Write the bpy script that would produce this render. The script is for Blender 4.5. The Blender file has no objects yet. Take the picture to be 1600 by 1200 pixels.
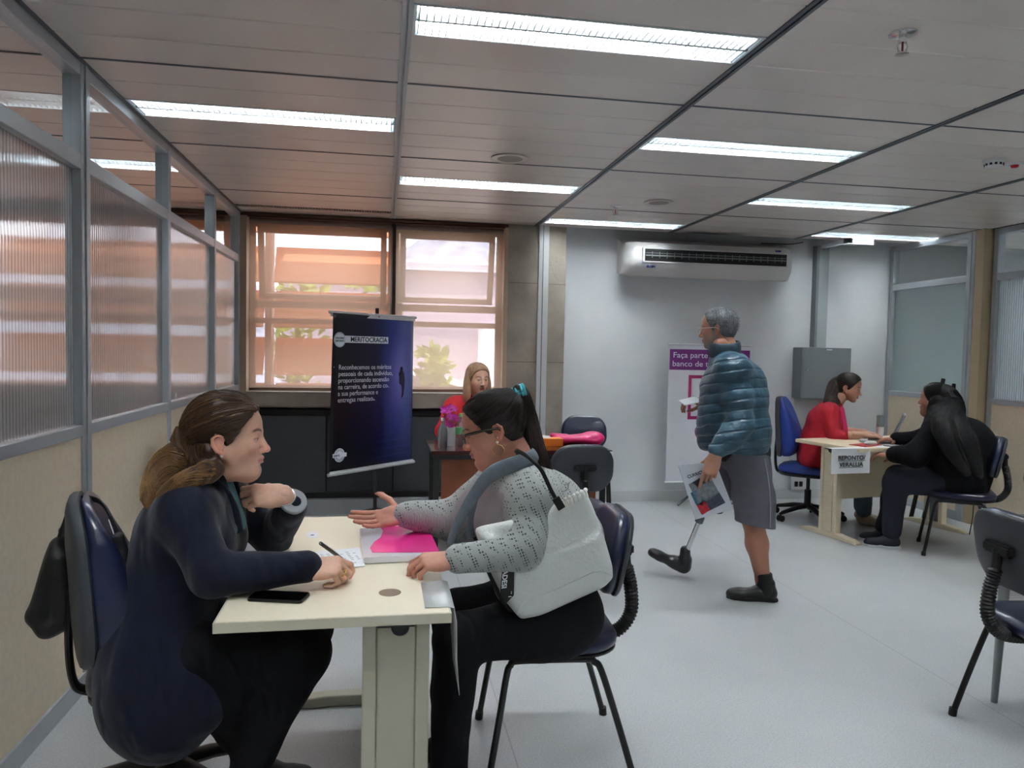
import bpy, bmesh, math, random
import numpy as np
from mathutils import Vector, Matrix
random.seed(7); np.random.seed(7)
PI = math.pi
sc = bpy.context.scene
COL = sc.collection

# ------------------------------------------------------------------ camera
CAM = np.array([0, 0, 1.43])
F_PX, YAW, PITCH, ROLL = 1166.5, .17082, -.04631, .01957
_r = np.array([math.cos(YAW), -math.sin(YAW), 0.]); _f = np.array([math.sin(YAW), math.cos(YAW), 0.])
_f = _f*math.cos(PITCH) + np.array([0, 0, 1.])*math.sin(PITCH)
_u = np.cross(_r, _f)
_r, _u = _r*math.cos(ROLL)+_u*math.sin(ROLL), -_r*math.sin(ROLL)+_u*math.cos(ROLL)
cam_data = bpy.data.cameras.new('camera'); cam = bpy.data.objects.new('camera', cam_data); COL.objects.link(cam)
cam_data.sensor_width = 36; cam_data.lens = F_PX*36/1600; cam_data.clip_start = .02
cam.matrix_world = Matrix(((_r[0], _u[0], -_f[0], CAM[0]), (_r[1], _u[1], -_f[1], CAM[1]), (_r[2], _u[2], -_f[2], CAM[2]), (0, 0, 0, 1)))
sc.camera = cam
def at(px, py, Y):
    """the point of the place seen at a pixel, at depth Y into the room"""
    d = _f + _r*(px-800)/F_PX - _u*(py-600)/F_PX
    return Vector(CAM + d*(Y-CAM[1])/d[1])

# ------------------------------------------------------------------ world, sun, exposure
sc.view_settings.view_transform = 'Standard'; sc.view_settings.look = 'None'
sc.view_settings.gamma = 1; sc.view_settings.use_curve_mapping = False
sc.view_settings.exposure = -0.02
sc.cycles.max_bounces = 10; sc.cycles.diffuse_bounces = 5; sc.cycles.transparent_max_bounces = 16
sc.cycles.transmission_bounces = 8; sc.cycles.glossy_bounces = 4; sc.cycles.sample_clamp_indirect = 30
sc.cycles.caustics_reflective = False; sc.cycles.caustics_refractive = False
w = bpy.data.worlds.new('World'); sc.world = w; w.use_nodes = True
nt = w.node_tree; bg = nt.nodes['Background']
bg.inputs['Color'].default_value = (.80, .88, 1, 1); bg.inputs['Strength'].default_value = 7.8
sun_d = bpy.data.lights.new('sun', 'SUN'); sun_d.energy = 6; sun_d.angle = .01; sun_d.color = (1, .95, .88)
sun = bpy.data.objects.new('sun', sun_d); COL.objects.link(sun); sun.location = (0, 3, 9)
sun.rotation_euler = Vector((.45, .62, -.75)).to_track_quat('-Z', 'Y').to_euler()
LAMP = 90      # strength of the fluorescent tubes

# ------------------------------------------------------------------ materials
def new_mat(name):
    m = bpy.data.materials.new(name); m.use_nodes = True
    return m, m.node_tree, m.node_tree.nodes['Principled BSDF']
def N(nt, kind, **kw):
    n = nt.nodes.new(kind)
    for k, v in kw.items():
        if k in n.inputs: n.inputs[k].default_value = v
        else: setattr(n, k, v)
    return n
def coords(nt, scale=(1, 1, 1), kind='Object', rot=(0, 0, 0)):
    tc = N(nt, 'ShaderNodeTexCoord'); mp = N(nt, 'ShaderNodeMapping')
    mp.inputs['Scale'].default_value = scale; mp.inputs['Rotation'].default_value = rot
    nt.links.new(tc.outputs[kind], mp.inputs[0]); return mp.outputs[0]
def ramp(nt, src, stops):
    r = N(nt, 'ShaderNodeValToRGB'); e = r.color_ramp.elements
    while len(e) < len(stops): e.new(.5)
    for k, (p, c) in enumerate(stops):
        e[k].position = p; e[k].color = c if len(c) == 4 else (*c, 1)
    nt.links.new(src, r.inputs[0]); return r.outputs[0]
def lin(r, g, b):
    f = lambda c: ((c/255+.055)/1.055)**2.4 if c > 10 else c/255/12.92
    return (f(r), f(g), f(b), 1)
def mat(name, col, rough=.5, metal=0, noise=0, nscale=20, bump=0, bscale=200, spec=.5, coat=0, var=None, wrinkle=0, wscale=14, stretch=(1, 1, 1), sheen=0, trans=0, ior=1.45, emit=0, alpha=1):
    m, nt, b = new_mat(name)
    b.inputs['Base Color'].default_value = col; b.inputs['Roughness'].default_value = rough
    b.inputs['Metallic'].default_value = metal; b.inputs['Specular IOR Level'].default_value = spec
    b.inputs['Coat Weight'].default_value = coat; b.inputs['Sheen Weight'].default_value = sheen
    b.inputs['Transmission Weight'].default_value = trans; b.inputs['IOR'].default_value = ior
    b.inputs['Alpha'].default_value = alpha
    if emit: b.inputs['Emission Color'].default_value = col; b.inputs['Emission Strength'].default_value = emit
    if noise:
        n = N(nt, 'ShaderNodeTexNoise', Scale=nscale, Detail=4); nt.links.new(coords(nt, stretch), n.inputs['Vector'])
        c2 = var or tuple(c*(1-noise) for c in col[:3])
        c1 = tuple(min(1, c*(1+noise*.6)) for c in col[:3])
        nt.links.new(ramp(nt, n.outputs[0], [(.32, c1), (.68, c2)]), b.inputs['Base Color'])
    if bump:
        n = N(nt, 'ShaderNodeTexNoise', Scale=bscale, Detail=3); nt.links.new(coords(nt, stretch), n.inputs['Vector'])
        bp = N(nt, 'ShaderNodeBump', Strength=bump, Distance=.01); nt.links.new(n.outputs[0], bp.inputs['Height'])
        nt.links.new(bp.outputs[0], b.inputs['Normal'])
        if wrinkle:
            n = N(nt, 'ShaderNodeTexNoise', Scale=wscale*.7, Detail=1, Distortion=.5); nt.links.new(coords(nt, (1.6, 1, .7), rot=(.4, .5, 0)), n.inputs['Vector'])
            b2 = N(nt, 'ShaderNodeBump', Strength=wrinkle, Distance=.03); nt.links.new(n.outputs[0], b2.inputs['Height']); nt.links.new(b2.outputs[0], bp.inputs['Normal'])
    return m
def clear_glass(name, tint=(1, 1, 1, 1), rough=0.0, ior=1.5, wave=None, thru=None):
    """a thin pane: what passes goes straight through, what does not mirrors by fresnel"""
    m, nt, b = new_mat(name); out = nt.nodes['Material Output']; nt.nodes.remove(b)
    tr = N(nt, 'ShaderNodeBsdfTransparent', Color=tint); gl = N(nt, 'ShaderNodeBsdfGlossy', Roughness=max(rough, .0))
    mx = N(nt, 'ShaderNodeMixShader'); ge = N(nt, 'ShaderNodeNewGeometry'); dt = N(nt, 'ShaderNodeVectorMath', operation='DOT_PRODUCT')
    nt.links.new(ge.outputs['Incoming'], dt.inputs[0]); nt.links.new(ge.outputs['Normal'], dt.inputs[1])
    ab = N(nt, 'ShaderNodeMath', operation='ABSOLUTE'); nt.links.new(dt.outputs['Value'], ab.inputs[0])
    om = N(nt, 'ShaderNodeMath', operation='SUBTRACT'); om.inputs[0].default_value = 1; nt.links.new(ab.outputs[0], om.inputs[1])
    pw = N(nt, 'ShaderNodeMath', operation='POWER'); pw.inputs[1].default_value = 4; nt.links.new(om.outputs[0], pw.inputs[0])
    fr = N(nt, 'ShaderNodeMath', operation='MULTIPLY_ADD'); fr.inputs[1].default_value = .85; fr.inputs[2].default_value = .07; nt.links.new(pw.outputs[0], fr.inputs[0])
    src = tr.outputs[0]
    if thru:
        rf = N(nt, 'ShaderNodeBsdfRefraction', Roughness=thru[0], IOR=1.02, Color=tint); tl = N(nt, 'ShaderNodeBsdfTranslucent', Color=tint)
        m1 = N(nt, 'ShaderNodeMixShader', Fac=thru[1]); nt.links.new(rf.outputs[0], m1.inputs[1]); nt.links.new(tl.outputs[0], m1.inputs[2]); src = m1.outputs[0]
        if wave:
            wv = N(nt, 'ShaderNodeTexWave', Scale=wave[0]); wv.bands_direction = wave[1]; nt.links.new(coords(nt), wv.inputs['Vector'])
            bp = N(nt, 'ShaderNodeBump', Strength=wave[2], Distance=.01); nt.links.new(wv.outputs[0], bp.inputs['Height'])
            for s in (rf, tl, gl): nt.links.new(bp.outputs[0], s.inputs['Normal'])
            rc = ramp(nt, wv.outputs[0], [(0, tuple(c*.62 for c in tint[:3])), (.45, tuple(c*.9 for c in tint[:3])), (1, tint)])
            for s in (rf, tl): nt.links.new(rc, s.inputs['Color'])
    nt.links.new(fr.outputs[0], mx.inputs[0]); nt.links.new(src, mx.inputs[1]); nt.links.new(gl.outputs[0], mx.inputs[2])
    nt.links.new(mx.outputs[0], out.inputs[0]); return m
M = {}
M['alu'] = mat('aluminium', lin(182, 188, 193), .38, .3, bump=.02, bscale=60)
M['alu_dark'] = mat('dark aluminium', lin(90, 98, 106), .4, .5)
M['white_metal'] = mat('white enamel', lin(215, 218, 220), .35)
M['partition'] = mat('beige partition board', lin(240, 225, 200), .55, noise=.05, nscale=35, bump=.05, bscale=120)
M['concrete'] = mat('board concrete', lin(162, 153, 140), .8, noise=.20, nscale=5, bump=.25, bscale=40)
M['dark_cab'] = mat('charcoal laminate', lin(70, 75, 80), .5, noise=.08, nscale=30)
M['black_metal'] = mat('black enamel tube', lin(16, 16, 18), .35, coat=.3)
M['black_plastic'] = mat('black plastic', lin(20, 20, 22), .45, bump=.05, bscale=400)
M['navy_vinyl'] = mat('navy vinyl', lin(22, 28, 58), .3, coat=.25, bump=.06, bscale=260, spec=.6)
M['blue_vinyl'] = mat('blue fabric vinyl', lin(28, 52, 128), .5, bump=.08, bscale=300)
M['grey_shell'] = mat('grey plastic shell', lin(58, 62, 68), .5, bump=.08, bscale=300)
M['cream'] = mat('cream laminate', lin(240, 230, 208), .32, noise=.03, nscale=60, stretch=(1, 8, 1))
M['cream_metal'] = mat('cream enamel', lin(180, 177, 158), .4)
M['cream2'] = mat('maple laminate', lin(222, 208, 180), .4, noise=.08, nscale=14, stretch=(1, 9, 9))
M['wood_dark'] = mat('mahogany top', lin(74, 34, 30), .18, noise=.3, nscale=10, stretch=(1, 12, 1), coat=.4)
M['wood_red'] = mat('reddish wood panel', lin(140, 78, 48), .4, noise=.2, nscale=9, stretch=(1, 8, 1))
M['paper'] = mat('white paper', lin(236, 238, 242), .7)
M['ink'] = mat('black ink', lin(25, 25, 30), .6)
M['greyink'] = mat('grey ink', lin(110, 115, 125), .6)
M['gold'] = mat('gold', (.85, .60, .25, 1), .2, 1)
M['silver'] = mat('silver', (.8, .8, .82, 1), .18, 1)
M['grey_box'] = mat('grey enamel', lin(128, 134, 138), .45)
M['clear'] = clear_glass('clear pane', (.93, .95, .96, 1))
M['outer'] = clear_glass('window pane', (.9, .93, .95, 1))
M['reed'] = clear_glass('reeded glass left', (.98, .98, .98, 1), .12, thru=(.22, .45), wave=(14, 'Y', .55))
M['reed2'] = clear_glass('frosted glass right', (.68, .80, .79, 1), .2, thru=(.45, .45))
M['reed3'] = clear_glass('reeded glass right', (.72, .80, .82, 1), .2, thru=(.3, .4), wave=(14, 'Y', .5))

def floor_mat():
    m, nt, b = new_mat('speckled floor'); L = nt.links.new
    c = coords(nt)
    n1 = N(nt, 'ShaderNodeTexNoise', Scale=150, Detail=1); L(c, n1.inputs['Vector'])
    n2 = N(nt, 'ShaderNodeTexNoise', Scale=1.1, Detail=3); L(c, n2.inputs['Vector'])
    c1 = ramp(nt, n1.outputs[0], [(.3, lin(176, 179, 182)), (.5, lin(188, 191, 194)), (.7, lin(197, 200, 203))])
    c2 = ramp(nt, n2.outputs[0], [(.3, (.86, .86, .86)), (.7, (1, 1, 1))])
    mx = N(nt, 'ShaderNodeMix'); mx.data_type = 'RGBA'; mx.blend_type = 'MULTIPLY'; mx.inputs[0].default_value = 1
    L(c1, mx.inputs[6]); L(c2, mx.inputs[7])
    # sheet seams 2 m apart
    sp = N(nt, 'ShaderNodeSeparateXYZ'); L(c, sp.inputs[0])
    def seam(axis, off, per):
        a = N(nt, 'ShaderNodeMath', operation='ADD'); a.inputs[1].default_value = off; L(sp.outputs[axis], a.inputs[0])
        p = N(nt, 'ShaderNodeMath', operation='PINGPONG'); p.inputs[1].default_value = per/2; L(a.outputs[0], p.inputs[0])
        g = N(nt, 'ShaderNodeMath', operation='LESS_THAN'); g.inputs[1].default_value = .003; L(p.outputs[0], g.inputs[0]); return g.outputs[0]
    g1 = seam(0, -.47, 2.0)
    mu = N(nt, 'ShaderNodeMath', operation='MULTIPLY'); mu.inputs[1].default_value = .35; L(g1, mu.inputs[0])
    m2 = N(nt, 'ShaderNodeMix'); m2.data_type = 'RGBA'; L(mu.outputs[0], m2.inputs[0]); L(mx.outputs[2], m2.inputs[6]); m2.inputs[7].default_value = lin(90, 92, 95)
    L(m2.outputs[2], b.inputs['Base Color'])
    b.inputs['Roughness'].default_value = .33
    return m
M['floor'] = floor_mat()
def wall_mat():
    m, nt, b = new_mat('white painted wall'); L = nt.links.new; c = coords(nt)
    n1 = N(nt, 'ShaderNodeTexNoise', Scale=1.6, Detail=4); L(c, n1.inputs['Vector'])
    v = N(nt, 'ShaderNodeTexVoronoi', Scale=2.4); L(c, v.inputs['Vector'])
    base = ramp(nt, n1.outputs[0], [(.3, lin(212, 216, 220)), (.7, lin(222, 225, 228))])
    sp = ramp(nt, v.outputs['Distance'], [(.018, lin(110, 100, 95)), (.024, (1, 1, 1))])
    mx = N(nt, 'ShaderNodeMix'); mx.data_type = 'RGBA'; mx.blend_type = 'MULTIPLY'; mx.inputs[0].default_value = 1
    L(base, mx.inputs[6]); L(sp, mx.inputs[7]); L(mx.outputs[2], b.inputs['Base Color']); b.inputs['Roughness'].default_value = .6
    n2 = N(nt, 'ShaderNodeTexNoise', Scale=90, Detail=3); L(c, n2.inputs['Vector'])
    bp = N(nt, 'ShaderNodeBump', Strength=.08, Distance=.01); L(n2.outputs[0], bp.inputs['Height']); L(bp.outputs[0], b.inputs['Normal'])
    return m
M['wall'] = wall_mat()
def ceil_mat():
    m, nt, b = new_mat('painted metal ceiling planks'); L = nt.links.new; c = coords(nt)
    n1 = N(nt, 'ShaderNodeTexNoise', Scale=1.4, Detail=4); L(c, n1.inputs['Vector'])
    base = ramp(nt, n1.outputs[0], [(.3, lin(214, 206, 200)), (.7, lin(224, 216, 210))])
    # soot blown over the planks above the air conditioner: a stain with its own shape
    mp = N(nt, 'ShaderNodeMapping'); mp.inputs['Location'].default_value = (-2.95/.62, -6.52/.26, 0); mp.inputs['Scale'].default_value = (1/.62, 1/.26, 0)
    L(c, mp.inputs[0]); ln = N(nt, 'ShaderNodeVectorMath', operation='LENGTH'); L(mp.outputs[0], ln.inputs[0])
    n2 = N(nt, 'ShaderNodeTexNoise', Scale=5, Detail=5); L(c, n2.inputs['Vector'])
    ad = N(nt, 'ShaderNodeMath', operation='MULTIPLY_ADD'); L(n2.outputs[0], ad.inputs[0]); ad.inputs[1].default_value = .9; L(ln.outputs['Value'], ad.inputs[2])
    st = ramp(nt, ad.outputs[0], [(.55, (.05, .05, .05)), (1.0, (1, 1, 1))])
    mx = N(nt, 'ShaderNodeMix'); mx.data_type = 'RGBA'; mx.blend_type = 'MULTIPLY'; mx.inputs[0].default_value = 1
    L(base, mx.inputs[6]); L(st, mx.inputs[7]); L(mx.outputs[2], b.inputs['Base Color'])
    b.inputs['Roughness'].default_value = .36; b.inputs['Metallic'].default_value = .15
    return m
M['ceiling'] = ceil_mat()

# ------------------------------------------------------------------ mesh helpers
class MB:
    """collects shapes into one mesh"""
    def __init__(s): s.v = []; s.f = []; s.mi = []
    def add(s, vs, fs, mi=0):
        o = len(s.v); s.v += [tuple(v) for v in vs]; s.f += [tuple(i+o for i in f) for f in fs]; s.mi += [mi]*len(fs); return s
    def box(s, a, b, mi=0, mtx=None):
        x0, y0, z0 = [min(p, q) for p, q in zip(a, b)]; x1, y1, z1 = [max(p, q) for p, q in zip(a, b)]
        vs = [(x0, y0, z0), (x1, y0, z0), (x1, y1, z0), (x0, y1, z0), (x0, y0, z1), (x1, y0, z1), (x1, y1, z1), (x0, y1, z1)]
        if mtx is not None: vs = [mtx @ Vector(v) for v in vs]
        return s.add(vs, [(0, 3, 2, 1), (4, 5, 6, 7), (0, 1, 5, 4), (1, 2, 6, 5), (2, 3, 7, 6), (3, 0, 4, 7)], mi)
    def tube(s, pts, r, n=10, cap=True, mi=0, flat=1.0, up=None):
        pts = [Vector(p) for p in pts]; rs = list(r) if hasattr(r, '__len__') else [r]*len(pts)
        T = [(pts[min(i+1, len(pts)-1)]-pts[max(i-1, 0)]).normalized() for i in range(len(pts))]
        a = Vector(up) if up is not None else (Vector((0, 0, 1)) if abs(T[0].z) < .9 else Vector((1, 0, 0)))
        vs = []
        for p, t, rr in zip(pts, T, rs):
            a = (a - t*a.dot(t)).normalized(); b = t.cross(a)
            for k in range(n):
                th = 2*PI*k/n; vs.append(p + a*math.cos(th)*rr*flat + b*math.sin(th)*rr)
        fs = [(i*n+k, i*n+(k+1) % n, (i+1)*n+(k+1) % n, (i+1)*n+k) for i in range(len(pts)-1) for k in range(n)]
        if cap: fs += [tuple(range(n-1, -1, -1)), tuple((len(pts)-1)*n+k for k in range(n))]
        return s.add(vs, fs, mi)
    def lathe(s, prof, c=(0, 0, 0), n=24, mi=0, mtx=None):
        vs = []; c = Vector(c)
        for r, z in prof:
            for k in range(n):
                v = Vector((r*math.cos(2*PI*k/n), r*math.sin(2*PI*k/n), z)); vs.append((mtx @ v if mtx is not None else v) + c)
        fs = [(i*n+k, i*n+(k+1) % n, (i+1)*n+(k+1) % n, (i+1)*n+k) for i in range(len(prof)-1) for k in range(n)]
        fs += [tuple(range(n-1, -1, -1)), tuple((len(prof)-1)*n+k for k in range(n))]
        return s.add(vs, fs, mi)
    def prism(s, poly, d, mi=0):
        """poly: list of 3D points, extruded by vector d"""
        n = len(poly); d = Vector(d); vs = [Vector(p) for p in poly] + [Vector(p)+d for p in poly]
        return s.add(vs, [tuple(range(n-1, -1, -1)), tuple(range(n, 2*n))] + [(i, (i+1) % n, n+(i+1) % n, n+i) for i in range(n)], mi)
    def quad(s, *p, mi=0): return s.add(p, [tuple(range(len(p)))], mi)
    def build(s, name, m, parent=None, smooth=None, bevel=0, origin=None, seg=2, fixn=True):
        me = bpy.data.meshes.new(name)
        inv = None
        if parent is not None: inv = world_of(parent).inverted()
        vs = s.v
        off = Vector(origin) if origin is not None else None
        if inv is not None: vs = [inv @ Vector(v) for v in vs]
        elif off is not None: vs = [Vector(v)-off for v in vs]
        me.from_pydata([tuple(v) for v in vs], [], s.f); 
        ms = m if isinstance(m, (list, tuple)) else [m]
        for q in ms: me.materials.append(q)
        me.polygons.foreach_set('material_index', s.mi)
        bm = bmesh.new(); bm.from_mesh(me)
        if fixn: bmesh.ops.recalc_face_normals(bm, faces=bm.faces)
        if bevel:
            ed = [e for e in bm.edges if len(e.link_faces) == 2 and e.calc_face_angle(0) > .6]
            bmesh.ops.bevel(bm, geom=ed, offset=bevel, segments=seg, affect='EDGES', clamp_overlap=True)
        bm.to_mesh(me); bm.free()
        if smooth is not None:
            me.polygons.foreach_set('use_smooth', [True]*len(me.polygons))
            if smooth < 3: me.set_sharp_from_angle(angle=smooth)
        o = bpy.data.objects.new(name, me); COL.objects.link(o)
        if parent is not None: o.parent = parent
        elif off is not None: o.location = off
        return o
def world_of(o):
    m = Matrix.LocRotScale(o.location, o.rotation_euler, o.scale)
    return world_of(o.parent) @ m if o.parent else m
def tag(o, label=None, cat=None, group=None, kind=None):
    if label: o['label'] = label
    if cat: o['category'] = cat
    if group: o['group'] = group
    if kind: o['kind'] = kind
    return o
def thing(name, loc, label, cat, rz=0, group=None):
    o = bpy.data.objects.new(name, None); COL.objects.link(o); o.location = loc; o.rotation_euler = (0, 0, rz); o.empty_display_size = .1
    return tag(o, label, cat, group)
def struct(mb, name, m, **kw):
    o = mb.build(name, m, **kw); o['kind'] = 'structure'; return o
def copy_tree(o, parent=None):
    c = o.copy(); COL.objects.link(c)
    if parent is not None: c.parent = parent
    for ch in [x for x in COL.objects if x.parent == o]: copy_tree(ch, c)
    return c
def spline(pts, n=8):
    """catmull-rom through the points"""
    P = [np.array(p, float) for p in pts]; P = [2*P[0]-P[1]] + P + [2*P[-1]-P[-2]]; out = []
    for i in range(1, len(P)-2):
        for k in range(n):
            t = k/n; a, b, c, d = P[i-1], P[i], P[i+1], P[i+2]
            out.append(.5*((2*b)+(-a+c)*t+(2*a-5*b+4*c-d)*t*t+(-a+3*b-3*c+d)*t**3))
    out.append(P[-2]); return out
def rounded_rect(w, h, r, n=6):
    out = []
    for cx, cy, a0 in ((w/2-r, h/2-r, 0), (-w/2+r, h/2-r, PI/2), (-w/2+r, -h/2+r, PI), (w/2-r, -h/2+r, 1.5*PI)):
        for k in range(n+1):
            a = a0+PI/2*k/n; out.append((cx+r*math.cos(a), cy+r*math.sin(a)))
    return out
def text_mesh(body, size, m, parent, origin, xdir, ydir, name='lettering', align='LEFT', extrude=.0004, width=None, bold=0, space=1.0, shear=0):
    """flat lettering; origin, xdir, ydir in world space"""
    cu = bpy.data.curves.new(name, 'FONT'); cu.body = body; cu.size = size; cu.align_x = align; cu.extrude = extrude; cu.offset = bold; cu.space_character = space; cu.shear = shear
    cu.resolution_u = 3
    tmp = bpy.data.objects.new('tmp', cu); COL.objects.link(tmp)
    bpy.context.view_layer.update()
    me = bpy.data.meshes.new_from_object(tmp.evaluated_get(bpy.context.evaluated_depsgraph_get()))
    bpy.data.objects.remove(tmp); bpy.data.curves.remove(cu)
    xs = [v.co.x for v in me.vertices]; s = 1
    if width and xs: s = width/(max(xs)-min(xs))
    X = Vector(xdir).normalized(); Y = Vector(ydir).normalized(); Z = X.cross(Y)
    W = Matrix(((X.x*s, Y.x, Z.x, origin[0]), (X.y*s, Y.y, Z.y, origin[1]), (X.z*s, Y.z, Z.z, origin[2]), (0, 0, 0, 1)))
    if parent is not None: W = world_of(parent).inverted() @ W
    me.transform(W); me.materials.clear(); me.materials.append(m); me.name = name
    o = bpy.data.objects.new(name, me); COL.objects.link(o); o.parent = parent; return o
# ================================================================== THE ROOM
ZC = 2.53; XL = -1.19; DX = 1.255; DY = 1.225; GX = .065; GY = 3.2
YB = 6.60          # window wall
YW = 6.80          # white wall
XR = 5.00          # right partition
def slab(name, a, b, m, **kw): return struct(MB().box(a, b), name, m, **kw)
slab('floor', (-4.2, -4.0, -.12), (9.2, 7.6, 0), M['floor'])
LIT = [(c, r) for c in range(-2, 7) for r in range(-5, 3) if (c+r) % 2 and not (c == -1 and r == 2) and not (c == -2 and r == 1 and False)]
# ceiling planks, each a shallow tray with chamfered edges
mb = MB()
pl = DY/5
for c in range(-3, 7):
    x0 = GX+DX*c+.018; x1 = x0+DX-.036
    for r in range(-6, 3):
        for k in range(5):
            y0 = GY+DY*r+pl*k; y1 = y0+pl
            if y0 > 6.52: continue
            if (c, r) in LIT and k == 2: continue
            if (c, r, k) == (-1, 2, 2): continue
            y1 = min(y1, 6.56)
            a, e = y0+.0015, y1-.0015; ch = .004
            mb.prism([(x0, a, ZC+.012), (x0, a, ZC+ch), (x0, a+ch, ZC), (x0, e-ch, ZC), (x0, e, ZC+ch), (x0, e, ZC+.012)], (x1-x0, 0, 0))
mb.box((-4.2, -4.1, ZC+.11), (9.2, 6.56, ZC+.12), 1)
struct(mb, 'ceiling', [M['ceiling'], mat('ceiling void', lin(60, 58, 56), .8)])
slab('ceiling_slab', (-4.3, -4.2, ZC+.30), (9.3, 7.0, ZC+.45), M['concrete'])
k = 1
for c in range(-2, 7):
    x = GX+DX*c; m = MB()
    for s in (-1, 1): m.box((x+s*.004, -4, ZC-.006), (x+s*.019, 6.56, ZC+.012))
    m.box((x-.006, -4, ZC+.004), (x+.006, 6.56, ZC+.012))
    struct(m, 'trim_%d' % k, M['alu_dark' if c not in (0,) else 'alu']); k += 1
for r in range(-5, 3):
    y = GY+DY*r; m = MB()
    for c in range(-3, 7): m.box((GX+DX*c+.02, y-.006, ZC-.003), (GX+DX*(c+1)-.02, y+.006, ZC+.004))
    struct(m, 'trim_%d' % k, M['alu_dark']); k += 1
TRIM = k
# fluorescent fixtures
m_tube, nt_, b_ = new_mat('lit tube'); b_.inputs['Base Color'].default_value = (1, 1, 1, 1)
b_.inputs['Emission Color'].default_value = (.99, .985, .97, 1); b_.inputs['Emission Strength'].default_value = LAMP
m_refl = mat('fixture reflector', lin(225, 235, 240), .35)
m_louv = mat('fixture louvre blades', lin(120, 126, 130), .4)
def fixture():
    t = thing('ceiling_light', (0, 0, ZC), 'x', 'ceiling light', group='lit louvred lamps recessed in the ceiling')
    L_, W_ = DX-.04, pl-.004
    m = MB()
    m.box((-L_/2, -W_/2, .085), (L_/2, W_/2, .09)); 
    m.box((-L_/2, -W_/2, -.002), (L_/2, -W_/2+.008, .09)); m.box((-L_/2, W_/2-.008, -.002), (L_/2, W_/2, .09))
    m.box((-L_/2, -W_/2, -.002), (-L_/2+.01, W_/2, .09)); m.box((L_/2-.01, -W_/2, -.002), (L_/2, W_/2, .09))
    t0 = thing_local(m, 'reflector', m_refl, t)
    for s in (-1, 1):
        thing_local(MB().tube([(-L_/2+.03, s*.05, .055), (L_/2-.03, s*.05, .055)], .016, 10), 'tube', m_tube, t, smooth=1)
    m = MB()
    for i in range(49):
        x = -L_/2+.02+i*(L_-.04)/48
        m.prism([(x-.0015, -W_/2+.009, .0), (x+.0015, -W_/2+.009, .0), (x+.003, -W_/2+.009, .032), (x-.003, -W_/2+.009, .032)], (0, W_-.018, 0))
    m.box((-L_/2+.01, -.006, .0), (L_/2-.01, .006, .030))
    thing_local(m, 'louver', m_louv, t)
    return t
def thing_local(m, name, mt, parent, **kw):
    """m is given in the parent's own coordinates"""
    o = m.build(name, mt, None, **kw); o.parent = parent; return o
proto = fixture(); first = True
place_words = {(0, -1): 'long lit ceiling light nearest the camera, top middle of the photo, blades visible',
 (-1, 0): 'lit ceiling light beside the left glass partition, ending at it',
 (0, 1): 'thin lit ceiling light in front of the right window, left of the long rail',
 (1, 0): 'lit ceiling light straight above the walking man, right of the long dark rail',
 (1, 2): 'farthest lit ceiling light beside the concrete column, left of the air conditioner',
 (2, 1): 'lit ceiling light between the man and the smoke detector, nearer than the corner one',
 (3, 2): 'farthest right lit ceiling light, over the grey electric cabinet, touching the partition',
 (-2, 1): 'lit ceiling light seen through the clear top panes of the left partition',
 (2, -1): 'lit ceiling light just beyond the upper right corner of the photo'}
for c, r in LIT:
    if r < -4: continue
    t = proto if first else copy_tree(proto); first = False
    t.location = (GX+DX*(c+.5), GY+DY*r+pl*2.5, ZC)
    if (c, r) in place_words:
        t['label'] = place_words[(c, r)]
        if 'group' in t: del t['group']
    else: t['label'] = 'lit louvred ceiling light behind the camera or beyond the frame'; t['group'] = 'ceiling lights outside the picture'
# air grille
t = thing('air_grille', (GX-DX/2, GY+DY*2+pl*2.5, ZC), 'long slotted air grille in the ceiling before the left window', 'air vent')
m = MB(); L_, W_ = DX-.04, pl-.004
for s in (-1, 1): m.box((-L_/2, s*W_/2, 0), (L_/2, s*(W_/2-.07), .008))
thing_local(m, 'frame', M['ceiling'], t)
m = MB()
for i in range(60): m.box((-L_/2+.02+i*.0203, -.05, .002), (-L_/2+.028+i*.0203, .05, .012))
thing_local(m, 'slats', mat('grille slats', lin(150, 140, 130), .5), t)
thing_local(MB().box((-L_/2, -W_/2, .03), (L_/2, W_/2, .034)), 'backing', mat('grille dark backing', lin(35, 32, 30), .8), t)

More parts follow.
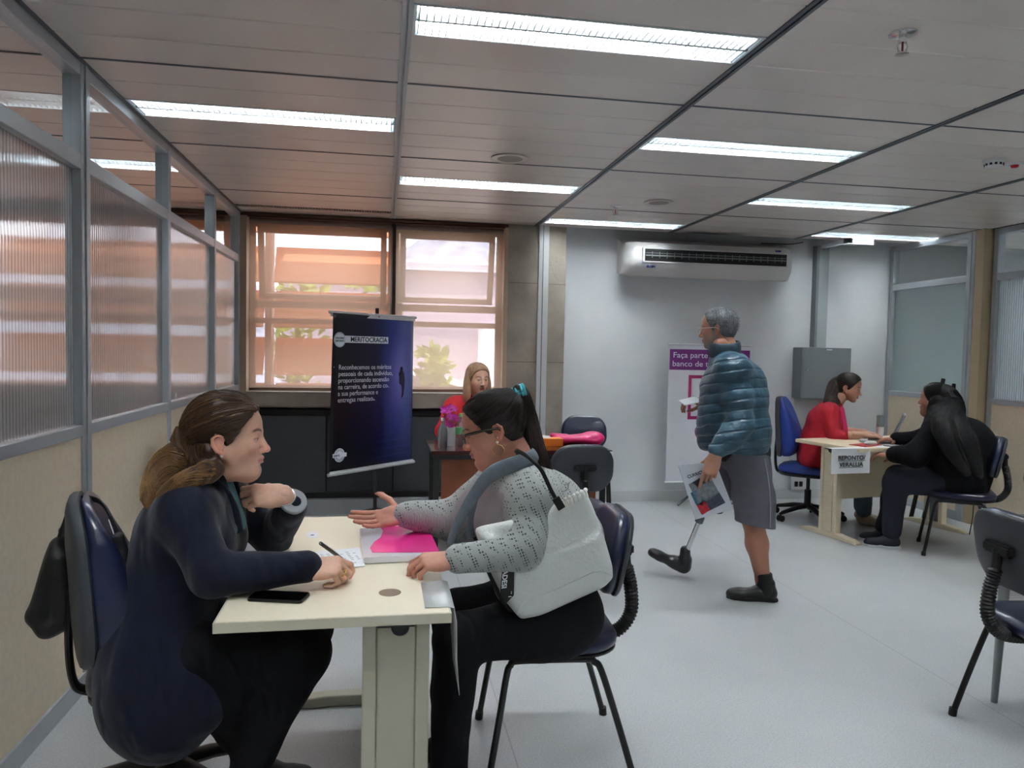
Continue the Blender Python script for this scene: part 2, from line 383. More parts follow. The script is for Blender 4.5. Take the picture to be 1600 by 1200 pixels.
# ---------------- left partition
posts = [-3.9, -2.5, -.3, .9, 2.1, 3.28, 4.47, 5.62, 6.52]
def partition(x, ys, side, skip=(), reed='reed', kname='left', sill=1.07, tran=2.14, wide=(), reedmats=None, y_end=None):
    """side: +1 when the room lies at greater x"""
    global TRIM
    m = MB(); zt = ZC-.002
    for y in ys:
        wd = .045 if y in wide else .024
        m.box((x-.035, y-wd, 0), (x+.035, y+wd, zt))
        if y in wide: m.box((x+side*.035, y-.012, 0), (x+side*.041, y+.012, zt))
    struct(m, 'trim_%d' % TRIM, M['alu'], bevel=.003, seg=1); TRIM += 1
    m = MB()
    for z, h in ((sill, .024), (tran, .03), (ZC-.028, .026)):
        for a, b in zip(ys[:-1], ys[1:]): m.box((x-.032, a+.02, z-h), (x+.032, b-.02, z+h))
    struct(m, 'trim_%d' % TRIM, M['alu'], bevel=.003, seg=1); TRIM += 1
    m = MB()
    for a, b in zip(ys[:-1], ys[1:]): m.box((x-.025, a+.024, .075), (x+.025, b-.024, sill-.02))
    struct(m, 'wall_' + kname, M['partition'])
    m = MB()
    for a, b in zip(ys[:-1], ys[1:]): m.box((x-.036, a+.02, 0), (x+.036, b-.02, .08))
    struct(m, 'baseboard_' + kname, M['alu'])
    for i, (a, b) in enumerate(zip(ys[:-1], ys[1:])):
        global WN
        mm = MB().quad((x, a+.02, sill+.02), (x, b-.02, sill+.02), (x, b-.02, tran-.025), (x, a+.02, tran-.025))
        struct(mm, 'window_%d' % WN, M[(reedmats[i] if reedmats else reed)], fixn=False); WN += 1
        mm = MB().quad((x, a+.02, tran+.025), (x, b-.02, tran+.025), (x, b-.02, ZC-.05), (x, a+.02, ZC-.05))
        struct(mm, 'window_%d' % WN, M['clear'], fixn=False); WN += 1
WN = 1
partition(XL-.03, posts, 1, kname='left', wide=(3.28,))
# right partition, with the jog in it
partition(XR+.03, [5.74, 6.76], -1, kname='right', reed='reed2', wide=(5.74,), sill=1.07, tran=2.12)
partition(XR+.11, [-3.9, -2.4, -1.2, 0, 1.2, 2.4, 3.5, 4.5, 5.56], -1, kname='right_near', reed='reed3', wide=(), sill=1.07, tran=2.12)
slab('wall_right_jog', (XR+.0, 5.60, 0), (XR+.14, 5.70, ZC), mat('beige door post', lin(190, 172, 142), .5))
# ---------------- window wall
def window_bay(x0, x1, first_name, outer=True):
    pass
slab('wall_back', (1.6, YW, 0), (9.2, YW+.12, ZC+.3), M['wall'])
slab('wall_behind', (-4.2, -4.1, 0), (9.2, -4.0, ZC+.3), M['wall'])
slab('wall_far_left', (-4.3, -4.1, 0), (-4.2, 7.6, ZC+.3), M['wall'])
slab('wall_far_right', (9.2, -4.1, 0), (9.3, 7.6, ZC+.3), M['wall'])
struct(MB().box((1.075, YB-.06, 0), (1.345, YB+.35, ZC+.01)).box((1.435, YB-.04, 0), (1.60, YB+.35, ZC+.01)), 'wall_column', M['concrete'], bevel=.004)
m = MB()
for z in (.62, 1.32, 2.02):
    for a, b, yy in ((1.075, 1.345, YB-.0612), (1.435, 1.60, YB-.0412)): m.box((a, yy, z-.002), (b, yy+.002, z+.002))
struct(m, 'trim_%d' % TRIM, mat('concrete joint', lin(80, 74, 66), .9)); TRIM += 1
struct(MB().box((1.345, YB-.08, 0), (1.435, YB+.3, ZC)).box((1.38, YB-.084, 0), (1.386, YB-.08, ZC), 1), 'trim_%d' % TRIM, [M['white_metal'], M['alu_dark']]); TRIM += 1
# sill beam, head beam over the whole window run (also the next room on the left)
slab('wall_window_sill', (-4.2, YB-.10, .905), (1.075, YB+.25, 1.035), M['concrete'], bevel=.004)
slab('wall_window_head', (-4.2, YB-.02, 2.50), (1.075, YB+.25, ZC+.32), mat('window head', lin(120, 98, 82), .5))
slab('wall_window_low', (-4.2, YB+.05, 0), (1.075, YB+.25, .905), M['concrete'])
slab('trim_%d' % TRIM, (1.04, YB-.06, 1.035), (1.075, YB+.2, 2.5), mat('window reveal', lin(190, 165, 140), .5)); TRIM += 1
slab('trim_%d' % TRIM, (-1.19, YB-.06, 1.035), (-1.135, YB+.2, 2.5), bpy.data.materials['window reveal']); TRIM += 1
slab('baseboard_back', (1.60, YW-.015, 0), (XR, YW, .10), mat('pale skirting', lin(205, 208, 210), .4))
slab('baseboard_window', (XL, YB-.16, 0), (1.075, YB-.08, .13), M['alu'])
# frames
m_frame = mat('window frame brown grey', lin(150, 130, 112), .45)
def window(x0, x1, awning):
    """outer aluminium window with an upper awning sash and a lower fixed light"""
    global WN
    t = bpy.data.objects.new('window_%d' % WN, None); COL.objects.link(t); t['kind'] = 'structure'; WN += 1
    t.location = (x0, YB+.12, 1.035)
    y = YB+.12; z0, z1, zm = 1.035, 2.5, 1.78
    m = MB()
    for a, b in (((x0, y-.03, z0), (x0+.045, y+.03, z1)), ((x1-.045, y-.03, z0), (x1, y+.03, z1)), ((x0, y-.03, z0), (x1, y+.03, z0+.05)), ((x0, y-.03, z1-.06), (x1, y+.03, z1)), ((x0, y-.03, zm-.03), (x1, y+.03, zm+.03)), ((x0, y-.03, 1.615), (x1, y+.03, 1.66))): m.box(a, b)
    m.build('window_frame', m_frame, t)
    MB().quad((x0+.045, y, z0+.05), (x1-.045, y, z0+.05), (x1-.045, y, 1.615), (x0+.045, y, 1.615)).build('pane', M['outer'], t, fixn=False)
    # awning sash hinged at the head, bottom pushed outwards
    a = math.radians(awning); h = z1-zm-.10; R = Matrix.Translation((0, y, z1-.06)) @ Matrix.Rotation(a, 4, 'X')
    m = MB(); w0, w1 = x0+.06, x1-.06
    for p, q in (((w0, -.02, -h), (w0+.05, .02, 0)), ((w1-.05, -.02, -h), (w1, .02, 0)), ((w0, -.02, -h), (w1, .02, -h+.05)), ((w0, -.02, -.05), (w1, .02, 0))): m.box(p, q, mtx=R)
    s = m.build('sash', m_frame, t)
    MB().quad(*[R @ Vector(p) for p in ((w0+.05, 0, -h+.05), (w1-.05, 0, -h+.05), (w1-.05, 0, -.05), (w0+.05, 0, -.05))]).build('sash_pane', M['outer'], s, fixn=False)
window(-1.135, .075, 12); window(.075, 1.04, 14)
window(-2.45, -1.24, 12); window(-3.7, -2.45, 10)
slab('trim_%d' % TRIM, (.055, YB+.0, 1.035), (.095, YB+.16, 2.5), mat('dark mullion', lin(60, 48, 42), .5)); TRIM += 1
# roller blinds: thin beige screen cloth that daylight passes
m_blind, nt, b = new_mat('screen blind cloth'); nt.nodes.remove(b)
tr = N(nt, 'ShaderNodeBsdfTransparent', Color=(.97, .93, .90, 1)); df = N(nt, 'ShaderNodeBsdfDiffuse', Color=lin(205, 180, 160)); tl = N(nt, 'ShaderNodeBsdfTranslucent', Color=lin(235, 208, 186))
a1 = N(nt, 'ShaderNodeMixShader', Fac=.6); nt.links.new(df.outputs[0], a1.inputs[1]); nt.links.new(tl.outputs[0], a1.inputs[2])
a2 = N(nt, 'ShaderNodeMixShader', Fac=.42); nt.links.new(tr.outputs[0], a2.inputs[1]); nt.links.new(a1.outputs[0], a2.inputs[2])
nt.links.new(a2.outputs[0], nt.nodes['Material Output'].inputs[0])
m_rail = mat('blind rail bronze', lin(120, 92, 76), .4, .3)
for x0, x1, lb in ((-1.115, .055, 'beige see-through roller blind over the left window, orange louvres showing'), (.095, 1.03, 'beige see-through roller blind over the right window, beside the concrete column'), (-2.43, -1.26, 'roller blind in the next room, seen through the left partition glass'), (-3.68, -2.47, 'farther roller blind in the next room behind the left partition')):
    t = thing('roller_blind', ((x0+x1)/2, YB-.03, 1.06), lb, 'window blind')
    MB().box((x0, YB-.0310, 1.065), (x1, YB-.0300, 2.46)).build('blind_cloth', m_blind, t)
    MB().tube([(x0, YB-.03, 2.465), (x1, YB-.03, 2.465)], .022, 14).build('roller', mat('blind roller', lin(120, 105, 100), .5), t, smooth=1)
    MB().box((x0-.01, YB-.075, 2.492), (x1+.01, YB+.0, 2.502)).box((x0-.01, YB-.075, 2.492), (x1+.01, YB-.07, 2.515)).build('cassette', m_rail, t)
    MB().tube([(x0, YB-.03, 1.062), (x1, YB-.03, 1.062)], .011, 10, flat=.6).build('bottom_bar', m_rail, t, smooth=1)
    m = MB(); m.tube([(x1+.006, YB-.05, 2.46), (x1+.006, YB-.05, 1.45)], .0016, 5); m.build('chain', M['silver'], t)
# low cabinet run under the window
t = thing('low_cabinet', (-.05, YB-.11, .13), 'long low charcoal cabinet with sliding doors under the window', 'cabinet')
MB().box((XL+.02, YB-.10, .13), (1.07, YB+.04, .17)).box((XL+.02, YB-.10, .84), (1.07, YB+.04, .885)).box((XL+.02, YB-.02, .13), (1.07, YB+.04, .885)).box((XL+.02, YB-.10, .13), (XL+.05, YB, .885)).build('carcass', mat('black laminate', lin(18, 18, 20), .4), t)
xs = [XL+.06, -.475, .09, .64, 1.06]
for i in range(4):
    MB().box((xs[i]+.006, YB-.085+(.02 if i % 2 else 0), .178), (xs[i+1]-.006, YB-.06+(.02 if i % 2 else 0), .832)).build('sliding_door', M['dark_cab'], t, bevel=.002)
MB().box((XL+.02, YB-.075, .172), (1.07, YB-.07, .177)).build('track', M['alu_dark'], t)

# ---------------- outside
def solid(name, a, b, m): return MB().box(a, b).build(name, m)
m_or = mat('terracotta louvre board', lin(236, 164, 118), .6, noise=.08, nscale=3)
for i, (z, tilt, wd) in enumerate(((2.21, 62, .40), (1.78, 62, .40), (1.32, 62, .40), (.87, 62, .4), (2.68, 62, .4))):
    for j, (xa, xb) in enumerate(((-1.05, .12), (-3.9, -1.15))):
        R = Matrix.Translation(((xa+xb)/2, YB+1.0, z)) @ Matrix.Rotation(math.radians(tilt), 4, 'X')
        m = MB(); m.box((-(xb-xa)/2, -wd/2, -.012), ((xb-xa)/2, wd/2, .012), mtx=R)
        o = m.build('sunshade_louver', m_or, origin=((xa+xb)/2, YB+1.0, z))
        hn = ['second board from the top', 'third board from the top', 'fourth board from the top', 'lowest board, below the sill', 'topmost board, above the window head'][i]
        tag(o, 'orange sunshade board outside the %s window, %s' % (['left', 'next room'][j], hn), 'sun louver')
        if j == 0: continue
for x, lb in ((-1.1, 'post of the orange sunshade boards at the left end outside'), (.15, 'post of the orange sunshade boards outside the middle of the window')):
    tag(MB().box((x-.03, YB+.9, .0), (x+.03, YB+1.1, 3.1)).build('sunshade_post', mat('louvre post', lin(180, 150, 130), .6), origin=(x, YB+1, 0)), lb, 'post')
slab('ground_outside', (-30, 7.1, -.2), (40, 60, -.1), mat('outside ground', lin(150, 150, 140), .9, noise=.2, nscale=2))
m_lav_shade = mat('outside wall in painted lavender shade', lin(168, 156, 172), .8); m_wh = mat('white outside wall', lin(245, 245, 245), .7)  # main wall's shade is put into its darker lavender colour; wing stays white
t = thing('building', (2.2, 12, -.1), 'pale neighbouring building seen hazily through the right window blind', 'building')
MB().box((-1.5, 11.6, -.1), (3.2, 12.4, 2.62)).build('wall', m_lav_shade, t)
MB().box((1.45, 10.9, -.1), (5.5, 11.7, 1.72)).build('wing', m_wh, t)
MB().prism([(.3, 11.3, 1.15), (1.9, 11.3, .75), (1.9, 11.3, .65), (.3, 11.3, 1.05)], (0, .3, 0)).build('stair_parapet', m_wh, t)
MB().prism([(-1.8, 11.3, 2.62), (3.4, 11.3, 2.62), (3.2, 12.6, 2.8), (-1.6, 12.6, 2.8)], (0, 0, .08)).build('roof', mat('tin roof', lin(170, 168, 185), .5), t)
# far hillside
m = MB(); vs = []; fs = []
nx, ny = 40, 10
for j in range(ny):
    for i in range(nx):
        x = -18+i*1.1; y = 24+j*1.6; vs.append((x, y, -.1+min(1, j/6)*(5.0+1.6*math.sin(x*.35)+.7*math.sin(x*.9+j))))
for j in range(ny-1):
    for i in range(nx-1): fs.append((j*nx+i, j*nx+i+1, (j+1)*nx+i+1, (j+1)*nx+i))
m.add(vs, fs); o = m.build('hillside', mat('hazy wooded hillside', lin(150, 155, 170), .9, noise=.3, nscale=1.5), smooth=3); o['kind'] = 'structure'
# leafy shrubs between louvres
m_leaf = mat('yellow green leaves', lin(150, 168, 72), .6, noise=.5, nscale=6, var=lin(90, 120, 60)[:3])
def shrub(loc, rx, h, lb, seed):
    rd = random.Random(seed)
    t = thing('shrub', loc, lb, 'shrub'); m = MB(); st = MB(); st.tube([loc, (loc[0], loc[1], loc[2]+h*.7)], .03, 6)
    for i in range(420):
        a = rd.uniform(0, 2*PI); r = rx*math.sqrt(rd.random())*.9; z = h*rd.uniform(.12, .97)
        p = Vector(loc)+Vector((math.cos(a)*r, math.sin(a)*r, z)); d = Vector((rd.uniform(-1, 1), rd.uniform(-1, 1), rd.uniform(-.2, 1))).normalized(); sd = d.cross(Vector((rd.random(), 1, rd.random()))).normalized()*.035
        m.quad(p, p+d*.07+sd, p+d*.16, p+d*.07-sd)
    m.build('foliage', m_leaf, t); st.build('stem', mat('shrub stem', lin(90, 75, 60), .8), t)
for i, (x, y, rx, h, lb) in enumerate(((-2.0, 9.6, .38, 2.5, 'leafy shrub outside, farthest left in the left window'), (-1.05, 9.6, .38, 2.4, 'shrub outside the left window, left of the dark banner'), (-.12, 9.7, .38, 2.6, 'tallest shrub glimpsed between the orange boards beside the mullion'), (.62, 9.3, .20, 1.55, 'thin pale shrub outside just right of the dark banner'))): shrub((x, y, -.1), rx, h, lb, i+3)
# ---------------- ceiling and wall fittings
def disc_speaker(x, y, lb):
    t = thing('ceiling_speaker', (x, y, ZC), lb, 'ceiling speaker')
    MB().lathe([(.085, ZC), (.11, ZC-.001), (.112, ZC-.006), (.104, ZC-.009), (.1, ZC-.006)], (x, y, 0), 40).build('ring', M['ceiling'], t, smooth=.6)
    m = MB().lathe([(.1, ZC-.004), (.06, ZC-.007), (.001, ZC-.008)], (x, y, 0), 40)
    m.build('grille', mat('speaker mesh', lin(170, 160, 152), .6, bump=.5, bscale=900), t, smooth=.6)
disc_speaker(.704, 4.297, 'round ceiling speaker left of the long ceiling rail, nearer the window')
disc_speaker(1.976, 5.279, 'round ceiling speaker above the air conditioner side, right of the small sprinkler')
def sprinkler(x, y, lb, s=1):
    t = thing('sprinkler', (x, y, ZC), lb, 'sprinkler')
    MB().lathe([(.001, ZC), (.04*s, ZC), (.04*s, ZC-.004), (.028*s, ZC-.007), (.001, ZC-.008)], (x, y, 0), 24).build('flange', M['silver'], t, smooth=.6)
    MB().tube([(x, y, ZC-.006), (x, y, ZC-.028*s)], .011*s, 12).build('nozzle', M['silver'], t, smooth=1)
    m = MB()
    for q in (-1, 1): m.tube([(x+q*.011*s, y, ZC-.022*s), (x+q*.017*s, y, ZC-.038*s), (x+q*.012*s, y, ZC-.054*s), (x, y, ZC-.06*s)], .0028*s, 8)
    m.build('frame_arms', M['silver'], t, smooth=1)
    MB().lathe([(.001, ZC-.058*s), (.019*s, ZC-.059*s), (.019*s, ZC-.062*s), (.001, ZC-.063*s)], (x, y, 0), 20).build('deflector', M['silver'], t, smooth=.6)
    MB().tube([(x, y, ZC-.028*s), (x, y, ZC-.054*s)], .003*s, 8).build('bulb', mat('sprinkler bulb', lin(150, 40, 30), .2), t)
sprinkler(1.728, 2.333, 'chrome sprinkler head in the near right part of the ceiling', 1.15)
sprinkler(1.719, 5.502, 'small sprinkler head in the ceiling near the air conditioner', 1.1)
t = thing('smoke_detector', (3.32, 3.68, ZC), 'round white smoke detector on the ceiling at the right edge', 'smoke detector')
MB().lathe([(.001, ZC), (.055, ZC), (.055, ZC-.014), (.048, ZC-.02), (.044, ZC-.034), (.03, ZC-.042), (.001, ZC-.044)], (3.32, 3.68, 0), 32).build('housing', M['white_metal'], t, smooth=.6)
m = MB()
for i in range(12):
    a = 2*PI*i/12; R = Matrix.Translation((3.32, 3.68, ZC-.027)) @ Matrix.Rotation(a, 4, 'Z'); m.box((.042, -.006, -.006), (.048, .006, .006), mtx=R)
m.build('slots', M['ink'], t)
t = thing('alarm_beacon', (3.49, 3.72, ZC), 'small white ceiling device with red mark beside the smoke detector', 'alarm')
MB().lathe([(.001, ZC), (.05, ZC), (.048, ZC-.012), (.001, ZC-.016)], (3.49, 3.72, 0), 24).build('base', M['white_metal'], t, smooth=.6)
MB().lathe([(.001, ZC-.014), (.022, ZC-.015), (.016, ZC-.027), (.001, ZC-.03)], (3.475, 3.705, 0), 20).build('red_lens', mat('red lens', lin(180, 20, 25), .3), t, smooth=.6)
# air conditioner
def ac():
    x0, x1 = 2.15, 3.83
    t = thing('air_conditioner', (2.98, YW, 2.15), 'wide white wall air conditioner with a dark louvre slot, under the ceiling', 'air conditioner')
    m = MB()
    prof = [(YW, 2.17), (YW-.12, 2.13), (YW-.20, 2.14), (YW-.275, 2.21), (YW-.285, 2.27), (YW-.27, 2.36), (YW-.23, 2.43), (YW-.10, 2.47), (YW, 2.49)]
    xs = [(x0, .62), (x0+.05, .9), (x0+.12, 1.0), (x1-.12, 1.0), (x1-.05, .9), (x1, .62)]
    vs = []
    for x, f in xs:
        for y, z in prof: vs.append((x, YW+(y-YW)*f, 2.31+(z-2.31)*(.86+.14*f)))
    n = len(prof); fs = [(i*n+k, i*n+(k+1) % n, (i+1)*n+(k+1) % n, (i+1)*n+k) for i in range(len(xs)-1) for k in range(n)] + [tuple(range(n)), tuple(range((len(xs)-1)*n, len(xs)*n))]
    m.add(vs, fs); m.build('housing', mat('white plastic housing', lin(222, 220, 220), .3), t, smooth=.7)
    y = YW-.283; a, b = x0+.17, x1-.12
    MB().box((a, y-.010, 2.255), (b, y+.03, 2.365)).build('outlet_slot', mat('dark outlet', lin(22, 22, 24), .6), t)
    m = MB(); m.box((a+.01, y-.018, 2.30), (b-.01, y-.010, 2.312)); m.box((a+.01, y-.018, 2.325), (b-.01, y-.010, 2.331))
    for i in range(19): xx = a+.07+i*(b-a-.12)/18; m.box((xx-.003, y-.016, 2.285), (xx+.003, y-.010, 2.34))
    m.build('outlet_vanes', mat('grey vanes', lin(120, 122, 124), .5), t)
    m = MB().box((a-.02, y-.012, 2.365), (b+.02, y+.01, 2.375)).box((a-.02, y-.012, 2.245), (b+.02, y+.01, 2.255)).box((a-.02, y-.012, 2.245), (a, y+.01, 2.375)).box((b, y-.012, 2.245), (b+.02, y+.01, 2.375))
    m.build('outlet_frame', bpy.data.materials['white plastic housing'], t)
    for (x, z, s) in ((x0+.19, 2.198, .030), (x1-.22, 2.392, .02)):
        text_mesh('ELGIN', s, mat('blue logo ink', lin(20, 40, 140), .4), t, (x, YW-.2845 if z < 2.3 else YW-.268, z), (1, 0, 0), (0, .25 if z > 2.3 else -.6, 1), 'logo', bold=.0015, extrude=.002)
    MB().tube(spline([(x1-.28, YW-.1, 2.49), (x1-.1, YW-.06, 2.50), (x1+.05, YW-.04, 2.505), (x1+.2, YW-.03, 2.53)], 6), .004, 6).build('cable', M['black_plastic'], t)
ac()
# electric box and duct
t = thing('electric_cabinet', (4.25, YW, 1.0), 'grey metal electric cabinet with a small lock on the white wall', 'electric cabinet')
MB().box((3.98, YW-.17, 1.01), (4.50, YW, 1.505)).build('body', M['grey_box'], t, bevel=.004)
MB().box((3.995, YW-.176, 1.02), (4.495, YW-.170, 1.497)).build('door', M['grey_box'], t, bevel=.003)
MB().lathe([(.001, 0), (.011, 0), (.011, .012), (.001, .013)], (4.03, YW-.176, 1.285), 14, mtx=Matrix.Rotation(PI/2, 3, 'X')).build('lock', M['silver'], t, smooth=.6)
MB().box((4.23, YW-.1775, 1.482), (4.29, YW-.1765, 1.490)).build('tag_plate', M['paper'], t)
t = thing('cable_duct', (4.23, YW, 1.51), 'grey vertical cable duct rising from the electric cabinet to the ceiling', 'duct')
MB().box((4.18, YW-.07, 1.51), (4.29, YW, 2.5)).build('cover', mat('duct grey', lin(165, 172, 175), .5), t, bevel=.003)
MB().box((4.155, YW-.08, 1.51), (4.18, YW, 2.5)).build('side_rail', M['grey_box'], t)
MB().box((4.20, YW-.5, 2.46), (4.46, YW-.42, 2.515)).box((4.20, YW-.5, 2.47), (4.24, YW, 2.515)).build('upper_elbow', M['white_metal'], t)
# low duct below the cabinet
slab('trim_%d' % TRIM, (3.98, YW-.05, .10), (4.25, YW, 1.0), M['white_metal']); TRIM += 1
t = thing('wall_socket', (3.93, YW-.05, .14), 'pair of small black sockets low on the wall behind the office chair', 'socket')
for q in (0, 1): MB().box((4.02+q*.05, YW-.062, .13), (4.05+q*.05, YW-.05, .18)).build('socket_insert', M['black_plastic'], t)
# security camera in the next room on the right
t = thing('security_camera', (5.75, 5.9, 2.36), 'white security camera seen through the far right clear pane', 'camera')
R = Matrix.Translation((5.72, 5.75, 2.33)) @ Matrix.Rotation(-.5, 4, 'Z') @ Matrix.Rotation(.45, 4, 'Y')
MB().box((-.1, -.045, -.045), (.1, .045, .045), mtx=R).build('housing', M['white_metal'], t, bevel=.008)
MB().box((-.11, -.055, .045), (.13, .055, .052), mtx=R).build('sun_hood', M['white_metal'], t)
MB().tube([R @ Vector((-.05, 0, .05)), R @ Vector((-.07, 0, .19))], .012, 8).build('bracket', M['white_metal'], t)
# outlet column on the left wall behind the chair
t = thing('outlet_box', (XL+.03, 3.36, .0), 'white surface-mounted socket box on the left partition behind the chair', 'socket')
MB().box((XL+.0, 3.33, .19), (XL+.055, 3.44, .40)).build('box', M['white_metal'], t, bevel=.006)
MB().box((XL+.055, 3.36, .25), (XL+.058, 3.41, .34)).build('socket_plate', mat('socket plate', lin(190, 192, 195), .4), t)
MB().tube(spline([(XL+.03, 3.36, .42), (XL+.03, 3.33, .30), (XL+.04, 3.30, .12), (XL+.09, 3.33, .04), (XL+.2, 3.30, .012), (XL+.45, 3.25, .012)], 6), .009, 8).build('cable', M['black_plastic'], t, smooth=2)
# ================================================================== FURNITURE
def local(rz, loc): return Matrix.Translation(loc) @ Matrix.Rotation(rz, 4, 'Z')
def part(t, name, m, mt, **kw):
    """m in the thing's own coordinates"""
    o = m.build(name, mt, None, **kw); o.parent = t; return o
def pad(w, h, th, r, puff=.012, n=8, wtop=None):
    """cushion lying in the yz plane, thickness along +x, w along y, h along z; rounded edge"""
    m = MB(); ol = rounded_rect(w, h, r, n)
    if wtop: ol = [(y*(1+(wtop/w-1)*(z/h+.5)), z) for y, z in ol]
    rings = [(1-.05, 0), (1, th*.2), (1, th*.62), (.965, th*.86), (.86, th), (.5, th+puff), (.001, th+puff*1.25)]
    vs = []; k = len(ol)
    for s, x in rings: vs += [(x, y*s, z*s) for y, z in ol]
    fs = [(i*k+j, i*k+(j+1) % k, (i+1)*k+(j+1) % k, (i+1)*k+j) for i in range(len(rings)-1) for j in range(k)]
    fs += [tuple(range(k-1, -1, -1))]; m.add(vs, fs); return m
def xform(m, M4): m.v = [tuple(M4 @ Vector(v)) for v in m.v]; return m
def bend(m, k, ax=1):
    """curve a back cushion around the sitter: x += k*y^2"""
    m.v = [(v[0]+k*v[1]**2, v[1], v[2]) for v in m.v]; return m
def visitor_chair(name='visitor_chair'):
    """faces +x; accordion-sleeved back bar, oval seat and back, bent tube legs"""
    t = bpy.data.objects.new(name, None); COL.objects.link(t); t['category'] = 'chair'
    RX = Matrix.Translation((0, 0, .425)) @ Matrix.Rotation(-PI/2, 4, 'Y')
    seat = xform(pad(.45, .43, .052, .14), RX); part(t, 'seat', seat, M['navy_vinyl'], smooth=.9)
    part(t, 'seat_shell', xform(pad(.445, .425, .016, .14, 0), Matrix.Translation((0, 0, .427)) @ Matrix.Rotation(PI/2, 4, 'Y')), M['black_plastic'], smooth=.9)
    T = Matrix.Translation((-.225, 0, .725)) @ Matrix.Rotation(-.20, 4, 'Y')
    b = xform(bend(pad(.40, .285, .045, .12, wtop=.37), .55), T); part(t, 'backrest', b, M['navy_vinyl'], smooth=.9)
    b = xform(bend(pad(.405, .29, .022, .12, .004, wtop=.375), -.55), T @ Matrix.Rotation(PI, 4, 'Z')); part(t, 'backrest_shell', b, M['grey_shell'], smooth=.9)
    path = spline([(-.05, 0, .412), (-.16, 0, .408), (-.245, 0, .425), (-.292, 0, .49), (-.290, 0, .58), (-.272, 0, .66), (-.266, 0, .735)], 14)
    rr = [.021 + (.005 if i % 2 else 0) if 10 < i < len(path)-14 else .018 for i in range(len(path))]
    part(t, 'back_bar', MB().tube(path, rr, 12), M['black_plastic'], smooth=.4)
    part(t, 'back_bracket', MB().box((-.280, -.07, .715), (-.248, .07, .755)), M['black_plastic'], bevel=.008)
    for s in (-1, 1):
        pts = [(.235, s*.225, .004), (.20, s*.215, .22), (.178, s*.206, .36), (.165, s*.202, .392), (.135, s*.20, .405), (-.08, s*.20, .405), (-.115, s*.202, .396), (-.14, s*.205, .365), (-.195, s*.215, .2), (-.255, s*.225, .004)]
        part(t, 'leg_frame', MB().tube(spline(pts, 5), .0115, 10), M['black_metal'], smooth=1)
        for x in (.235, -.255): part(t, 'leg_cap', MB().tube([(x, s*.225, 0), (x*.99, s*.224, .03)], .0155, 10), M['black_plastic'], smooth=1)
    part(t, 'cross_bar', MB().tube([(.09, -.2, .405), (.09, .2, .405)], .0105, 8).tube([(-.07, -.2, .405), (-.07, .2, .405)], .0105, 8), M['black_metal'], smooth=1)
    return t
def office_chair(name, cloth, backH=.50, backz=.55, armpost=True):
    """faces +x; tall back on an L bracket, five-star base on casters"""
    t = bpy.data.objects.new(name, None); COL.objects.link(t); t['category'] = 'chair'
    part(t, 'seat', xform(pad(.48, .47, .06, .15, .015), Matrix.Translation((0, 0, .42)) @ Matrix.Rotation(-PI/2, 4, 'Y')), cloth, smooth=.9)
    part(t, 'seat_shell', xform(pad(.47, .46, .03, .15, .01), Matrix.Translation((0, 0, .42)) @ Matrix.Rotation(PI/2, 4, 'Y')), M['black_plastic'], smooth=.9)
    T = Matrix.Translation((-.235, 0, backz+backH/2)) @ Matrix.Rotation(-.06, 4, 'Y')
    m = pad(.43, backH, .07, .14, .02, wtop=.36)
    m.v = [(v[0]+.7*v[1]**2+.05*math.cos((v[2]/backH)*PI*1.1+.8)*(v[0]/.07), v[1], v[2]) for v in m.v]
    part(t, 'backrest', xform(m, T), cloth, smooth=.9)
    part(t, 'backrest_shell', xform(bend(pad(.435, backH+.006, .04, .14, .006, wtop=.365), -.7), T @ Matrix.Rotation(PI, 4, 'Z')), M['grey_shell'], smooth=.9)
    part(t, 'back_bracket', MB().tube(spline([(0, 0, .39), (-.16, 0, .385), (-.240, 0, .392), (-.272, 0, .43), (-.282, 0, .55), (-.275, 0, .70)], 6), .028, 10, flat=.40, up=(0, 0, 1)), M['black_plastic'], smooth=1)
    part(t, 'gas_lift', MB().tube([(0, 0, .10), (0, 0, .26)], .028, 14).tube([(0, 0, .26), (0, 0, .40)], .016, 12), M['black_plastic'], smooth=1)
    for k in range(5):
        a = 2*PI*k/5+.3; d = Vector((math.cos(a), math.sin(a), 0))
        g = part(t, 'base_arm', MB().tube([d*.02+Vector((0, 0, .115)), d*.12+Vector((0, 0, .108)), d*.27+Vector((0, 0, .075)), d*.30+Vector((0, 0, .065))], [.034, .03, .022, .016], 8, flat=.7, up=(0, 0, 1)), M['black_plastic'], smooth=1)
        c = d*.295; q = Vector((-d.y, d.x, 0)); m = MB()
        for s in (-1, 1): m.tube([c+q*s*.008+Vector((0, 0, .027)), c+q*s*.024+Vector((0, 0, .027))], .027, 16)
        m.tube([c+Vector((0, 0, .027)), c+Vector((0, 0, .07))], .008, 8)
        part(t, 'caster', m, M['black_plastic'], smooth=.7)
    return t
def put(t, x, y, rz, label, group=None, z=0):
    t.location = (x, y, z); t.rotation_euler = (0, 0, rz); t['label'] = label
    if group: t['group'] = group
    return t
VC = visitor_chair()
put(VC, .60, 2.565, PI-.06, 'navy visitor chair under the woman in the grey cardigan, at the cream desk')
def more(x, y, rz, label): return put(copy_tree(VC), x, y, rz, label)
more(1.17, 4.52, PI/2+.05, 'empty navy visitor chair, back to the camera, before the dark wooden desk')
more(1.66, 6.02, -PI/2-.25, 'empty navy visitor chair by the white wall, behind the pink bag')
more(4.18, 4.80, PI-.60, 'navy visitor chair under the long-haired woman in black, at the maple desk')
more(2.49, 2.33, -.12, 'grey-backed visitor chair seen from behind at the right edge, back to the camera')
more(-.88, 4.15, -.2, 'visitor chair standing by the left partition, hidden behind the woman in the navy blazer')
more(3.86, 3.74, PI+.5, 'visitor chair at the extreme right edge, only its dark back corner showing')
OC = office_chair('office_chair', M['navy_vinyl'], .48, .495)
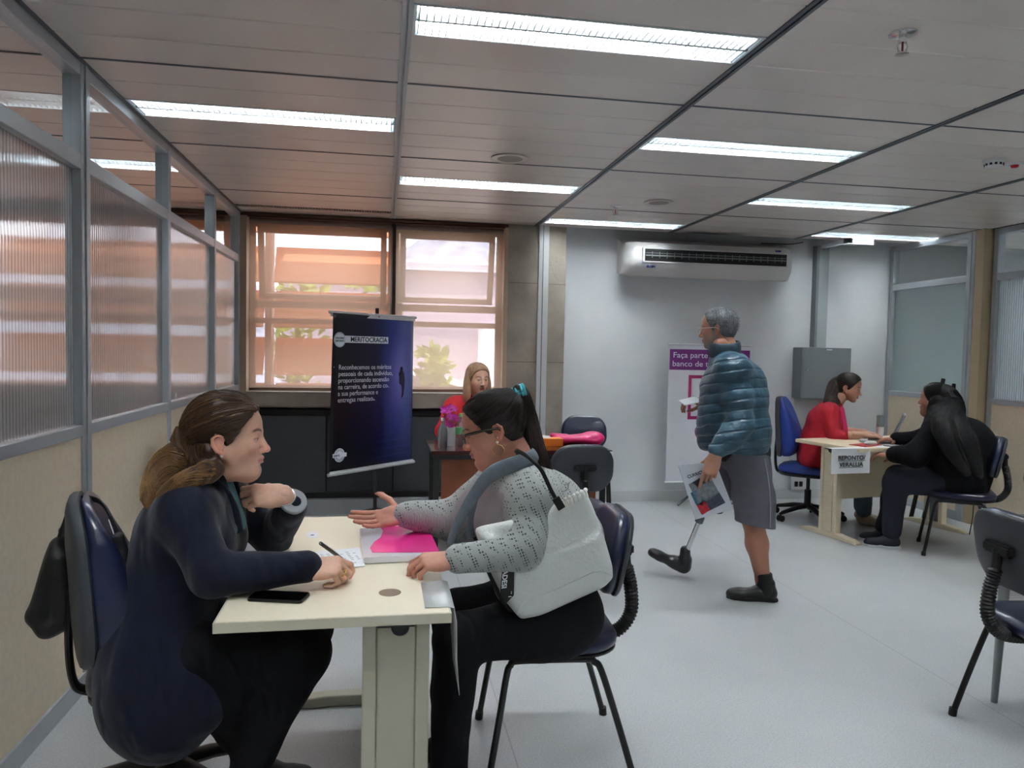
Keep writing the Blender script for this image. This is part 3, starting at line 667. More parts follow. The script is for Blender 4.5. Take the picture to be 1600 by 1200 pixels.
put(OC, -.635, 2.43, .30, 'dark navy office chair of the woman in the blazer, handbag hung on it')
OC2 = office_chair('office_chair', M['blue_vinyl'], .52, .54)
put(OC2, 3.66, 5.93, -.70, 'bright blue office swivel chair of the woman in red at the maple desk')

def desk(name, L, W, top, leg, loc, rz, label, modesty=True, th=.028, foot=True, lx=0):
    """long axis along local y, legs are panels at both ends with arched feet"""
    t = bpy.data.objects.new(name, None); COL.objects.link(t); t.location = loc; t.rotation_euler = (0, 0, rz)
    tag(t, label, 'desk'); H = .74
    part(t, 'tabletop', MB().box((-W/2, -L/2, H-th), (W/2, L/2, H)), top, bevel=.004)
    for s in (-1, 1):
        y = s*(L/2-.075); m = MB()
        m.box((lx-.088, y-.03, .04), (lx-.05, y+.03, H-th-.012)); m.box((lx+.05, y-.03, .04), (lx+.088, y+.03, H-th-.012))
        m.box((lx-.088, y-.03, H-th-.013), (lx+.088, y+.03, H-th-.001))
        part(t, 'leg', m, leg, bevel=.004, seg=1)
        # removable cable cover with a half round finger cut
        a = [(math.cos(q)*.024, math.sin(q)*.024) for q in np.linspace(PI, 2*PI, 14)]
        yy = y+s*.027
        pts = [(-.049, .045), (.049, .045), (.049, H-th-.022)] + [(-c[0]+.01, H-th-.022+c[1]) for c in a] + [(-.049, H-th-.022)]
        part(t, 'cable_cover', MB().prism([(x+lx, yy, z) for x, z in pts], (0, s*.003, 0)), leg)
        part(t, 'cable_back_panel', MB().box((lx-.05, y-.005, .045), (lx+.05, y, H-th-.014)), M['grey_box'])  # grey panel closing the channel behind the cable cover
        if foot:
            prof = [(-.30, 0), (.30, 0), (.30, .014), (.24, .030), (.09, .044), (-.09, .044), (-.24, .030), (-.30, .014)]
            part(t, 'foot', MB().prism([(x, y-.03, z) for x, z in prof], (0, .06, 0)), leg, bevel=.004, seg=1)
    if modesty: part(t, 'modesty_panel', MB().box((-.01, -L/2+.10, H-th-.42), (.008, L/2-.10, H-th-.004)), top if modesty is True else modesty)
    return t
D1 = desk('desk', 1.16, .590, M['cream'], M['cream_metal'], (-.119, 2.495, 0), .01, 'cream desk in the foreground between the two seated women', modesty=False, lx=.155)
part(D1, 'edge_band', MB().box((-.296, -.581, .713), (.296, .581, .739)), mat('cream edge band', lin(205, 200, 180), .45))
m = MB().lathe([(.001, .7405), (.030, .7405), (.031, .742), (.027, .7425), (.026, .7412), (.001, .741)], (.02, -.43, 0), 32)
g = part(D1, 'cable_grommet', MB().lathe([(.001, .7395), (.031, .7395), (.031, .7412), (.001, .7414)], (.140, -.40, 0), 32), mat('brown grommet', lin(120, 100, 78), .5), smooth=.6)
D2 = desk('desk', 1.30, .66, M['cream2'], M['cream2'], (4.06, 5.46, 0), PI/2+.20+PI, 'maple laminate desk at the far right with the white company sheet taped to its edge')
D3t = thing('desk', (.95, 5.29, 0), 'dark polished wooden desk with black metal legs, before the window column', 'desk', -.0)
MB().box((.32, 4.98, .715), (1.58, 5.60, .74)).build('tabletop', M['wood_dark'], D3t, bevel=.003)
MB().box((.40, 5.10, .18), (1.50, 5.118, .705)).build('modesty_panel', M['wood_red'], D3t)
for x in (.36, 1.53):
    MB().box((x-.018, 5.02, .0), (x+.018, 5.055, .715)).box((x-.018, 5.51, .0), (x+.018, 5.545, .715)).box((x-.018, 5.055, .675), (x+.018, 5.51, .715)).build('leg', M['black_metal'], D3t, bevel=.002, seg=1)
for y_ in (5.03, 5.515): MB().box((.36, y_, .675), (1.53, y_+.02, .715)).build('rail', M['black_metal'], D3t)
D4 = thing('desk', (2.78, 2.05, 0), 'white-topped table with slim grey leg, just entering the right edge of the photo', 'desk')
MB().box((2.47, 1.45, .715), (3.10, 2.64, .74)).build('tabletop', mat('white laminate', lin(228, 230, 232), .35), D4, bevel=.003)
for x, y in ((2.525, 2.66), (3.05, 2.60), (2.52, 1.50), (3.05, 1.50)):
    MB().tube([(x+(.03 if x < 2.8 else -.03), y, .715), (x, y, 0)], [.024, .013], 10).build('leg', mat('grey leg enamel', lin(150, 155, 158), .45), D4, smooth=1)
# ---------------- black banner on the easel
BA, BB = Vector((-.385, 5.64, 0)), Vector((.250, 6.275, 0)); BX = (BB-BA).normalized(); BN = Vector((BX.y, -BX.x, 0)); BW = (BB-BA).length
t = thing('banner_easel', (-.06, 6.05, 0), 'thin black tripod stand holding the dark blue banner', 'banner stand')
px_, py_ = -.055, 6.03
MB().box((px_-.014, py_-.012, .10), (px_+.014, py_+.012, 1.735)).build('pole', M['black_metal'], t, bevel=.002)
for d in ((-.21, -.03), (.23, .02), (.02, .22)):
    MB().tube(spline([(px_, py_, .13), (px_+d[0]*.5, py_+d[1]*.5, .115), (px_+d[0]*.95, py_+d[1]*.95, .085), (px_+d[0], py_+d[1], .01)], 5), .013, 8).build('leg', M['black_metal'], t, smooth=1)
m = MB(); m.box((px_-.02, py_-.055, 1.66), (px_+.02, py_+.012, 1.675)); m.build('hook', M['black_metal'], t)
Z0, Z1 = .485, 1.672
m_ban, nt, b = new_mat('printed banner, dark blue'); L = nt.links.new
tcn = N(nt, 'ShaderNodeTexCoord'); sp = N(nt, 'ShaderNodeSeparateXYZ'); L(tcn.outputs['UV'], sp.inputs[0])
nz = N(nt, 'ShaderNodeTexNoise', Scale=2.2, Detail=3); L(tcn.outputs['UV'], nz.inputs['Vector'])
ad = N(nt, 'ShaderNodeMath', operation='MULTIPLY_ADD'); L(nz.outputs[0], ad.inputs[0]); ad.inputs[1].default_value = .22; L(sp.outputs[0], ad.inputs[2])
gx = ramp(nt, ad.outputs[0], [(.25, lin(13, 12, 26)), (.60, lin(22, 22, 58)), (.88, lin(36, 54, 118)), (1.1, lin(84, 98, 150))])
mpn = N(nt, 'ShaderNodeMapping'); mpn.inputs['Location'].default_value = (-.80*4.2, -.60*1.7, 0); mpn.inputs['Scale'].default_value = (4.2, 1.7, 0); L(tcn.outputs['UV'], mpn.inputs[0])
gl = N(nt, 'ShaderNodeVectorMath', operation='LENGTH'); L(mpn.outputs[0], gl.inputs[0])
glow = ramp(nt, gl.outputs['Value'], [(.0, lin(120, 100, 165)), (.55, lin(45, 50, 100)), (1, (0, 0, 0))])
dk = ramp(nt, sp.outputs[1], [(.02, (.25, .25, .4)), (.45, (1, 1, 1))])
m1 = N(nt, 'ShaderNodeMix'); m1.data_type = 'RGBA'; m1.blend_type = 'MULTIPLY'; m1.inputs[0].default_value = 1; L(gx, m1.inputs[6]); L(dk, m1.inputs[7])
m2 = N(nt, 'ShaderNodeMix'); m2.data_type = 'RGBA'; m2.blend_type = 'ADD'; m2.inputs[0].default_value = .8; L(m1.outputs[2], m2.inputs[6]); L(glow, m2.inputs[7])
L(m2.outputs[2], b.inputs['Base Color']); b.inputs['Roughness'].default_value = .38
t = thing('banner', ((BA+BB)/2+Vector((0, 0, Z0))), 'dark blue hanging banner headed MERITOCRACIA with white Portuguese text', 'banner')
def bz(u, z, off=0.0):
    """point on the gently bowed cloth"""
    return BA + BX*(u*BW) + BN*(off - .012*math.sin(u*PI)*0 - .018*math.cos(z*2.2)*(1-u)) + Vector((0, 0, Z0+(Z1-Z0)*z))
nu, nv = 24, 30; vs = [bz(i/nu*.97+.015, j/nv) for j in range(nv+1) for i in range(nu+1)]
fs = [(j*(nu+1)+i, j*(nu+1)+i+1, (j+1)*(nu+1)+i+1, (j+1)*(nu+1)+i) for j in range(nv) for i in range(nu)]
o = MB().add(vs, fs).build('printed_sheet', m_ban, t, smooth=3, fixn=False)
uv = o.data.uv_layers.new(name='UVMap')
for lp in o.data.loops: i = lp.vertex_index; uv.data[lp.index].uv = ((i % (nu+1))/nu, (i//(nu+1))/nv)
sd = o.modifiers.new('thick', 'SOLIDIFY'); sd.thickness = .0015
for z, nm, r in ((Z1+.006, 'top_rail', .011), (Z0-.012, 'bottom_rail', .013)):
    p, q = BA-BX*.015, BB+BX*.015
    MB().tube([p+Vector((0, 0, z)), q+Vector((0, 0, z))], r, 12).prism([BA+BN*.006+Vector((0, 0, z-.0)), BB+BN*.006+Vector((0, 0, z)), BB+BN*.006+Vector((0, 0, z+(.022 if z < 1 else -.03))), BA+BN*.006+Vector((0, 0, z+(.022 if z < 1 else -.03)))], BN*-.010).build(nm, M['white_metal'], t, smooth=.7)
m_wprint = mat('white print', lin(232, 236, 245), .5)
def bt(u, z): return bz(u, z, .004)
def btext(s, size, u, z, mt, width=None, bold=0): return text_mesh(s, size, mt, t, bt(u, z), BX, (0, 0, 1), 'lettering', width=width, bold=bold)
for i, (s, wd) in enumerate((('Reconhecemos os méritos', .565), ('pessoais de cada indivíduo,', .585), ('proporcionando ascensão', .545), ('na carreira, de acordo com', .565), ('a sua performance e', .425), ('entregas realizadas.', .42))):
    btext(s, .052, .085, .648-.0415*i, m_wprint, wd*.97, .0003)
btext('•', .03, .03, .655, m_wprint)
def bquad(u0, u1, z0, z1, nm, mt, off=.003): MB().prism([bz(u0, z0, off), bz(u1, z0, off), bz(u1, z1, off), bz(u0, z1, off)], BN*.0008).build(nm, mt, t)
bquad(.14, .655, .818, .862, 'title_plate', m_wprint)
text_mesh('MERITOCRACIA', .052, M['ink'], t, bt(.205, .826)+BN*.003, BX, (0, 0, 1), 'lettering', width=.385, bold=.0009)
def disc(u, z, r, nm, mt, off=.0045, r0=0):
    c = bz(u, z, off); m = MB(); n = 40
    vs = [c+BX*(r*math.cos(2*PI*k/n))+Vector((0, 0, r*math.sin(2*PI*k/n))) for k in range(n)]
    if r0:
        v2 = [c+BX*(r0*math.cos(2*PI*k/n))+Vector((0, 0, r0*math.sin(2*PI*k/n))) for k in range(n)]
        m.add(vs+v2, [(k, (k+1) % n, n+(k+1) % n, n+k) for k in range(n)])
    else: m.prism(vs, BN*.0008)
    m.build(nm, mt, t)
disc(.088, .836, .056, 'round_badge', m_wprint); disc(.088, .836, .051, 'badge_ring', M['greyink'], .0062, .049)
for s, z, w_ in (('VALORES', .841, .082), ('REPONTO', .823, .082)): text_mesh(s, .018, M['greyink'], t, bz(.088, z, .0065)-BX*(w_/2), BX, (0, 0, 1), 'lettering', width=w_, bold=.001)
disc(.115, .105, .052, 'round_seal', m_wprint); disc(.115, .105, .044, 'seal_ring', M['greyink'], .0062, .040); disc(.115, .105, .034, 'seal_ring', M['greyink'], .0062, .031)
bquad(.04, .19, .092, .118, 'seal_band', m_wprint, .007)
text_mesh('REPONTO', .018, M['greyink'], t, bz(.055, .099, .0085), BX, (0, 0, 1), 'lettering', width=.105, bold=.001)
# printed walking figure and the stair edges of the picture on the banner
fig = [(0, 0), (.004, .05), (.002, .11), (-.012, .115), (-.013, .20), (-.004, .225), (-.006, .235), (-.004, .252), (.004, .252), (.006, .235), (.004, .225), (.014, .20), (.018, .14), (.016, .08), (.012, .02), (.006, 0)]
c = bz(.835, .448, .003); MB().prism([c+BX*(x*2.0)+Vector((0, 0, z)) for x, z in fig], BN*.0006).build('printed_figure', mat('printed silhouette', lin(22, 20, 45), .5), t)
m_st = mat('printed stair edge', lin(70, 84, 150), .45)
for i in range(10):
    z = .435-.042*i-.0006*i*i; u0 = .64-.028*i
    MB().prism([bz(max(u0, .3), z-.004, .0022), bz(.975, z+.004, .0022), bz(.975, z+.008, .0022)], BN*.0005).build('printed_stair_line', m_st, t)
# ---------------- white and purple roll-up
RX0, RY0 = 2.585, 6.52
t = thing('banner', (2.98, RY0, .2), 'white and purple standing banner behind the walking man, reading Faça parte do banco', 'banner')
MB().box((RX0, RY0, .235), (RX0+.80, RY0+.002, 1.50)).build('printed_sheet', mat('white banner print', lin(222, 222, 230), .5), t)
m_pur = mat('purple print', lin(120, 42, 125), .5)
MB().box((RX0+.005, RY0-.0012, 1.272), (RX0+.795, RY0, 1.462)).build('purple_header', m_pur, t)
text_mesh('Faça parte do nosso', .073, m_wprint, t, (RX0+.035, RY0-.003, 1.385), (1, 0, 0), (0, 0, 1), 'lettering', width=.66)
text_mesh('banco de talentos!', .073, m_wprint, t, (RX0+.03, RY0-.003, 1.305), (1, 0, 0), (0, 0, 1), 'lettering', width=.60)
m_mag = mat('magenta print', lin(170, 35, 105), .5)
MB().box((RX0+.195, RY0-.0012, .815), (RX0+.60, RY0, 1.225)).build('magenta_frame', m_mag, t)
MB().box((RX0+.225, RY0-.002, .845), (RX0+.57, RY0-.0012, 1.195)).build('blank_square', bpy.data.materials['white banner print'], t)
c = (RX0+.40, .70); n = 30
MB().prism([(c[0]+.13*math.cos(2*PI*k/n), RY0-.0012, c[1]+.10*math.sin(2*PI*k/n)) for k in range(n)], (0, .001, 0)).build('purple_oval', m_pur, t)
for z_, r_ in ((1.505, .008), (.228, .010)): MB().tube([(RX0-.01, RY0, z_), (RX0+.81, RY0, z_)], r_, 8).build('rail', M['white_metal'], t, smooth=1)
t = thing('banner_stand', (2.98, RY0+.05, 0), 'black tripod feet under the white and purple banner', 'banner stand')
MB().box((2.97, RY0+.04, .1), (2.99, RY0+.06, 1.5)).build('pole', M['black_metal'], t)
for d in ((-.27, -.05), (.27, -.05), (0, .16)): MB().tube([(2.98, RY0+.05, .20), (2.98+d[0], RY0+.05+d[1], .012)], .011, 8).build('leg', M['black_metal'], t, smooth=1)

# ---------------- things on the cream desk
TZ = .7402
def sheet(name, corners, mt, label, cat, group=None, th=.0008):
    m = MB(); m.prism([Vector(c) for c in corners], (0, 0, th)); o = m.build(name, mt, origin=corners[0]); return tag(o, label, cat, group)
def onz(px, py, z): 
    d = _f + _r*(px-800)/F_PX - _u*(py-600)/F_PX; return Vector(CAM + d*((z-CAM[2])/d[2]))
t = thing('smartphone', onz(436, 934, TZ), 'black smartphone lying face up at the near left corner of the cream desk', 'phone')
ph = [onz(384, 942, TZ), onz(473, 946, TZ), onz(487, 928, TZ), onz(399, 925, TZ)]
cx = sum(ph, Vector())/4; ax = (ph[1]-ph[0]).normalized(); ay = Vector((-ax.y, ax.x, 0))
R = Matrix(((ax.x, ay.x, 0, cx.x), (ax.y, ay.y, 0, cx.y), (0, 0, 1, TZ), (0, 0, 0, 1)))
ol = [(x, y) for x, y in rounded_rect(.152, .074, .010)]
MB().prism([R @ Vector((x, y, .0005)) for x, y in ol], (0, 0, .0085)).build('case', M['black_plastic'], t, bevel=.0015)
MB().prism([R @ Vector((x*.965, y*.93, .0091)) for x, y in ol], (0, 0, .0003)).build('screen', mat('phone screen', lin(6, 7, 9), .05, coat=1), t)
# papers under the pen
def papers():
    a = [onz(455, 866, TZ), onz(558, 856, TZ), onz(566, 884, TZ), onz(470, 895, TZ)]
    for k in range(3):
        q = Vector((.004*k, -.006*k, .0012*k)); c = [p+q for p in a]
        lb = ['bottom sheet of the small paper pile under the pen', 'middle sheet of the small paper pile under the pen', 'printed white sheet on top of the pile, being written on'][k]
        o = sheet('paper_sheet', c, M['paper'], lb, 'paper')
    top = [p+Vector((.008, -.012, .0034)) for p in a]
    ex = (top[1]-top[0]); ey = (top[3]-top[0]); m = MB(); rd = random.Random(3)
    for i in range(9):
        for j in range(2, 10):
            if rd.random() < .25: continue
            u = .08+i*.095; v = j*.085; p = top[0]+ex*u+ey*v; m.quad(p, p+ex*.05*rd.uniform(.5, 1), p+ex*.05+ey*.022, p+ey*.022)
    m.build('printed_lines', M['greyink'], o)
papers()
o = sheet('name_sticker', [onz(480, 832, TZ), onz(496, 832, TZ), onz(497, 840, TZ), onz(480, 840, TZ)], M['paper'], 'tiny white sticker stuck on the cream desktop', 'sticker')
c = onz(488, 836, TZ+.001); MB().box(c+Vector((-.006, -.006, 0)), c+Vector((.006, .006, .0004))).build('printed_mark', M['greyink'], o)
# pink folder
m_pink = mat('pink plastic', lin(245, 50, 150), .18, coat=.6); m_clearpl = mat('clear plastic folder', lin(225, 225, 235), .15, coat=.5)
t = thing('folder', onz(625, 855, TZ), 'pink and clear plastic document folder on the cream desk', 'folder')
fc = [onz(568, 882, TZ), onz(688, 876, TZ), onz(667, 829, TZ), onz(562, 834, TZ)]
ex = fc[1]-fc[0]; ey = fc[3]-fc[0]
def fp(u, v, z): return fc[0]*(1-u)*(1-v)+fc[1]*u*(1-v)+fc[2]*u*v+fc[3]*(1-u)*v+Vector((0, 0, z))
MB().prism([fp(0, 0, .001), fp(1, 0, .001), fp(1, 1, .001), fp(0, 1, .001)], (0, 0, .020)).build('sleeve', m_clearpl, t, bevel=.003)
cv = [(.12, .14), (1, .05), (1, 1), (.30, 1), (.33, .85), (.27, .62), (.16, .45), (.10, .28)]
MB().prism([fp(u, v, .0215) for u, v in cv], (0, 0, .0008)).build('pink_cover', m_pink, t)
# paper taped over the near right edge of the cream desk
t = thing('taped_sheet', (.165, 2.06, .74), 'white sheet in a clear sleeve taped over the right edge of the cream desk', 'paper')
m = MB(); sp_ = [(0.115, .7415), (.175, .7420), (.193, .738), (.200, .70), (.202, .60), (.210, .50)]
vs = []
for x, z in sp_:
    f = (x-.115)/.1
    vs += [(x, 1.955+.0*f, z), (x+(.0 if z > .7 else .004), 2.17+.02*f, z+.0)]
fs = [(i*2, i*2+1, i*2+3, i*2+2) for i in range(len(sp_)-1)]
m.add(vs, fs); o = m.build('sheet', mat('sleeved paper', lin(205, 208, 210), .3, coat=.4), t, smooth=3, fixn=False)
s_ = o.modifiers.new('t', 'SOLIDIFY'); s_.thickness = .0012
# ---------------- things on the dark wooden desk
WZ = .7405
def bottle(x, y, s, label, glass, body, labelmat=None, cap=None):
    t = thing('bottle', (x, y, WZ), label, 'bottle')
    MB().lathe([(r*s, z*s+WZ) for r, z in ((.001, 0), (.030, .001), (.033, .01), (.033, .07), (.034, .115), (.027, .145), (.013, .17), (.012, .195), (.0125, .20), (.001, .20))], (x, y, 0), 24).build('body', glass, t, smooth=.8)
    MB().lathe([(r*s, z*s+WZ) for r, z in ((.001, .19), (.0145, .19), (.0145, .212), (.001, .213))], (x, y, 0), 18).build('cap', cap, t, smooth=.6)
    if labelmat: MB().lathe([(r*s, z*s+WZ) for r, z in ((.0345, .085), (.035, .086), (.035, .125), (.0345, .126))], (x, y, 0), 24).build('bottle_label', labelmat, t, smooth=.6)
m_pet = mat('bottle plastic', lin(185, 195, 200), .08, trans=.75, ior=1.25)
bottle(.405, 5.12, 1.0, 'small clear glass bottle at the left end of the dark wooden desk', m_pet, None, None, M['silver'])
bottle(.535, 5.16, 1.12, 'clear water bottle with green label and cap on the dark wooden desk', m_pet, None, mat('green label', lin(80, 150, 90), .4), mat('green cap', lin(140, 190, 110), .4))
t = thing('vase', (.47, 5.27, WZ), 'white vase holding magenta orchids on the dark wooden desk', 'vase')
MB().lathe([(.001, WZ), (.035, WZ), (.042, WZ+.13), (.038, WZ+.13), (.03, WZ+.02), (.001, WZ+.02)], (.47, 5.27, 0), 24).build('pot', M['paper'], t, smooth=.6)
t = thing('orchid', (.47, 5.27, WZ+.03), 'magenta orchid blooms with a few green leaves, in the white vase', 'flowers')
rd = random.Random(5); m = MB(); st = MB(); lf = MB()
for i in range(12):
    a = rd.uniform(0, 2*PI); r = rd.uniform(.01, .075); c = Vector((.455+r*math.cos(a), 5.27+r*math.sin(a)*.7, WZ+.13+rd.uniform(.02, .15)))
    st.tube(spline([(.47, 5.27, WZ+.03), (.47+.2*(c.x-.47), 5.27, WZ+.13), tuple(c)], 4), .002, 5)
    nrm = Vector((rd.uniform(-.5, .5), -1, rd.uniform(-.2, .6))).normalized(); u = nrm.cross(Vector((0, 0, 1))).normalized(); v = u.cross(nrm)
    for k in range(5):
        b_ = 2*PI*k/5+rd.random(); d = u*math.cos(b_)+v*math.sin(b_); s_ = u*-math.sin(b_)+v*math.cos(b_)
        m.add([c, c+d*.016+s_*.012+nrm*.004, c+d*.030, c+d*.016-s_*.012+nrm*.004], [(0, 1, 2, 3)])
m.build('petals', mat('magenta petals', lin(205, 60, 175), .5, noise=.2, nscale=60), t); 
for i in range(5):
    a = 2*PI*i/5; d = Vector((math.cos(a), math.sin(a)*.6, 0)); c = Vector((.47, 5.27, WZ+.12)); s_ = Vector((-d.y, d.x, 0))*.012
    lf.quad(c, c+d*.05+s_+Vector((0, 0, .05)), c+d*.09+Vector((0, 0, .05)), c+d*.05-s_+Vector((0, 0, .05)))
st.build('stems', mat('green stems', lin(70, 110, 50), .5), t); lf.build('leaves', mat('green leaf', lin(90, 130, 60), .5), t)
t = thing('tissue_box', (1.19, 5.28, WZ), 'orange box with white tissue on the dark wooden desk', 'box')
MB().box((1.10, 5.20, WZ), (1.28, 5.31, WZ+.055)).build('box_body', mat('orange card', lin(235, 125, 35), .5), t, bevel=.004)
MB().add([(1.14, 5.23, WZ+.056), (1.20, 5.24, WZ+.056), (1.15, 5.27, WZ+.056), (1.13, 5.25, WZ+.075), (1.19, 5.255, WZ+.07)], [(0, 1, 4, 3), (2, 3, 4)]).build('tissue', M['paper'], t)
t = thing('paper_slip', (1.56, 5.03, .5), 'white sheet hanging from the right end of the dark wooden desk', 'paper')
MB().prism([(1.50, 4.972, .735), (1.58, 4.972, .735), (1.58, 4.972, .56), (1.50, 4.972, .56)], (0, -.001, 0)).build('sheet', M['paper'], t)
# ---------------- things on the maple desk
a10 = .20
def d2(x, y, z=.7405): return Vector((4.06+x*math.cos(a10)-y*math.sin(a10), 5.46+x*math.sin(a10)+y*math.cos(a10), z))
m_lap = mat('laptop silver', lin(190, 192, 195), .4)
t = thing('laptop', d2(.12, -.02), 'silver laptop open in front of the woman in red, lid towards the camera', 'laptop')
def lbox(x0, x1, y0, y1, z0, z1, nm, mt, par, **kw): return MB().prism([d2(x0, y0, z0), d2(x1, y0, z0), d2(x1, y1, z0), d2(x0, y1, z0)], (0, 0, z1-z0)).build(nm, mt, par, **kw)
LC = Vector((4.04, 5.40, 0)); LB, LH = Vector((-.80, .60, 0)), Vector((.60, .80, 0))
def lp_(b, h, z): return LC+LB*b+LH*h+Vector((0, 0, z))
MB().prism([lp_(-.02, -.165, .744), lp_(.22, -.165, .744), lp_(.22, .165, .744), lp_(-.02, .165, .744)], (0, 0, .014)).build('laptop_base', m_lap, t, bevel=.003)
MB().prism([lp_(.05, -.14, .7582), lp_(.16, -.14, .7582), lp_(.16, .14, .7582), lp_(.05, .14, .7582)], (0, 0, .001)).build('keyboard', M['ink'], t)
lid = MB().prism([lp_(-.01, -.165, .76), lp_(-.02, -.165, .76), lp_(-.105, -.165, .975), lp_(-.095, -.165, .975)], LH*.33).build('lid', m_lap, t, bevel=.002)
MB().prism([lp_(-.015, -.15, .79), lp_(-.087, -.15, .965), lp_(-.086, -.15, .966), lp_(-.014, -.15, .791)], LH*.30).build('screen', mat('laptop screen', lin(60, 66, 80), .2), lid)
c = lp_(-.085, -.10, .91); MB().box(c-Vector((.008, .001, .002)), c+Vector((.008, .001, .002))).build('small_mark', M['greyink'], lid)
def flat(nm, cx, cy, w, h, rz, mt, label, cat, th=.002, z=.7405):
    c = [d2(cx+sx*w/2*math.cos(rz)-sy*h/2*math.sin(rz), cy+sx*w/2*math.sin(rz)+sy*h/2*math.cos(rz), z) for sx, sy in ((-1, -1), (1, -1), (1, 1), (-1, 1))]
    return sheet(nm, c, mt, label, cat, th=th)
flat('folder', .10, -.255, .20, .12, .1, m_pink, 'pink folder on the maple desk beside the laptop, under the black sleeve', 'folder', .012)
flat('folder', -.40, -.16, .22, .14, .2, mat('red folder', lin(170, 40, 50), .5), 'red card folder under the white mouse on the maple desk', 'folder', .004)
flat('paper_sheet', -.27, -.25, .24, .12, -.1, M['paper'], 'white sheet near the front edge of the maple desk', 'paper', .001, .7402)
flat('smartphone', -.24, -.26, .13, .065, .2, mat('grey phone', lin(120, 130, 140), .3), 'grey phone lying on the white sheet on the maple desk', 'phone', .008, .7415)
flat('document_pouch', -.06, -.24, .16, .09, -.2, mat('shiny grey pouch', lin(140, 140, 145), .2, bump=.6, bscale=60), 'crumpled shiny grey pouch on the maple desk', 'pouch', .012, .7405)
t = thing('computer_mouse', d2(-.36, -.17, .745), 'white computer mouse on the red folder on the maple desk', 'mouse')
m = MB().lathe([(.001, 0), (.032, .001), (.036, .010), (.030, .022), (.016, .029), (.001, .031)], (0, 0, 0), 24); m.v = [tuple(d2(-.36, -.17, .745)+Vector((v[0]*1.5, v[1]*.9, v[2]))) for v in m.v]
m.build('shell', M['white_metal'], t, smooth=.9)
flat('laptop_sleeve', -.14, -.05, .20, .26, .0, mat('white mousepad', lin(215, 218, 220), .5), 'white mat under the typing hands on the maple desk', 'mat', .003)
t = thing('glass_jar', d2(.13, .24, .74), 'small clear lidded cup behind the laptop on the maple desk', 'cup')
c = d2(.20, .26, 0); MB().lathe([(.001, .742), (.028, .742), (.032, .83), (.001, .83)], (c.x, c.y, 0), 18).build('cup_body', M['white_metal'], t, smooth=.6)
MB().lathe([(.001, .83), (.03, .83), (.03, .925), (.001, .93)], (c.x, c.y, 0), 18).build('cup_top', m_pet, t, smooth=.6)
t = thing('power_cable', d2(.60, -.1), 'black looped cable at the right end of the maple desk, trailing to the floor', 'cable')
q = [d2(.30, -.28, .745), d2(.42, -.30, .76), d2(.47, -.20, .80), d2(.52, -.27, .83), d2(.46, -.30, .77), d2(.40, -.26, .748), d2(.48, -.30, .745), d2(.52, -.345, .735), d2(.54, -.36, .55), d2(.55, -.36, .2), d2(.56, -.33, .01)]
MB().tube(spline(q, 8), .004, 6).build('cord', M['black_plastic'], t, smooth=2)
# company sheet taped on the desk
t = thing('company_sheet', d2(-.52, -.33, .5), 'white sheet reading REPONTO/ VERALLIA taped to the front of the maple desk', 'sign')
sa = at(1296, 697, 5.03); sb = at(1356, 699, 5.06); ex = Vector((sb.x-sa.x, sb.y-sa.y, 0)); EX = ex.normalized(); s0 = Vector((sa.x, sa.y-.03, .742)); Lw = ex.length
m = MB().prism([s0+Vector((0, .06, .0)), s0+EX*Lw+Vector((0, .06, 0)), s0+EX*Lw, s0], (0, 0, .0012)); m.prism([s0, s0+EX*Lw, s0+EX*Lw*.985+Vector((0, -.008, -.185)), s0+Vector((0, -.004, -.185))], (0, .0012, 0)); m.build('sheet', M['paper'], t)
for s, z, wd in (('REPONTO/', -.082, .70), ('VERALLIA', -.132, .62)):
    o_ = s0+EX*Lw*(.5-wd/2)+Vector((0, -.010, z)); text_mesh(s, .045, M['ink'], t, o_, EX, (0, 0, 1), 'lettering', width=Lw*wd, bold=.0007)
    MB().prism([o_+Vector((0, 0, -.009)), o_+EX*Lw*wd+Vector((0, 0, -.009)), o_+EX*Lw*wd+Vector((0, 0, -.006)), o_+Vector((0, 0, -.006))], (0, -.001, 0)).build('underline', M['ink'], t)
# black tripod stand corner seen over the long hair
tup3 = lambda v: (v.x, v.y, v.z)
t = thing('folded_easel', (4.66, 5.85, 0), 'folded black easel leaning behind the long-haired woman, tips above her head', 'easel')
for a, b in ((tup3(at(1474, 592, 5.95)), (4.62, 5.86, 0)), (tup3(at(1491, 600, 5.90)), (4.70, 5.80, 0))): MB().tube([a, b], .018, 8).build('easel_leg', M['black_metal'], t)
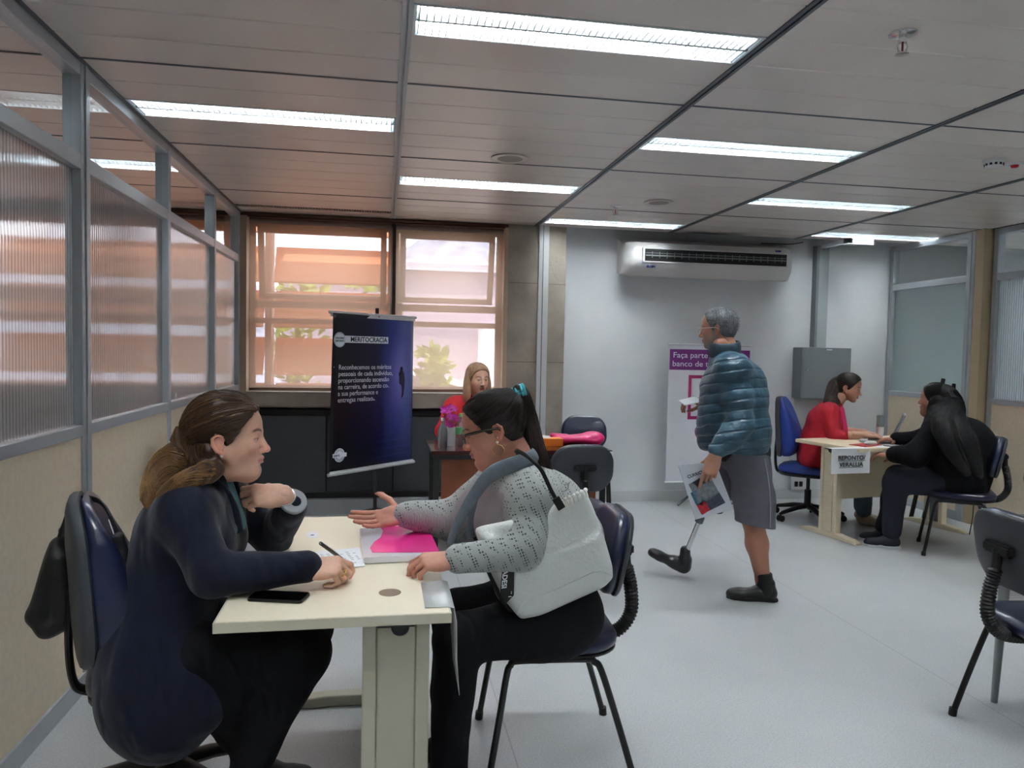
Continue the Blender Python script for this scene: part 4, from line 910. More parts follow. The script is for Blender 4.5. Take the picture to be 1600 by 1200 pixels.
# ================================================================== FIGURES: smooth bodies from blended distance fields
def nrm(v): v = np.array(v, float); return v/np.linalg.norm(v)
class Field:
    """distance field on a grid; shapes are given in the field's own frame"""
    def __init__(s, lo, hi, h):
        s.lo = np.array(lo, float); s.h = h; s.n = np.ceil((np.array(hi)-s.lo)/h).astype(int)+1
        s.d = np.full(s.n, .5, np.float32)
        s.ax = [(s.lo[i]+h*np.arange(s.n[i])).astype(np.float32) for i in range(3)]
    def win(s, lo, hi, pad):
        a = np.clip(np.floor((np.array(lo)-pad-s.lo)/s.h).astype(int), 0, s.n); b = np.clip(np.ceil((np.array(hi)+pad-s.lo)/s.h).astype(int)+1, 0, s.n)
        if (b-a).min() <= 0: return None
        sl = tuple(slice(p, q) for p, q in zip(a, b))
        return sl, s.ax[0][sl[0]][:, None, None], s.ax[1][sl[1]][None, :, None], s.ax[2][sl[2]][None, None, :]
    def op(s, sl, p, k, sub=False, inter=False):
        d = s.d[sl]
        if sub: p = -p
        if sub or inter:
            h = np.maximum(k-np.abs(d-p), 0)/max(k, 1e-9); s.d[sl] = np.maximum(d, p)+h*h*k/4
        else:
            h = np.maximum(k-np.abs(d-p), 0)/max(k, 1e-9); s.d[sl] = np.minimum(d, p)-h*h*k/4
    def cone(s, a, b, r1, r2=None, k=.01, sub=False, sq=None):
        """tapered capsule; sq=(direction, factor) flattens it along a direction"""
        r2 = r1 if r2 is None else r2; a = np.array(a, float); b = np.array(b, float); m = max(r1, r2)*(1 if sq is None else max(1, 1/sq[1]) if sq[1] < 1 else sq[1])
        w_ = s.win(np.minimum(a, b)-m, np.maximum(a, b)+m, k+s.h*4)
        if w_ is None: return s
        sl, X, Y, Z = w_; X = X-a[0]; Y = Y-a[1]; Z = Z-a[2]; ab = b-a
        L2 = max(ab@ab, 1e-12)
        if sq is not None:
            u = nrm(sq[0]); f = 1/sq[1]-1; du = (X*u[0]+Y*u[1]+Z*u[2])*f
            # keep the axis in place while squeezing
            tu = np.clip((X*ab[0]+Y*ab[1]+Z*ab[2])/L2, 0, 1)*(ab@u)*f; du = du-tu
            X = X+du*u[0]; Y = Y+du*u[1]; Z = Z+du*u[2]
        t = np.clip((X*ab[0]+Y*ab[1]+Z*ab[2])/L2, 0, 1)
        d = np.sqrt((X-t*ab[0])**2+(Y-t*ab[1])**2+(Z-t*ab[2])**2)-(r1+(r2-r1)*t)
        if sq is not None: d = d*min(1, sq[1])
        s.op(sl, d, k, sub); return s
    def chain(s, pts, rs, k=.01, **kw):
        for i in range(len(pts)-1): s.cone(pts[i], pts[i+1], rs[i], rs[i+1], k, **kw)
        return s
    def ell(s, c, r, k=.01, sub=False, R=None):
        c = np.array(c, float); r = np.array(r, float); m = r.max() if R is not None else r
        w_ = s.win(c-m, c+m, k+s.h*4)
        if w_ is None: return s
        sl, X, Y, Z = w_; X = X-c[0]; Y = Y-c[1]; Z = Z-c[2]
        if R is not None:
            R = np.array(R); X, Y, Z = X*R[0][0]+Y*R[0][1]+Z*R[0][2], X*R[1][0]+Y*R[1][1]+Z*R[1][2], X*R[2][0]+Y*R[2][1]+Z*R[2][2]
        k0 = np.sqrt((X/r[0])**2+(Y/r[1])**2+(Z/r[2])**2); k1 = np.sqrt((X/r[0]**2)**2+(Y/r[1]**2)**2+(Z/r[2]**2)**2)+1e-9
        s.op(sl, k0*(k0-1)/k1, k, sub); return s
    def plane(s, n, c, k=.005):
        """keep the side where n.p < c"""
        n = nrm(n); X, Y, Z = s.ax[0][:, None, None], s.ax[1][None, :, None], s.ax[2][None, None, :]
        s.op((slice(None),)*3, X*n[0]+Y*n[1]+Z*n[2]-c, k, inter=True); return s
    def warp(s, fn):
        X, Y, Z = s.ax[0][:, None, None], s.ax[1][None, :, None], s.ax[2][None, None, :]
        near = np.abs(s.d) < .03; s.d = np.where(near, s.d+fn(X, Y, Z), s.d).astype(np.float32); return s
    def mesh(s, smooth=1):
        d = s.d.copy()
        for ax in range(3):
            for e in (0, -1):
                sl = [slice(None)]*3; sl[ax] = e; d[tuple(sl)] = np.maximum(d[tuple(sl)], s.h*.5)
        ins = d < 0
        c = np.zeros(tuple(n-1 for n in d.shape), np.int8)
        for i in (0, 1):
            for j in (0, 1):
                for k in (0, 1): c += ins[i:d.shape[0]-1+i, j:d.shape[1]-1+j, k:d.shape[2]-1+k]
        act = (c > 0) & (c < 8); idx = np.full(act.shape, -1, np.int64); cells = np.argwhere(act); idx[act] = np.arange(len(cells))
        acc = np.zeros((len(cells), 3)); cnt = np.zeros(len(cells)); q = [(i, j, k) for i in (0, 1) for j in (0, 1) for k in (0, 1)]
        for p0 in q:
            for ax in range(3):
                if p0[ax]: continue
                p1 = list(p0); p1[ax] = 1
                A = d[tuple((cells+p0).T)]; B = d[tuple((cells+p1).T)]; m = (A < 0) != (B < 0)
                t = A[m]/(A[m]-B[m]); pt = np.tile(np.array(p0, float), (m.sum(), 1)); pt[:, ax] += t; acc[m] += pt; cnt[m] += 1
        V = (cells+acc/cnt[:, None])*s.h+s.lo
        F = []
        for ax in range(3):
            a1, a2 = [(1, 2), (2, 0), (0, 1)][ax]
            sl0 = [slice(None)]*3; sl1 = [slice(None)]*3; sl0[ax] = slice(0, -1); sl1[ax] = slice(1, None)
            ch = ins[tuple(sl0)] != ins[tuple(sl1)]; e = np.argwhere(ch); e = e[(e[:, a1] > 0) & (e[:, a2] > 0)]
            e = e[(e[:, a1] < d.shape[a1]-1) & (e[:, a2] < d.shape[a2]-1)]
            o1 = np.zeros(3, int); o1[a1] = 1; o2 = np.zeros(3, int); o2[a2] = 1
            qd = np.stack([idx[tuple((e-o1-o2).T)], idx[tuple((e-o2).T)], idx[tuple(e.T)], idx[tuple((e-o1).T)]], 1)
            fl = ~ins[tuple(e.T)]; qd[fl] = qd[fl][:, ::-1]; F.append(qd)
        F = np.concatenate(F); F = F[(F >= 0).all(1)]
        for _ in range(smooth):
            S = np.zeros_like(V); n_ = np.zeros(len(V))
            for a, b in ((0, 1), (1, 2), (2, 3), (3, 0)):
                np.add.at(S, F[:, a], V[F[:, b]]); np.add.at(n_, F[:, a], 1)
            V = V*.5+.5*S/np.maximum(n_, 1)[:, None]
        return V, F
def big_mesh(name, parts_, mats, parent, attr=None):
    """parts_: list of (V, F, material index[, colour attribute]) in world space, joined in one object"""
    inv = np.array(world_of(parent).inverted()); Vs, Fs, Mi, Cs = [], [], [], []; o = 0
    for p in parts_:
        V, F, mi = p[:3]; V = np.asarray(V)@inv[:3, :3].T+inv[:3, 3]; Vs.append(V); Fs.append(F+o); Mi.append(np.full(len(F), mi) if np.isscalar(mi) else mi); o += len(V)
        Cs.append(p[3] if len(p) > 3 else np.tile([.5, .5, .5], (len(V), 1)))
    V = np.concatenate(Vs); F = np.concatenate(Fs); me = bpy.data.meshes.new(name)
    me.vertices.add(len(V)); me.vertices.foreach_set('co', V.astype(np.float32).ravel())
    k = F.shape[1]; me.loops.add(len(F)*k); me.loops.foreach_set('vertex_index', F.astype(np.int32).ravel())
    me.polygons.add(len(F)); me.polygons.foreach_set('loop_start', np.arange(0, len(F)*k, k, dtype=np.int32)); me.polygons.foreach_set('loop_total', np.full(len(F), k, dtype=np.int32))
    me.polygons.foreach_set('material_index', np.concatenate(Mi).astype(np.int32)); me.polygons.foreach_set('use_smooth', np.ones(len(F), bool))
    for m in (mats if isinstance(mats, (list, tuple)) else [mats]): me.materials.append(m)
    if any(len(p) > 3 for p in parts_):
        ca = me.color_attributes.new('tint', 'FLOAT_COLOR', 'POINT'); C4 = np.ones((len(V), 4), np.float32); C4[:, :3] = np.concatenate(Cs); ca.data.foreach_set('color', C4.ravel())
    me.update(); me.validate(); ob = bpy.data.objects.new(name, me); COL.objects.link(ob); ob.parent = parent; return ob

def skin_mat(name, rough=.48):
    m, nt, b = new_mat(name); a = N(nt, 'ShaderNodeVertexColor'); a.layer_name = 'tint'
    n = N(nt, 'ShaderNodeTexNoise', Scale=90, Detail=3); nt.links.new(coords(nt), n.inputs['Vector'])
    mx = N(nt, 'ShaderNodeMix'); mx.data_type = 'RGBA'; mx.blend_type = 'MULTIPLY'; mx.inputs[0].default_value = 1
    nt.links.new(a.outputs[0], mx.inputs[6]); nt.links.new(ramp(nt, n.outputs[0], [(.3, (.93, .90, .89)), (.7, (1, 1, 1))]), mx.inputs[7])
    nt.links.new(mx.outputs[2], b.inputs['Base Color']); b.inputs['Roughness'].default_value = rough
    b.inputs['Subsurface Weight'].default_value = .12; b.inputs['Subsurface Radius'].default_value = (.02, .008, .004); b.inputs['Subsurface Scale'].default_value = .3
    bp = N(nt, 'ShaderNodeBump', Strength=.12, Distance=.002); nt.links.new(n.outputs[0], bp.inputs['Height']); nt.links.new(bp.outputs[0], b.inputs['Normal'])
    return m
SKIN = skin_mat('skin')
def rot3(yaw, pitch=0, roll=0):
    """local +x forward; yaw about z, pitch>0 looks up, roll>0 tips to the left shoulder down"""
    R = Matrix.Rotation(yaw, 3, 'Z') @ Matrix.Rotation(-pitch, 3, 'Y') @ Matrix.Rotation(roll, 3, 'X'); return np.array(R)
HEADS = {}
def bump_(x, c, w_): return np.exp(-((x-c)/w_)**2)
def head(pos, R, skin, sc_=1.0, male=False, full=0.0, hs=.0021, lips=(.62, .25, .24), brow=(.08, .05, .035), beard=None, eyes_open=1.0, neck_to=None, chin=0.0, neck_r=None, nose=1.0, jowl=0.0, smile=0.0):
    """returns mesh part in world space plus a transform function. full widens cheeks and jaw"""
    f = Field((-.13, -.112, -.25), (.14, .112, .14), hs); w_ = 1+full*.12
    f.ell((-.010, 0, .034), (.096, .076, .082), 0)
    f.ell((.034, 0, .028), (.052, .060, .062), .03)
    f.ell((.030, 0, -.035), (.056, .056*w_, .070), .03)
    jr = .022 if male else .019
    for s in (-1, 1):
        f.cone((-.004, s*.052*w_, -.040), (.054, s*.018, -.091), jr, jr*.85, .03)
        f.ell((.046, s*.034*w_, -.030), (.034, .027*w_, .030), .025)
    f.ell((.068+chin, 0, -.096), (.021, .022, .019), .022)
    f.ell((.058, 0, -.064), (.035, .032, .027), .02)
    if jowl: f.ell((.030, 0, -.105), (.055, .045, .022+.012*jowl), .03); f.cone((-.0, 0, -.09), (.055, 0, -.108), .042*jowl+.01, .02, .03)
    br = .0115 if male else .008
    for s in (-1, 1):
        f.cone((.071, s*.038, .019), (.083, s*.010, .014), br, br, .014)
        f.ell((.100, s*.031, -.001), (.017, .017, .012), .013, sub=True)
        f.ell((.0735, s*.031, -.001), (.0145, .0150, .0125), .006)
    n = nose
    f.cone((.084, 0, .010), (.088+.015*n, 0, -.030), .0072, .0098, .012)
    f.ell((.0905+.016*n, 0, -.036), (.0112, .0100, .0095), .008)
    for s in (-1, 1): f.ell((.092+.004*n, s*.0125, -.040), (.010, .0072, .0072), .006); f.ell((.099, s*.0065, -.0475), (.004, .003, .003), .002, sub=True)
    zm = -.068
    for s in (-1, 1):
        f.chain([(.0945, s*.0, zm+.0055), (.0928, s*.010, zm+.0062), (.083, s*.023, zm+.001+.004*smile)], [.0054, .0052, .0022], .005)
        f.chain([(.0930, 0, zm-.0065), (.0903, s*.011, zm-.006), (.082, s*.022, zm-.001+.004*smile)], [.0062, .0055, .002], .005)
    for s in (-1, 1): f.chain([(.101, 0, zm), (.096, s*.012, zm), (.088, s*.024, zm+.001+.004*smile)], [.0022, .0020, .0016], .003, sub=True)
    f.ell((.096, 0, -.0835), (.012, .02, .005), .008, sub=True)
    # ears
    for s in (-1, 1):
        E = [(-.004, s*.077, -.040), (-.016, s*.081, -.034), (-.027, s*.086, -.016), (-.027, s*.088, .002), (-.017, s*.086, .013), (-.004, s*.081, .010), (.002, s*.077, -.002)]
        f.chain(E, [.0055, .0052, .0045, .0042, .0042, .004, .0035], .003)
        f.ell((-.011, s*.079, -.012), (.014, .0042, .022), .003, R=[[.97, -.25*s, 0], [.25*s, .97, 0], [0, 0, 1]])
        f.ell((-.003, s*.0835, -.012), (.0065, .004, .009), .003, sub=True)
        f.ell((-.003, s*.078, -.042), (.006, .004, .008), .004)
    nr = neck_r or (.056 if male else .047)
    nb = (-.045, 0, -.25) if neck_to is None else neck_to
    f.cone((-.022, 0, -.045), nb, nr, nr*1.04, .03)
    V, F = f.mesh(1)
    x, y, z = V.T; sk = np.array(skin[:3]); C_ = np.tile(sk, (len(V), 1))
    def mixc(wt, col):
        wt = np.clip(wt, 0, 1)[:, None]; C_[:] = C_*(1-wt)+np.array(col)*wt
    ay = np.abs(y)
    mixc(.30*(bump_(ay, .045, .02)*bump_(z, -.03, .022)*(x > .03)), sk*[1.05, .68, .66])          # cheeks
    mixc(.30*bump_(x, .108, .014)*bump_(z, -.036, .016), sk*[1.0, .66, .62])
    mixc(.45*(ay > .076)*(x < .01)*(z < .02), sk*[1.05, .62, .56])                                      # ears
    zl = zm+.16*ay*smile
    lipm = (x > .078)*(1/(1+np.exp((ay-.0225)/.0012)))*(1/(1+np.exp((np.abs(z-zl)-.0105*np.sqrt(np.clip(1-(ay/.0245)**2, 0, 1)))/.0008)))
    mixc(lipm*.7, lips); mixc((x > .078)*bump_(z, zm+.001+.1*ay*smile, .0013)*(ay < .024)*.6, np.array(lips)*.4)
    bz_ = .0200+.0055*np.clip(1-((ay-.034)/.02)**2, -1, 1)
    mixc(.9*(x > .045)/(1+np.exp((np.abs(z-bz_)-.0036)/.0008))/(1+np.exp((np.abs(ay-.032)-.0185)/.0015)), brow)   # brows
    # lashes and lid line
    lz = -.001+(.006*eyes_open-.0035)*np.sqrt(np.clip(1-((ay-.031)/.0155)**2, 0, 1))
    mixc(.85*(x > .06)/(1+np.exp((np.abs(z-lz)-.0019)/.0006))/(1+np.exp((np.abs(ay-.031)-.0150)/.0008)), np.array(brow)*.5)
    if eyes_open > .3:
        lo = -.001-.0045*np.sqrt(np.clip(1-((ay-.031)/.0145)**2, 0, 1))
        mid = (z < lz-.0008)*(z > lo)*(np.abs(ay-.031) < .0135)*(x > .06); mixc(mid*.95, (.62, .58, .56))
        mixc((mid > 0)*(np.sqrt((ay-.031)**2+(z+.0005)**2) < .0062), (.05, .03, .018))
        mixc((mid > 0)*(np.sqrt((ay-.031)**2+(z+.0005)**2) < .0025), (.005, .005, .005))
    else: mixc(.25*bump_(z, .004, .006)*bump_(ay, .031, .014)*(x > .06), sk*.6)
    if beard is not None:
        bd = (x > -.01)*(1/(1+np.exp((z+.050+.25*np.clip(x-.03, -.03, .1)*0)/.006)))*(z > -.135)*(1-lipm)*(1/(1+np.exp((.028-ay+.6*np.clip(-.050-z, 0, 1)*6*.02)/.006*(z > -.052))))
        bd = np.maximum(bd, (z < -.078)*(z > -.125)*(x > .01)); bd = np.maximum(bd, (ay > .045)*(x < .022)*(x > .0)*(z < .01)*(z > -.08)); bd = np.maximum(bd, (x > .085)*(np.abs(z+.0555) < .0045)*(ay < .024))
        mixc(bd*.85*(1-lipm), beard)
    P = np.array(pos, float); Vw = (V*sc_)@R.T+P
    return (Vw, F, 0, C_), (lambda q: (np.array(q, float)*sc_)@R.T+P)
def hand(wrist, fwd, palm, thumb_side, skin, curls=((20, 30, 20),)*4, spread=0.0, thumb=(25, 15), sc_=1.0, hs=.0019, back=.10, backdir=None, thumb_out=.9, r_arm=.026):
    """wrist point, finger direction, palm normal; thumb_side +1/-1 relative to cross(fwd, palm)"""
    fx = nrm(fwd); pn = np.array(palm, float); pn = nrm(pn-fx*(pn@fx)); ty = np.cross(fx, pn)*thumb_side
    B = np.stack([fx, ty, pn], 1)                       # local x fingers, y thumb side, z palm
    f = Field((-.10, -.065, -.05), (.21, .10, .11), hs)
    K = [(.088, .027, -.002), (.092, .009, -.004), (.086, -.010, -.003), (.078, -.027, .0)]
    for (kx, ky, kz), r in zip(K, (.0118, .0118, .0112, .0102)):
        f.cone((.0, ky*.62, 0), (kx, ky, kz), .0135, r, .012)
    f.ell((.045, 0, .004), (.045, .036, .013), .01)
    f.ell((.035, .022, .010), (.032, .016, .013), .012)      # thenar
    f.ell((.040, -.025, .007), (.034, .011, .012), .01)
    bd = np.array((-1, 0, 0)) if backdir is None else np.array(nrm(backdir))@B
    f.cone((0, 0, 0), tuple(bd*back), r_arm*.93, r_arm, .02, sq=((0, 0, 1), .78))
    LEN = [(.043, .026, .021), (.047, .030, .022), (.043, .028, .021), (.034, .021, .019)]
    tips = []
    for i, (k_, ln) in enumerate(zip(K, LEN)):
        c = curls[i if len(curls) > 1 else 0]; a = 0; p = np.array(k_, float); sp_ = spread*(1.5-i)*.5+(.02*(1.5-i))
        pts = [p.copy()]
        for L_, cc in zip(ln, c):
            a += math.radians(cc); p = p+L_*np.array((math.cos(a)*math.cos(sp_), math.cos(a)*math.sin(sp_), math.sin(a))); pts.append(p.copy())
        r = (.0098, .0089, .0082, .0072) if i < 3 else (.0085, .0077, .0071, .0062)
        f.chain(pts, r, .0028); tips.append(pts[-1])
    a0, a1 = math.radians(thumb[0]), math.radians(thumb[1]); p = np.array((.018, .026, .006)); pts = [p.copy()]
    d = nrm((1-.45*thumb_out, thumb_out, .25+math.sin(a0))); p = p+.046*d; pts.append(p.copy())
    d = nrm(d+np.array((.55, -.25*thumb[1]/15, math.sin(a1)*.6))); p = p+.034*d; pts.append(p.copy())
    d = nrm(d+np.array((.35, -.2*thumb[1]/15, math.sin(a1)*.4))); p = p+.026*d; pts.append(p.copy())
    f.chain(pts, (.0135, .0108, .0095, .0078), .006); tips.append(pts[-1])
    V, F = f.mesh(1); x, y, z = V.T; sk = np.array(skin[:3]); C_ = np.tile(sk, (len(V), 1))
    for t_ in tips:
        w2 = np.exp(-((V-t_)**2).sum(1)/.010**2)[:, None]*.35; C_ = C_*(1-w2)+sk*np.array([1.08, .75, .72])*w2
    for k_ in K:
        w2 = np.exp(-((V-(np.array(k_)+(0, 0, -.008)))**2).sum(1)/.008**2)[:, None]*.2; C_ = C_*(1-w2)+sk*np.array([1.0, .72, .66])*w2
    Wp = np.array(wrist, float)
    return (V*sc_@B.T+Wp, F, 0, C_), (lambda q: (np.array(q, float)*sc_)@B.T+Wp), [t_*sc_@B.T+Wp for t_ in tips]
def V3(*a): return np.array(a, float)
def torso_field(J, inflate=0, lo=None, hi=None, h=.006, g=1.0, chest=.105, waist=.105, hip=.12, yoff=None, shoulder=.055, belly=0, bust=0):
    pts = np.array([J[k] for k in J]); lo = pts.min(0)-.25 if lo is None else lo; hi = pts.max(0)+.25 if hi is None else hi
    return Field(lo, hi, h)
def torso(f, J, i=0.0, chest=.10, waist=.10, hip=.125, belly=0, bust=0, k=.06, shr=.058):
    """solid trunk around the joints: pelvis, waist, chest, neck, shL, shR, hipL, hipR; i = thickness of cloth"""
    P, W_, Cc, Nk = [V3(*J[q]) for q in ('pelvis', 'waist', 'chest', 'neck')]; sl, sr = V3(*J['shL']), V3(*J['shR'])
    side = nrm(sl-sr); up = nrm(Nk-P); fr = np.cross(side, up)
    for s in (-1, 1):
        f.cone(P+side*s*hip*.55, W_+side*s*waist*.42, hip*.88+i, waist+i, k); f.cone(W_+side*s*waist*.42, Cc+side*s*chest*.62, waist+i, chest+i, k)
    f.cone(Cc+side*.045, sl*.80+Nk*.20, chest*.9+i, shr+i, k); f.cone(Cc-side*.045, sr*.80+Nk*.20, chest*.9+i, shr+i, k)
    f.cone(sl, sr, shr+i, shr+i, k*.7); f.cone(Cc, Nk, chest*.8+i, .05+i, k)
    if bust:
        for s in (-1, 1): f.ell(Cc+side*s*.075+fr*(chest*.80)-up*.02, (.06*bust+i,)*3, .05)
    if belly: f.ell((P*.45+W_*.55)+fr*(waist*.55), (belly+i, belly*1.15+i, belly+i), .06)
    return f
def limb(f, a, b, c, r, i=0, k=.025):
    f.cone(a, b, r[0]+i, r[1]+i, k); f.cone(b, c, r[1]+i, r[2]+i, k); return f
def folds(amp=.004, sc_=1.0, seed=0):
    r = np.random.RandomState(seed); D = [nrm(r.normal(size=3))*(18+14*r.rand())*sc_ for _ in range(5)]; ph = r.rand(5)*6
    def fn(X, Y, Z):
        o = 0
        wx = .02*np.sin(9*Z+3*X+ph[0]); 
        for d, p in zip(D, ph): o = o+np.sin((X+wx)*d[0]+Y*d[1]+(Z+wx)*d[2]*1.3+p)
        return (amp*.4*o).astype(np.float32)
    return fn
def bodyfield(J, h=.007, pad=.18):
    pts = np.array([J[k] for k in J]); return Field(pts.min(0)-pad, pts.max(0)+pad, h)
def skin_body(J, skin, girth=1.0, legs=True, h=.007, wr=.025, arms='LR'):
    f = bodyfield(J, h); torso(f, J, -.006, .092*girth, .09*girth, .11*girth)
    for s in arms: limb(f, J['sh'+s], J['el'+s], J['wr'+s], (.046*girth, .038*girth, wr))
    for s in 'LR':
        if not legs: break
        if 'kn'+s in J: limb(f, J['hip'+s], J['kn'+s], J['an'+s], (.080*girth, .055*girth, .036))
    f.cone(J['neck'], J['headb'], .047, .046, .03)
    V, F = f.mesh(1); return (V, F, 0, np.tile(np.array(skin[:3]), (len(V), 1)))
def cloth(name, fn, J, m, parent, h=.0065, fold=.004, seed=1, pad=.2, box=None, smooth=1, which=None):
    f = bodyfield(J, h, pad) if box is None else Field(box[0], box[1], h)
    fn(f)
    if fold: f.warp(folds(fold, 1, seed))
    V, F = f.mesh(smooth); return big_mesh(name, [(V, F, 0 if which is None else which(V[F[:, 0]]))], m, parent)
# ---- hair
def hair_mat(name, c1, c2, c3=None, rough=.42):
    m, nt, b = new_mat(name); L = nt.links.new
    a = N(nt, 'ShaderNodeVertexColor'); a.layer_name = 'tint'; n = N(nt, 'ShaderNodeTexNoise', Scale=30, Detail=5); L(coords(nt), n.inputs['Vector'])
    base = ramp(nt, n.outputs[0], [(.3, c1), (.7, c2)])
    mx = N(nt, 'ShaderNodeMix'); mx.data_type = 'RGBA'; sp = N(nt, 'ShaderNodeSeparateColor'); L(a.outputs[0], sp.inputs[0]); L(sp.outputs[0], mx.inputs[0]); L(base, mx.inputs[6]); mx.inputs[7].default_value = (*((c3 or c2)[:3]), 1)
    L(mx.outputs[2], b.inputs['Base Color']); b.inputs['Roughness'].default_value = rough; b.inputs['Specular IOR Level'].default_value = .35
    return m
def strands_mesh(curves, r0=.0011, r1=.0005, n=3, tips=None):
    """curves: list of (k,3) arrays -> (V,F,tint) of thin tapered tubes"""
    Vs, Fs, Cs = [], [], []; o = 0; rs_ = np.random.RandomState(len(curves))
    for ci, c in enumerate(curves):
        c = np.asarray(c); k = len(c); T = np.gradient(c, axis=0); T /= np.linalg.norm(T, axis=1)[:, None]+1e-9
        a = np.cross(T, (.3, .2, .93)); a /= np.linalg.norm(a, axis=1)[:, None]+1e-9; b = np.cross(T, a)
        r = (r0+(r1-r0)*np.linspace(0, 1, k)**2)[:, None]
        for q in range(n):
            th = 2*PI*q/n; Vs.append(c+a*np.cos(th)*r+b*np.sin(th)*r)
        t = np.linspace(0, 1, k); 
        Cs.append(np.tile(np.stack([np.clip(t*(1 if tips is None else tips)+rs_.normal()*.28, 0, 1), t*0, t*0], 1), (n, 1)))
        i = np.arange(k-1)
        for q in range(n):
            q2 = (q+1) % n; Fs.append(np.stack([o+q*k+i, o+q2*k+i, o+q2*k+i+1, o+q*k+i+1], 1))
        o += n*k
    return np.concatenate(Vs), np.concatenate(Fs), np.concatenate(Cs)
CR_C, CR_R = V3(-.010, 0, .034), V3(.096, .076, .082)
def cap_field(front=.028, low=-.075, off=.010, ear=True, hs=.0024, hl=(.87, -.495), side=None, extra=None, back=0.0):
    f = Field((-.16, -.115, -.14), (.12, .115, .15), hs)
    f.ell(CR_C, CR_R+off, 0); f.ell((.034, 0, .028), (.052+off, .060+off, .062+off), .03)
    f.ell((-.045-back, 0, -.02), (.048+off, .058+off, .06), .03)
    f.plane((hl[0], 0, hl[1]), front, .008); f.plane((0, 0, -1), -low, .01)
    if ear:
        for s in (-1, 1): f.ell((-.008, s*.088, -.020), (.024, .02, .034), .006, sub=True)
    if extra: extra(f)
    return f
def head_strands(T, n=420, target=(-.1, 0, .03), lift=1.10, seed=0, fld=None, front=.028, hl=(.87, -.495), low=-.07, steps=12, jit=.006, wid=1):
    """strands combed over the skull from everywhere on the scalp to a target point (head coordinates)"""
    r = np.random.RandomState(seed); out = []; tg = nrm((V3(*target)-CR_C)/CR_R)
    while len(out) < n:
        d = nrm(r.normal(size=3)); p = CR_C+d*CR_R*1.1
        if hl[0]*p[0]+hl[1]*p[2] > front+.004 or p[2] < low: continue
        if abs(p[1]) > .066 and p[0] > -.028 and p[2] < .018: continue
        ang = math.acos(np.clip(d@tg, -1, 1)); 
        if ang < .12: continue
        t = np.linspace(0, 1, steps); s = (np.sin((1-t)*ang)[:, None]*d+np.sin(t*ang)[:, None]*tg)/math.sin(ang)
        rad = lift+.035*r.rand()+.02*np.sin(t*PI); q = CR_C+s*(CR_R)*np.asarray(rad)[:, None] if np.ndim(rad) else CR_C+s*CR_R*rad
        if fld is not None:
            sc_g = np.linspace(.92, 1.75, 84); dirs = q-CR_C; dirs /= np.linalg.norm(dirs/CR_R, axis=1)[:, None]
            P_ = CR_C+dirs[:, None, :]*sc_g[None, :, None]; ix = np.clip(np.round((P_-fld.lo)/fld.h).astype(int), 0, np.array(fld.d.shape)-1)
            dd = fld.d[ix[..., 0], ix[..., 1], ix[..., 2]]; inside = dd < .0003; last = np.where(inside.any(1), 83-np.argmax(inside[:, ::-1], axis=1), 20); s2 = sc_g[np.minimum(last+1, 83)]
            s2 = np.convolve(np.pad(s2, 2, 'edge'), np.ones(5)/5, 'valid')+.012*r.rand()
            q = CR_C+dirs*s2[:, None]
        q = q+r.normal(size=3)*jit*.15; out.append(T(q) if T else q)
    return out
def lock(center, rad, n=120, seed=0, steps=20, jit=.15, flat=None, wave=0):
    """strands running along a centreline (list of world points) inside radii"""
    r = np.random.RandomState(seed); P_ = np.array(spline(center, 8)); L_ = len(P_); R_ = np.interp(np.linspace(0, 1, L_), np.linspace(0, 1, len(rad)), rad)
    T = np.gradient(P_, axis=0); T /= np.linalg.norm(T, axis=1)[:, None]; a = np.cross(T, (0.0, 1, .01)); a /= np.linalg.norm(a, axis=1)[:, None]; b = np.cross(T, a); out = []
    ss = np.linspace(0, L_-1, steps).astype(int)
    for _ in range(n):
        th = r.rand()*2*PI; q = math.sqrt(r.rand())*.25+.78; e = .80+.2*r.rand(); dr = r.normal()*jit; 
        fl = 1 if flat is None else flat
        idx = ss[:max(4, int(steps*e))]; tt = idx/(L_-1)
        th2 = th+dr*tt*2+wave*np.sin(tt*9+th)
        out.append(P_[idx]+(a[idx]*np.cos(th2)[:, None]*fl+b[idx]*np.sin(th2)[:, None])*(R_[idx]*q)[:, None])
    return out
def person(loc, label): return thing('person', loc, label, 'person')
def ball(parent, name, c, r, m, n=14):
    return MB().lathe([(r*math.sin(PI*i/n)+1e-5, -r*math.cos(PI*i/n)) for i in range(n+1)], c, 16).build(name, m, parent, smooth=3)
def ring(parent, name, c, nv, R_, r, m, n=32, arc=1.0, ph=0):
    nv = nrm(nv); a = nrm(np.cross(nv, (.1, .2, .97))); b = np.cross(nv, a)
    return MB().tube([np.array(c)+a*math.cos(t)*R_+b*math.sin(t)*R_ for t in np.linspace(ph, ph+2*PI*arc, n)], r, 8).build(name, m, parent, smooth=3)
def shoe(f, heel, toe, w_=.045, hgt=.055, up=(0, 0, 1), sole=.0):
    """a closed shoe between heel and toe ground points"""
    heel, toe, up = V3(*heel), V3(*toe), V3(*up); d = nrm(toe-heel); L_ = np.linalg.norm(toe-heel)
    f.cone(heel+d*.035+up*.045, heel+d*.10+up*.05, w_*.75, w_*.82, .02); f.cone(heel+d*.09+up*.042, toe-d*.05+up*.032, w_*.85, w_*.72, .03, sq=(up, .85)); f.cone(toe-d*.08+up*.03, toe-d*.04+up*.026, w_*.85, w_*.65, .02, sq=(up, .8))
    f.cone(heel+d*.045+up*.05, heel+d*.05+up*.10, w_*.78, w_*.8, .02)
    f.plane(tuple(-np.array(up)), -(heel@up)-.002, .004)
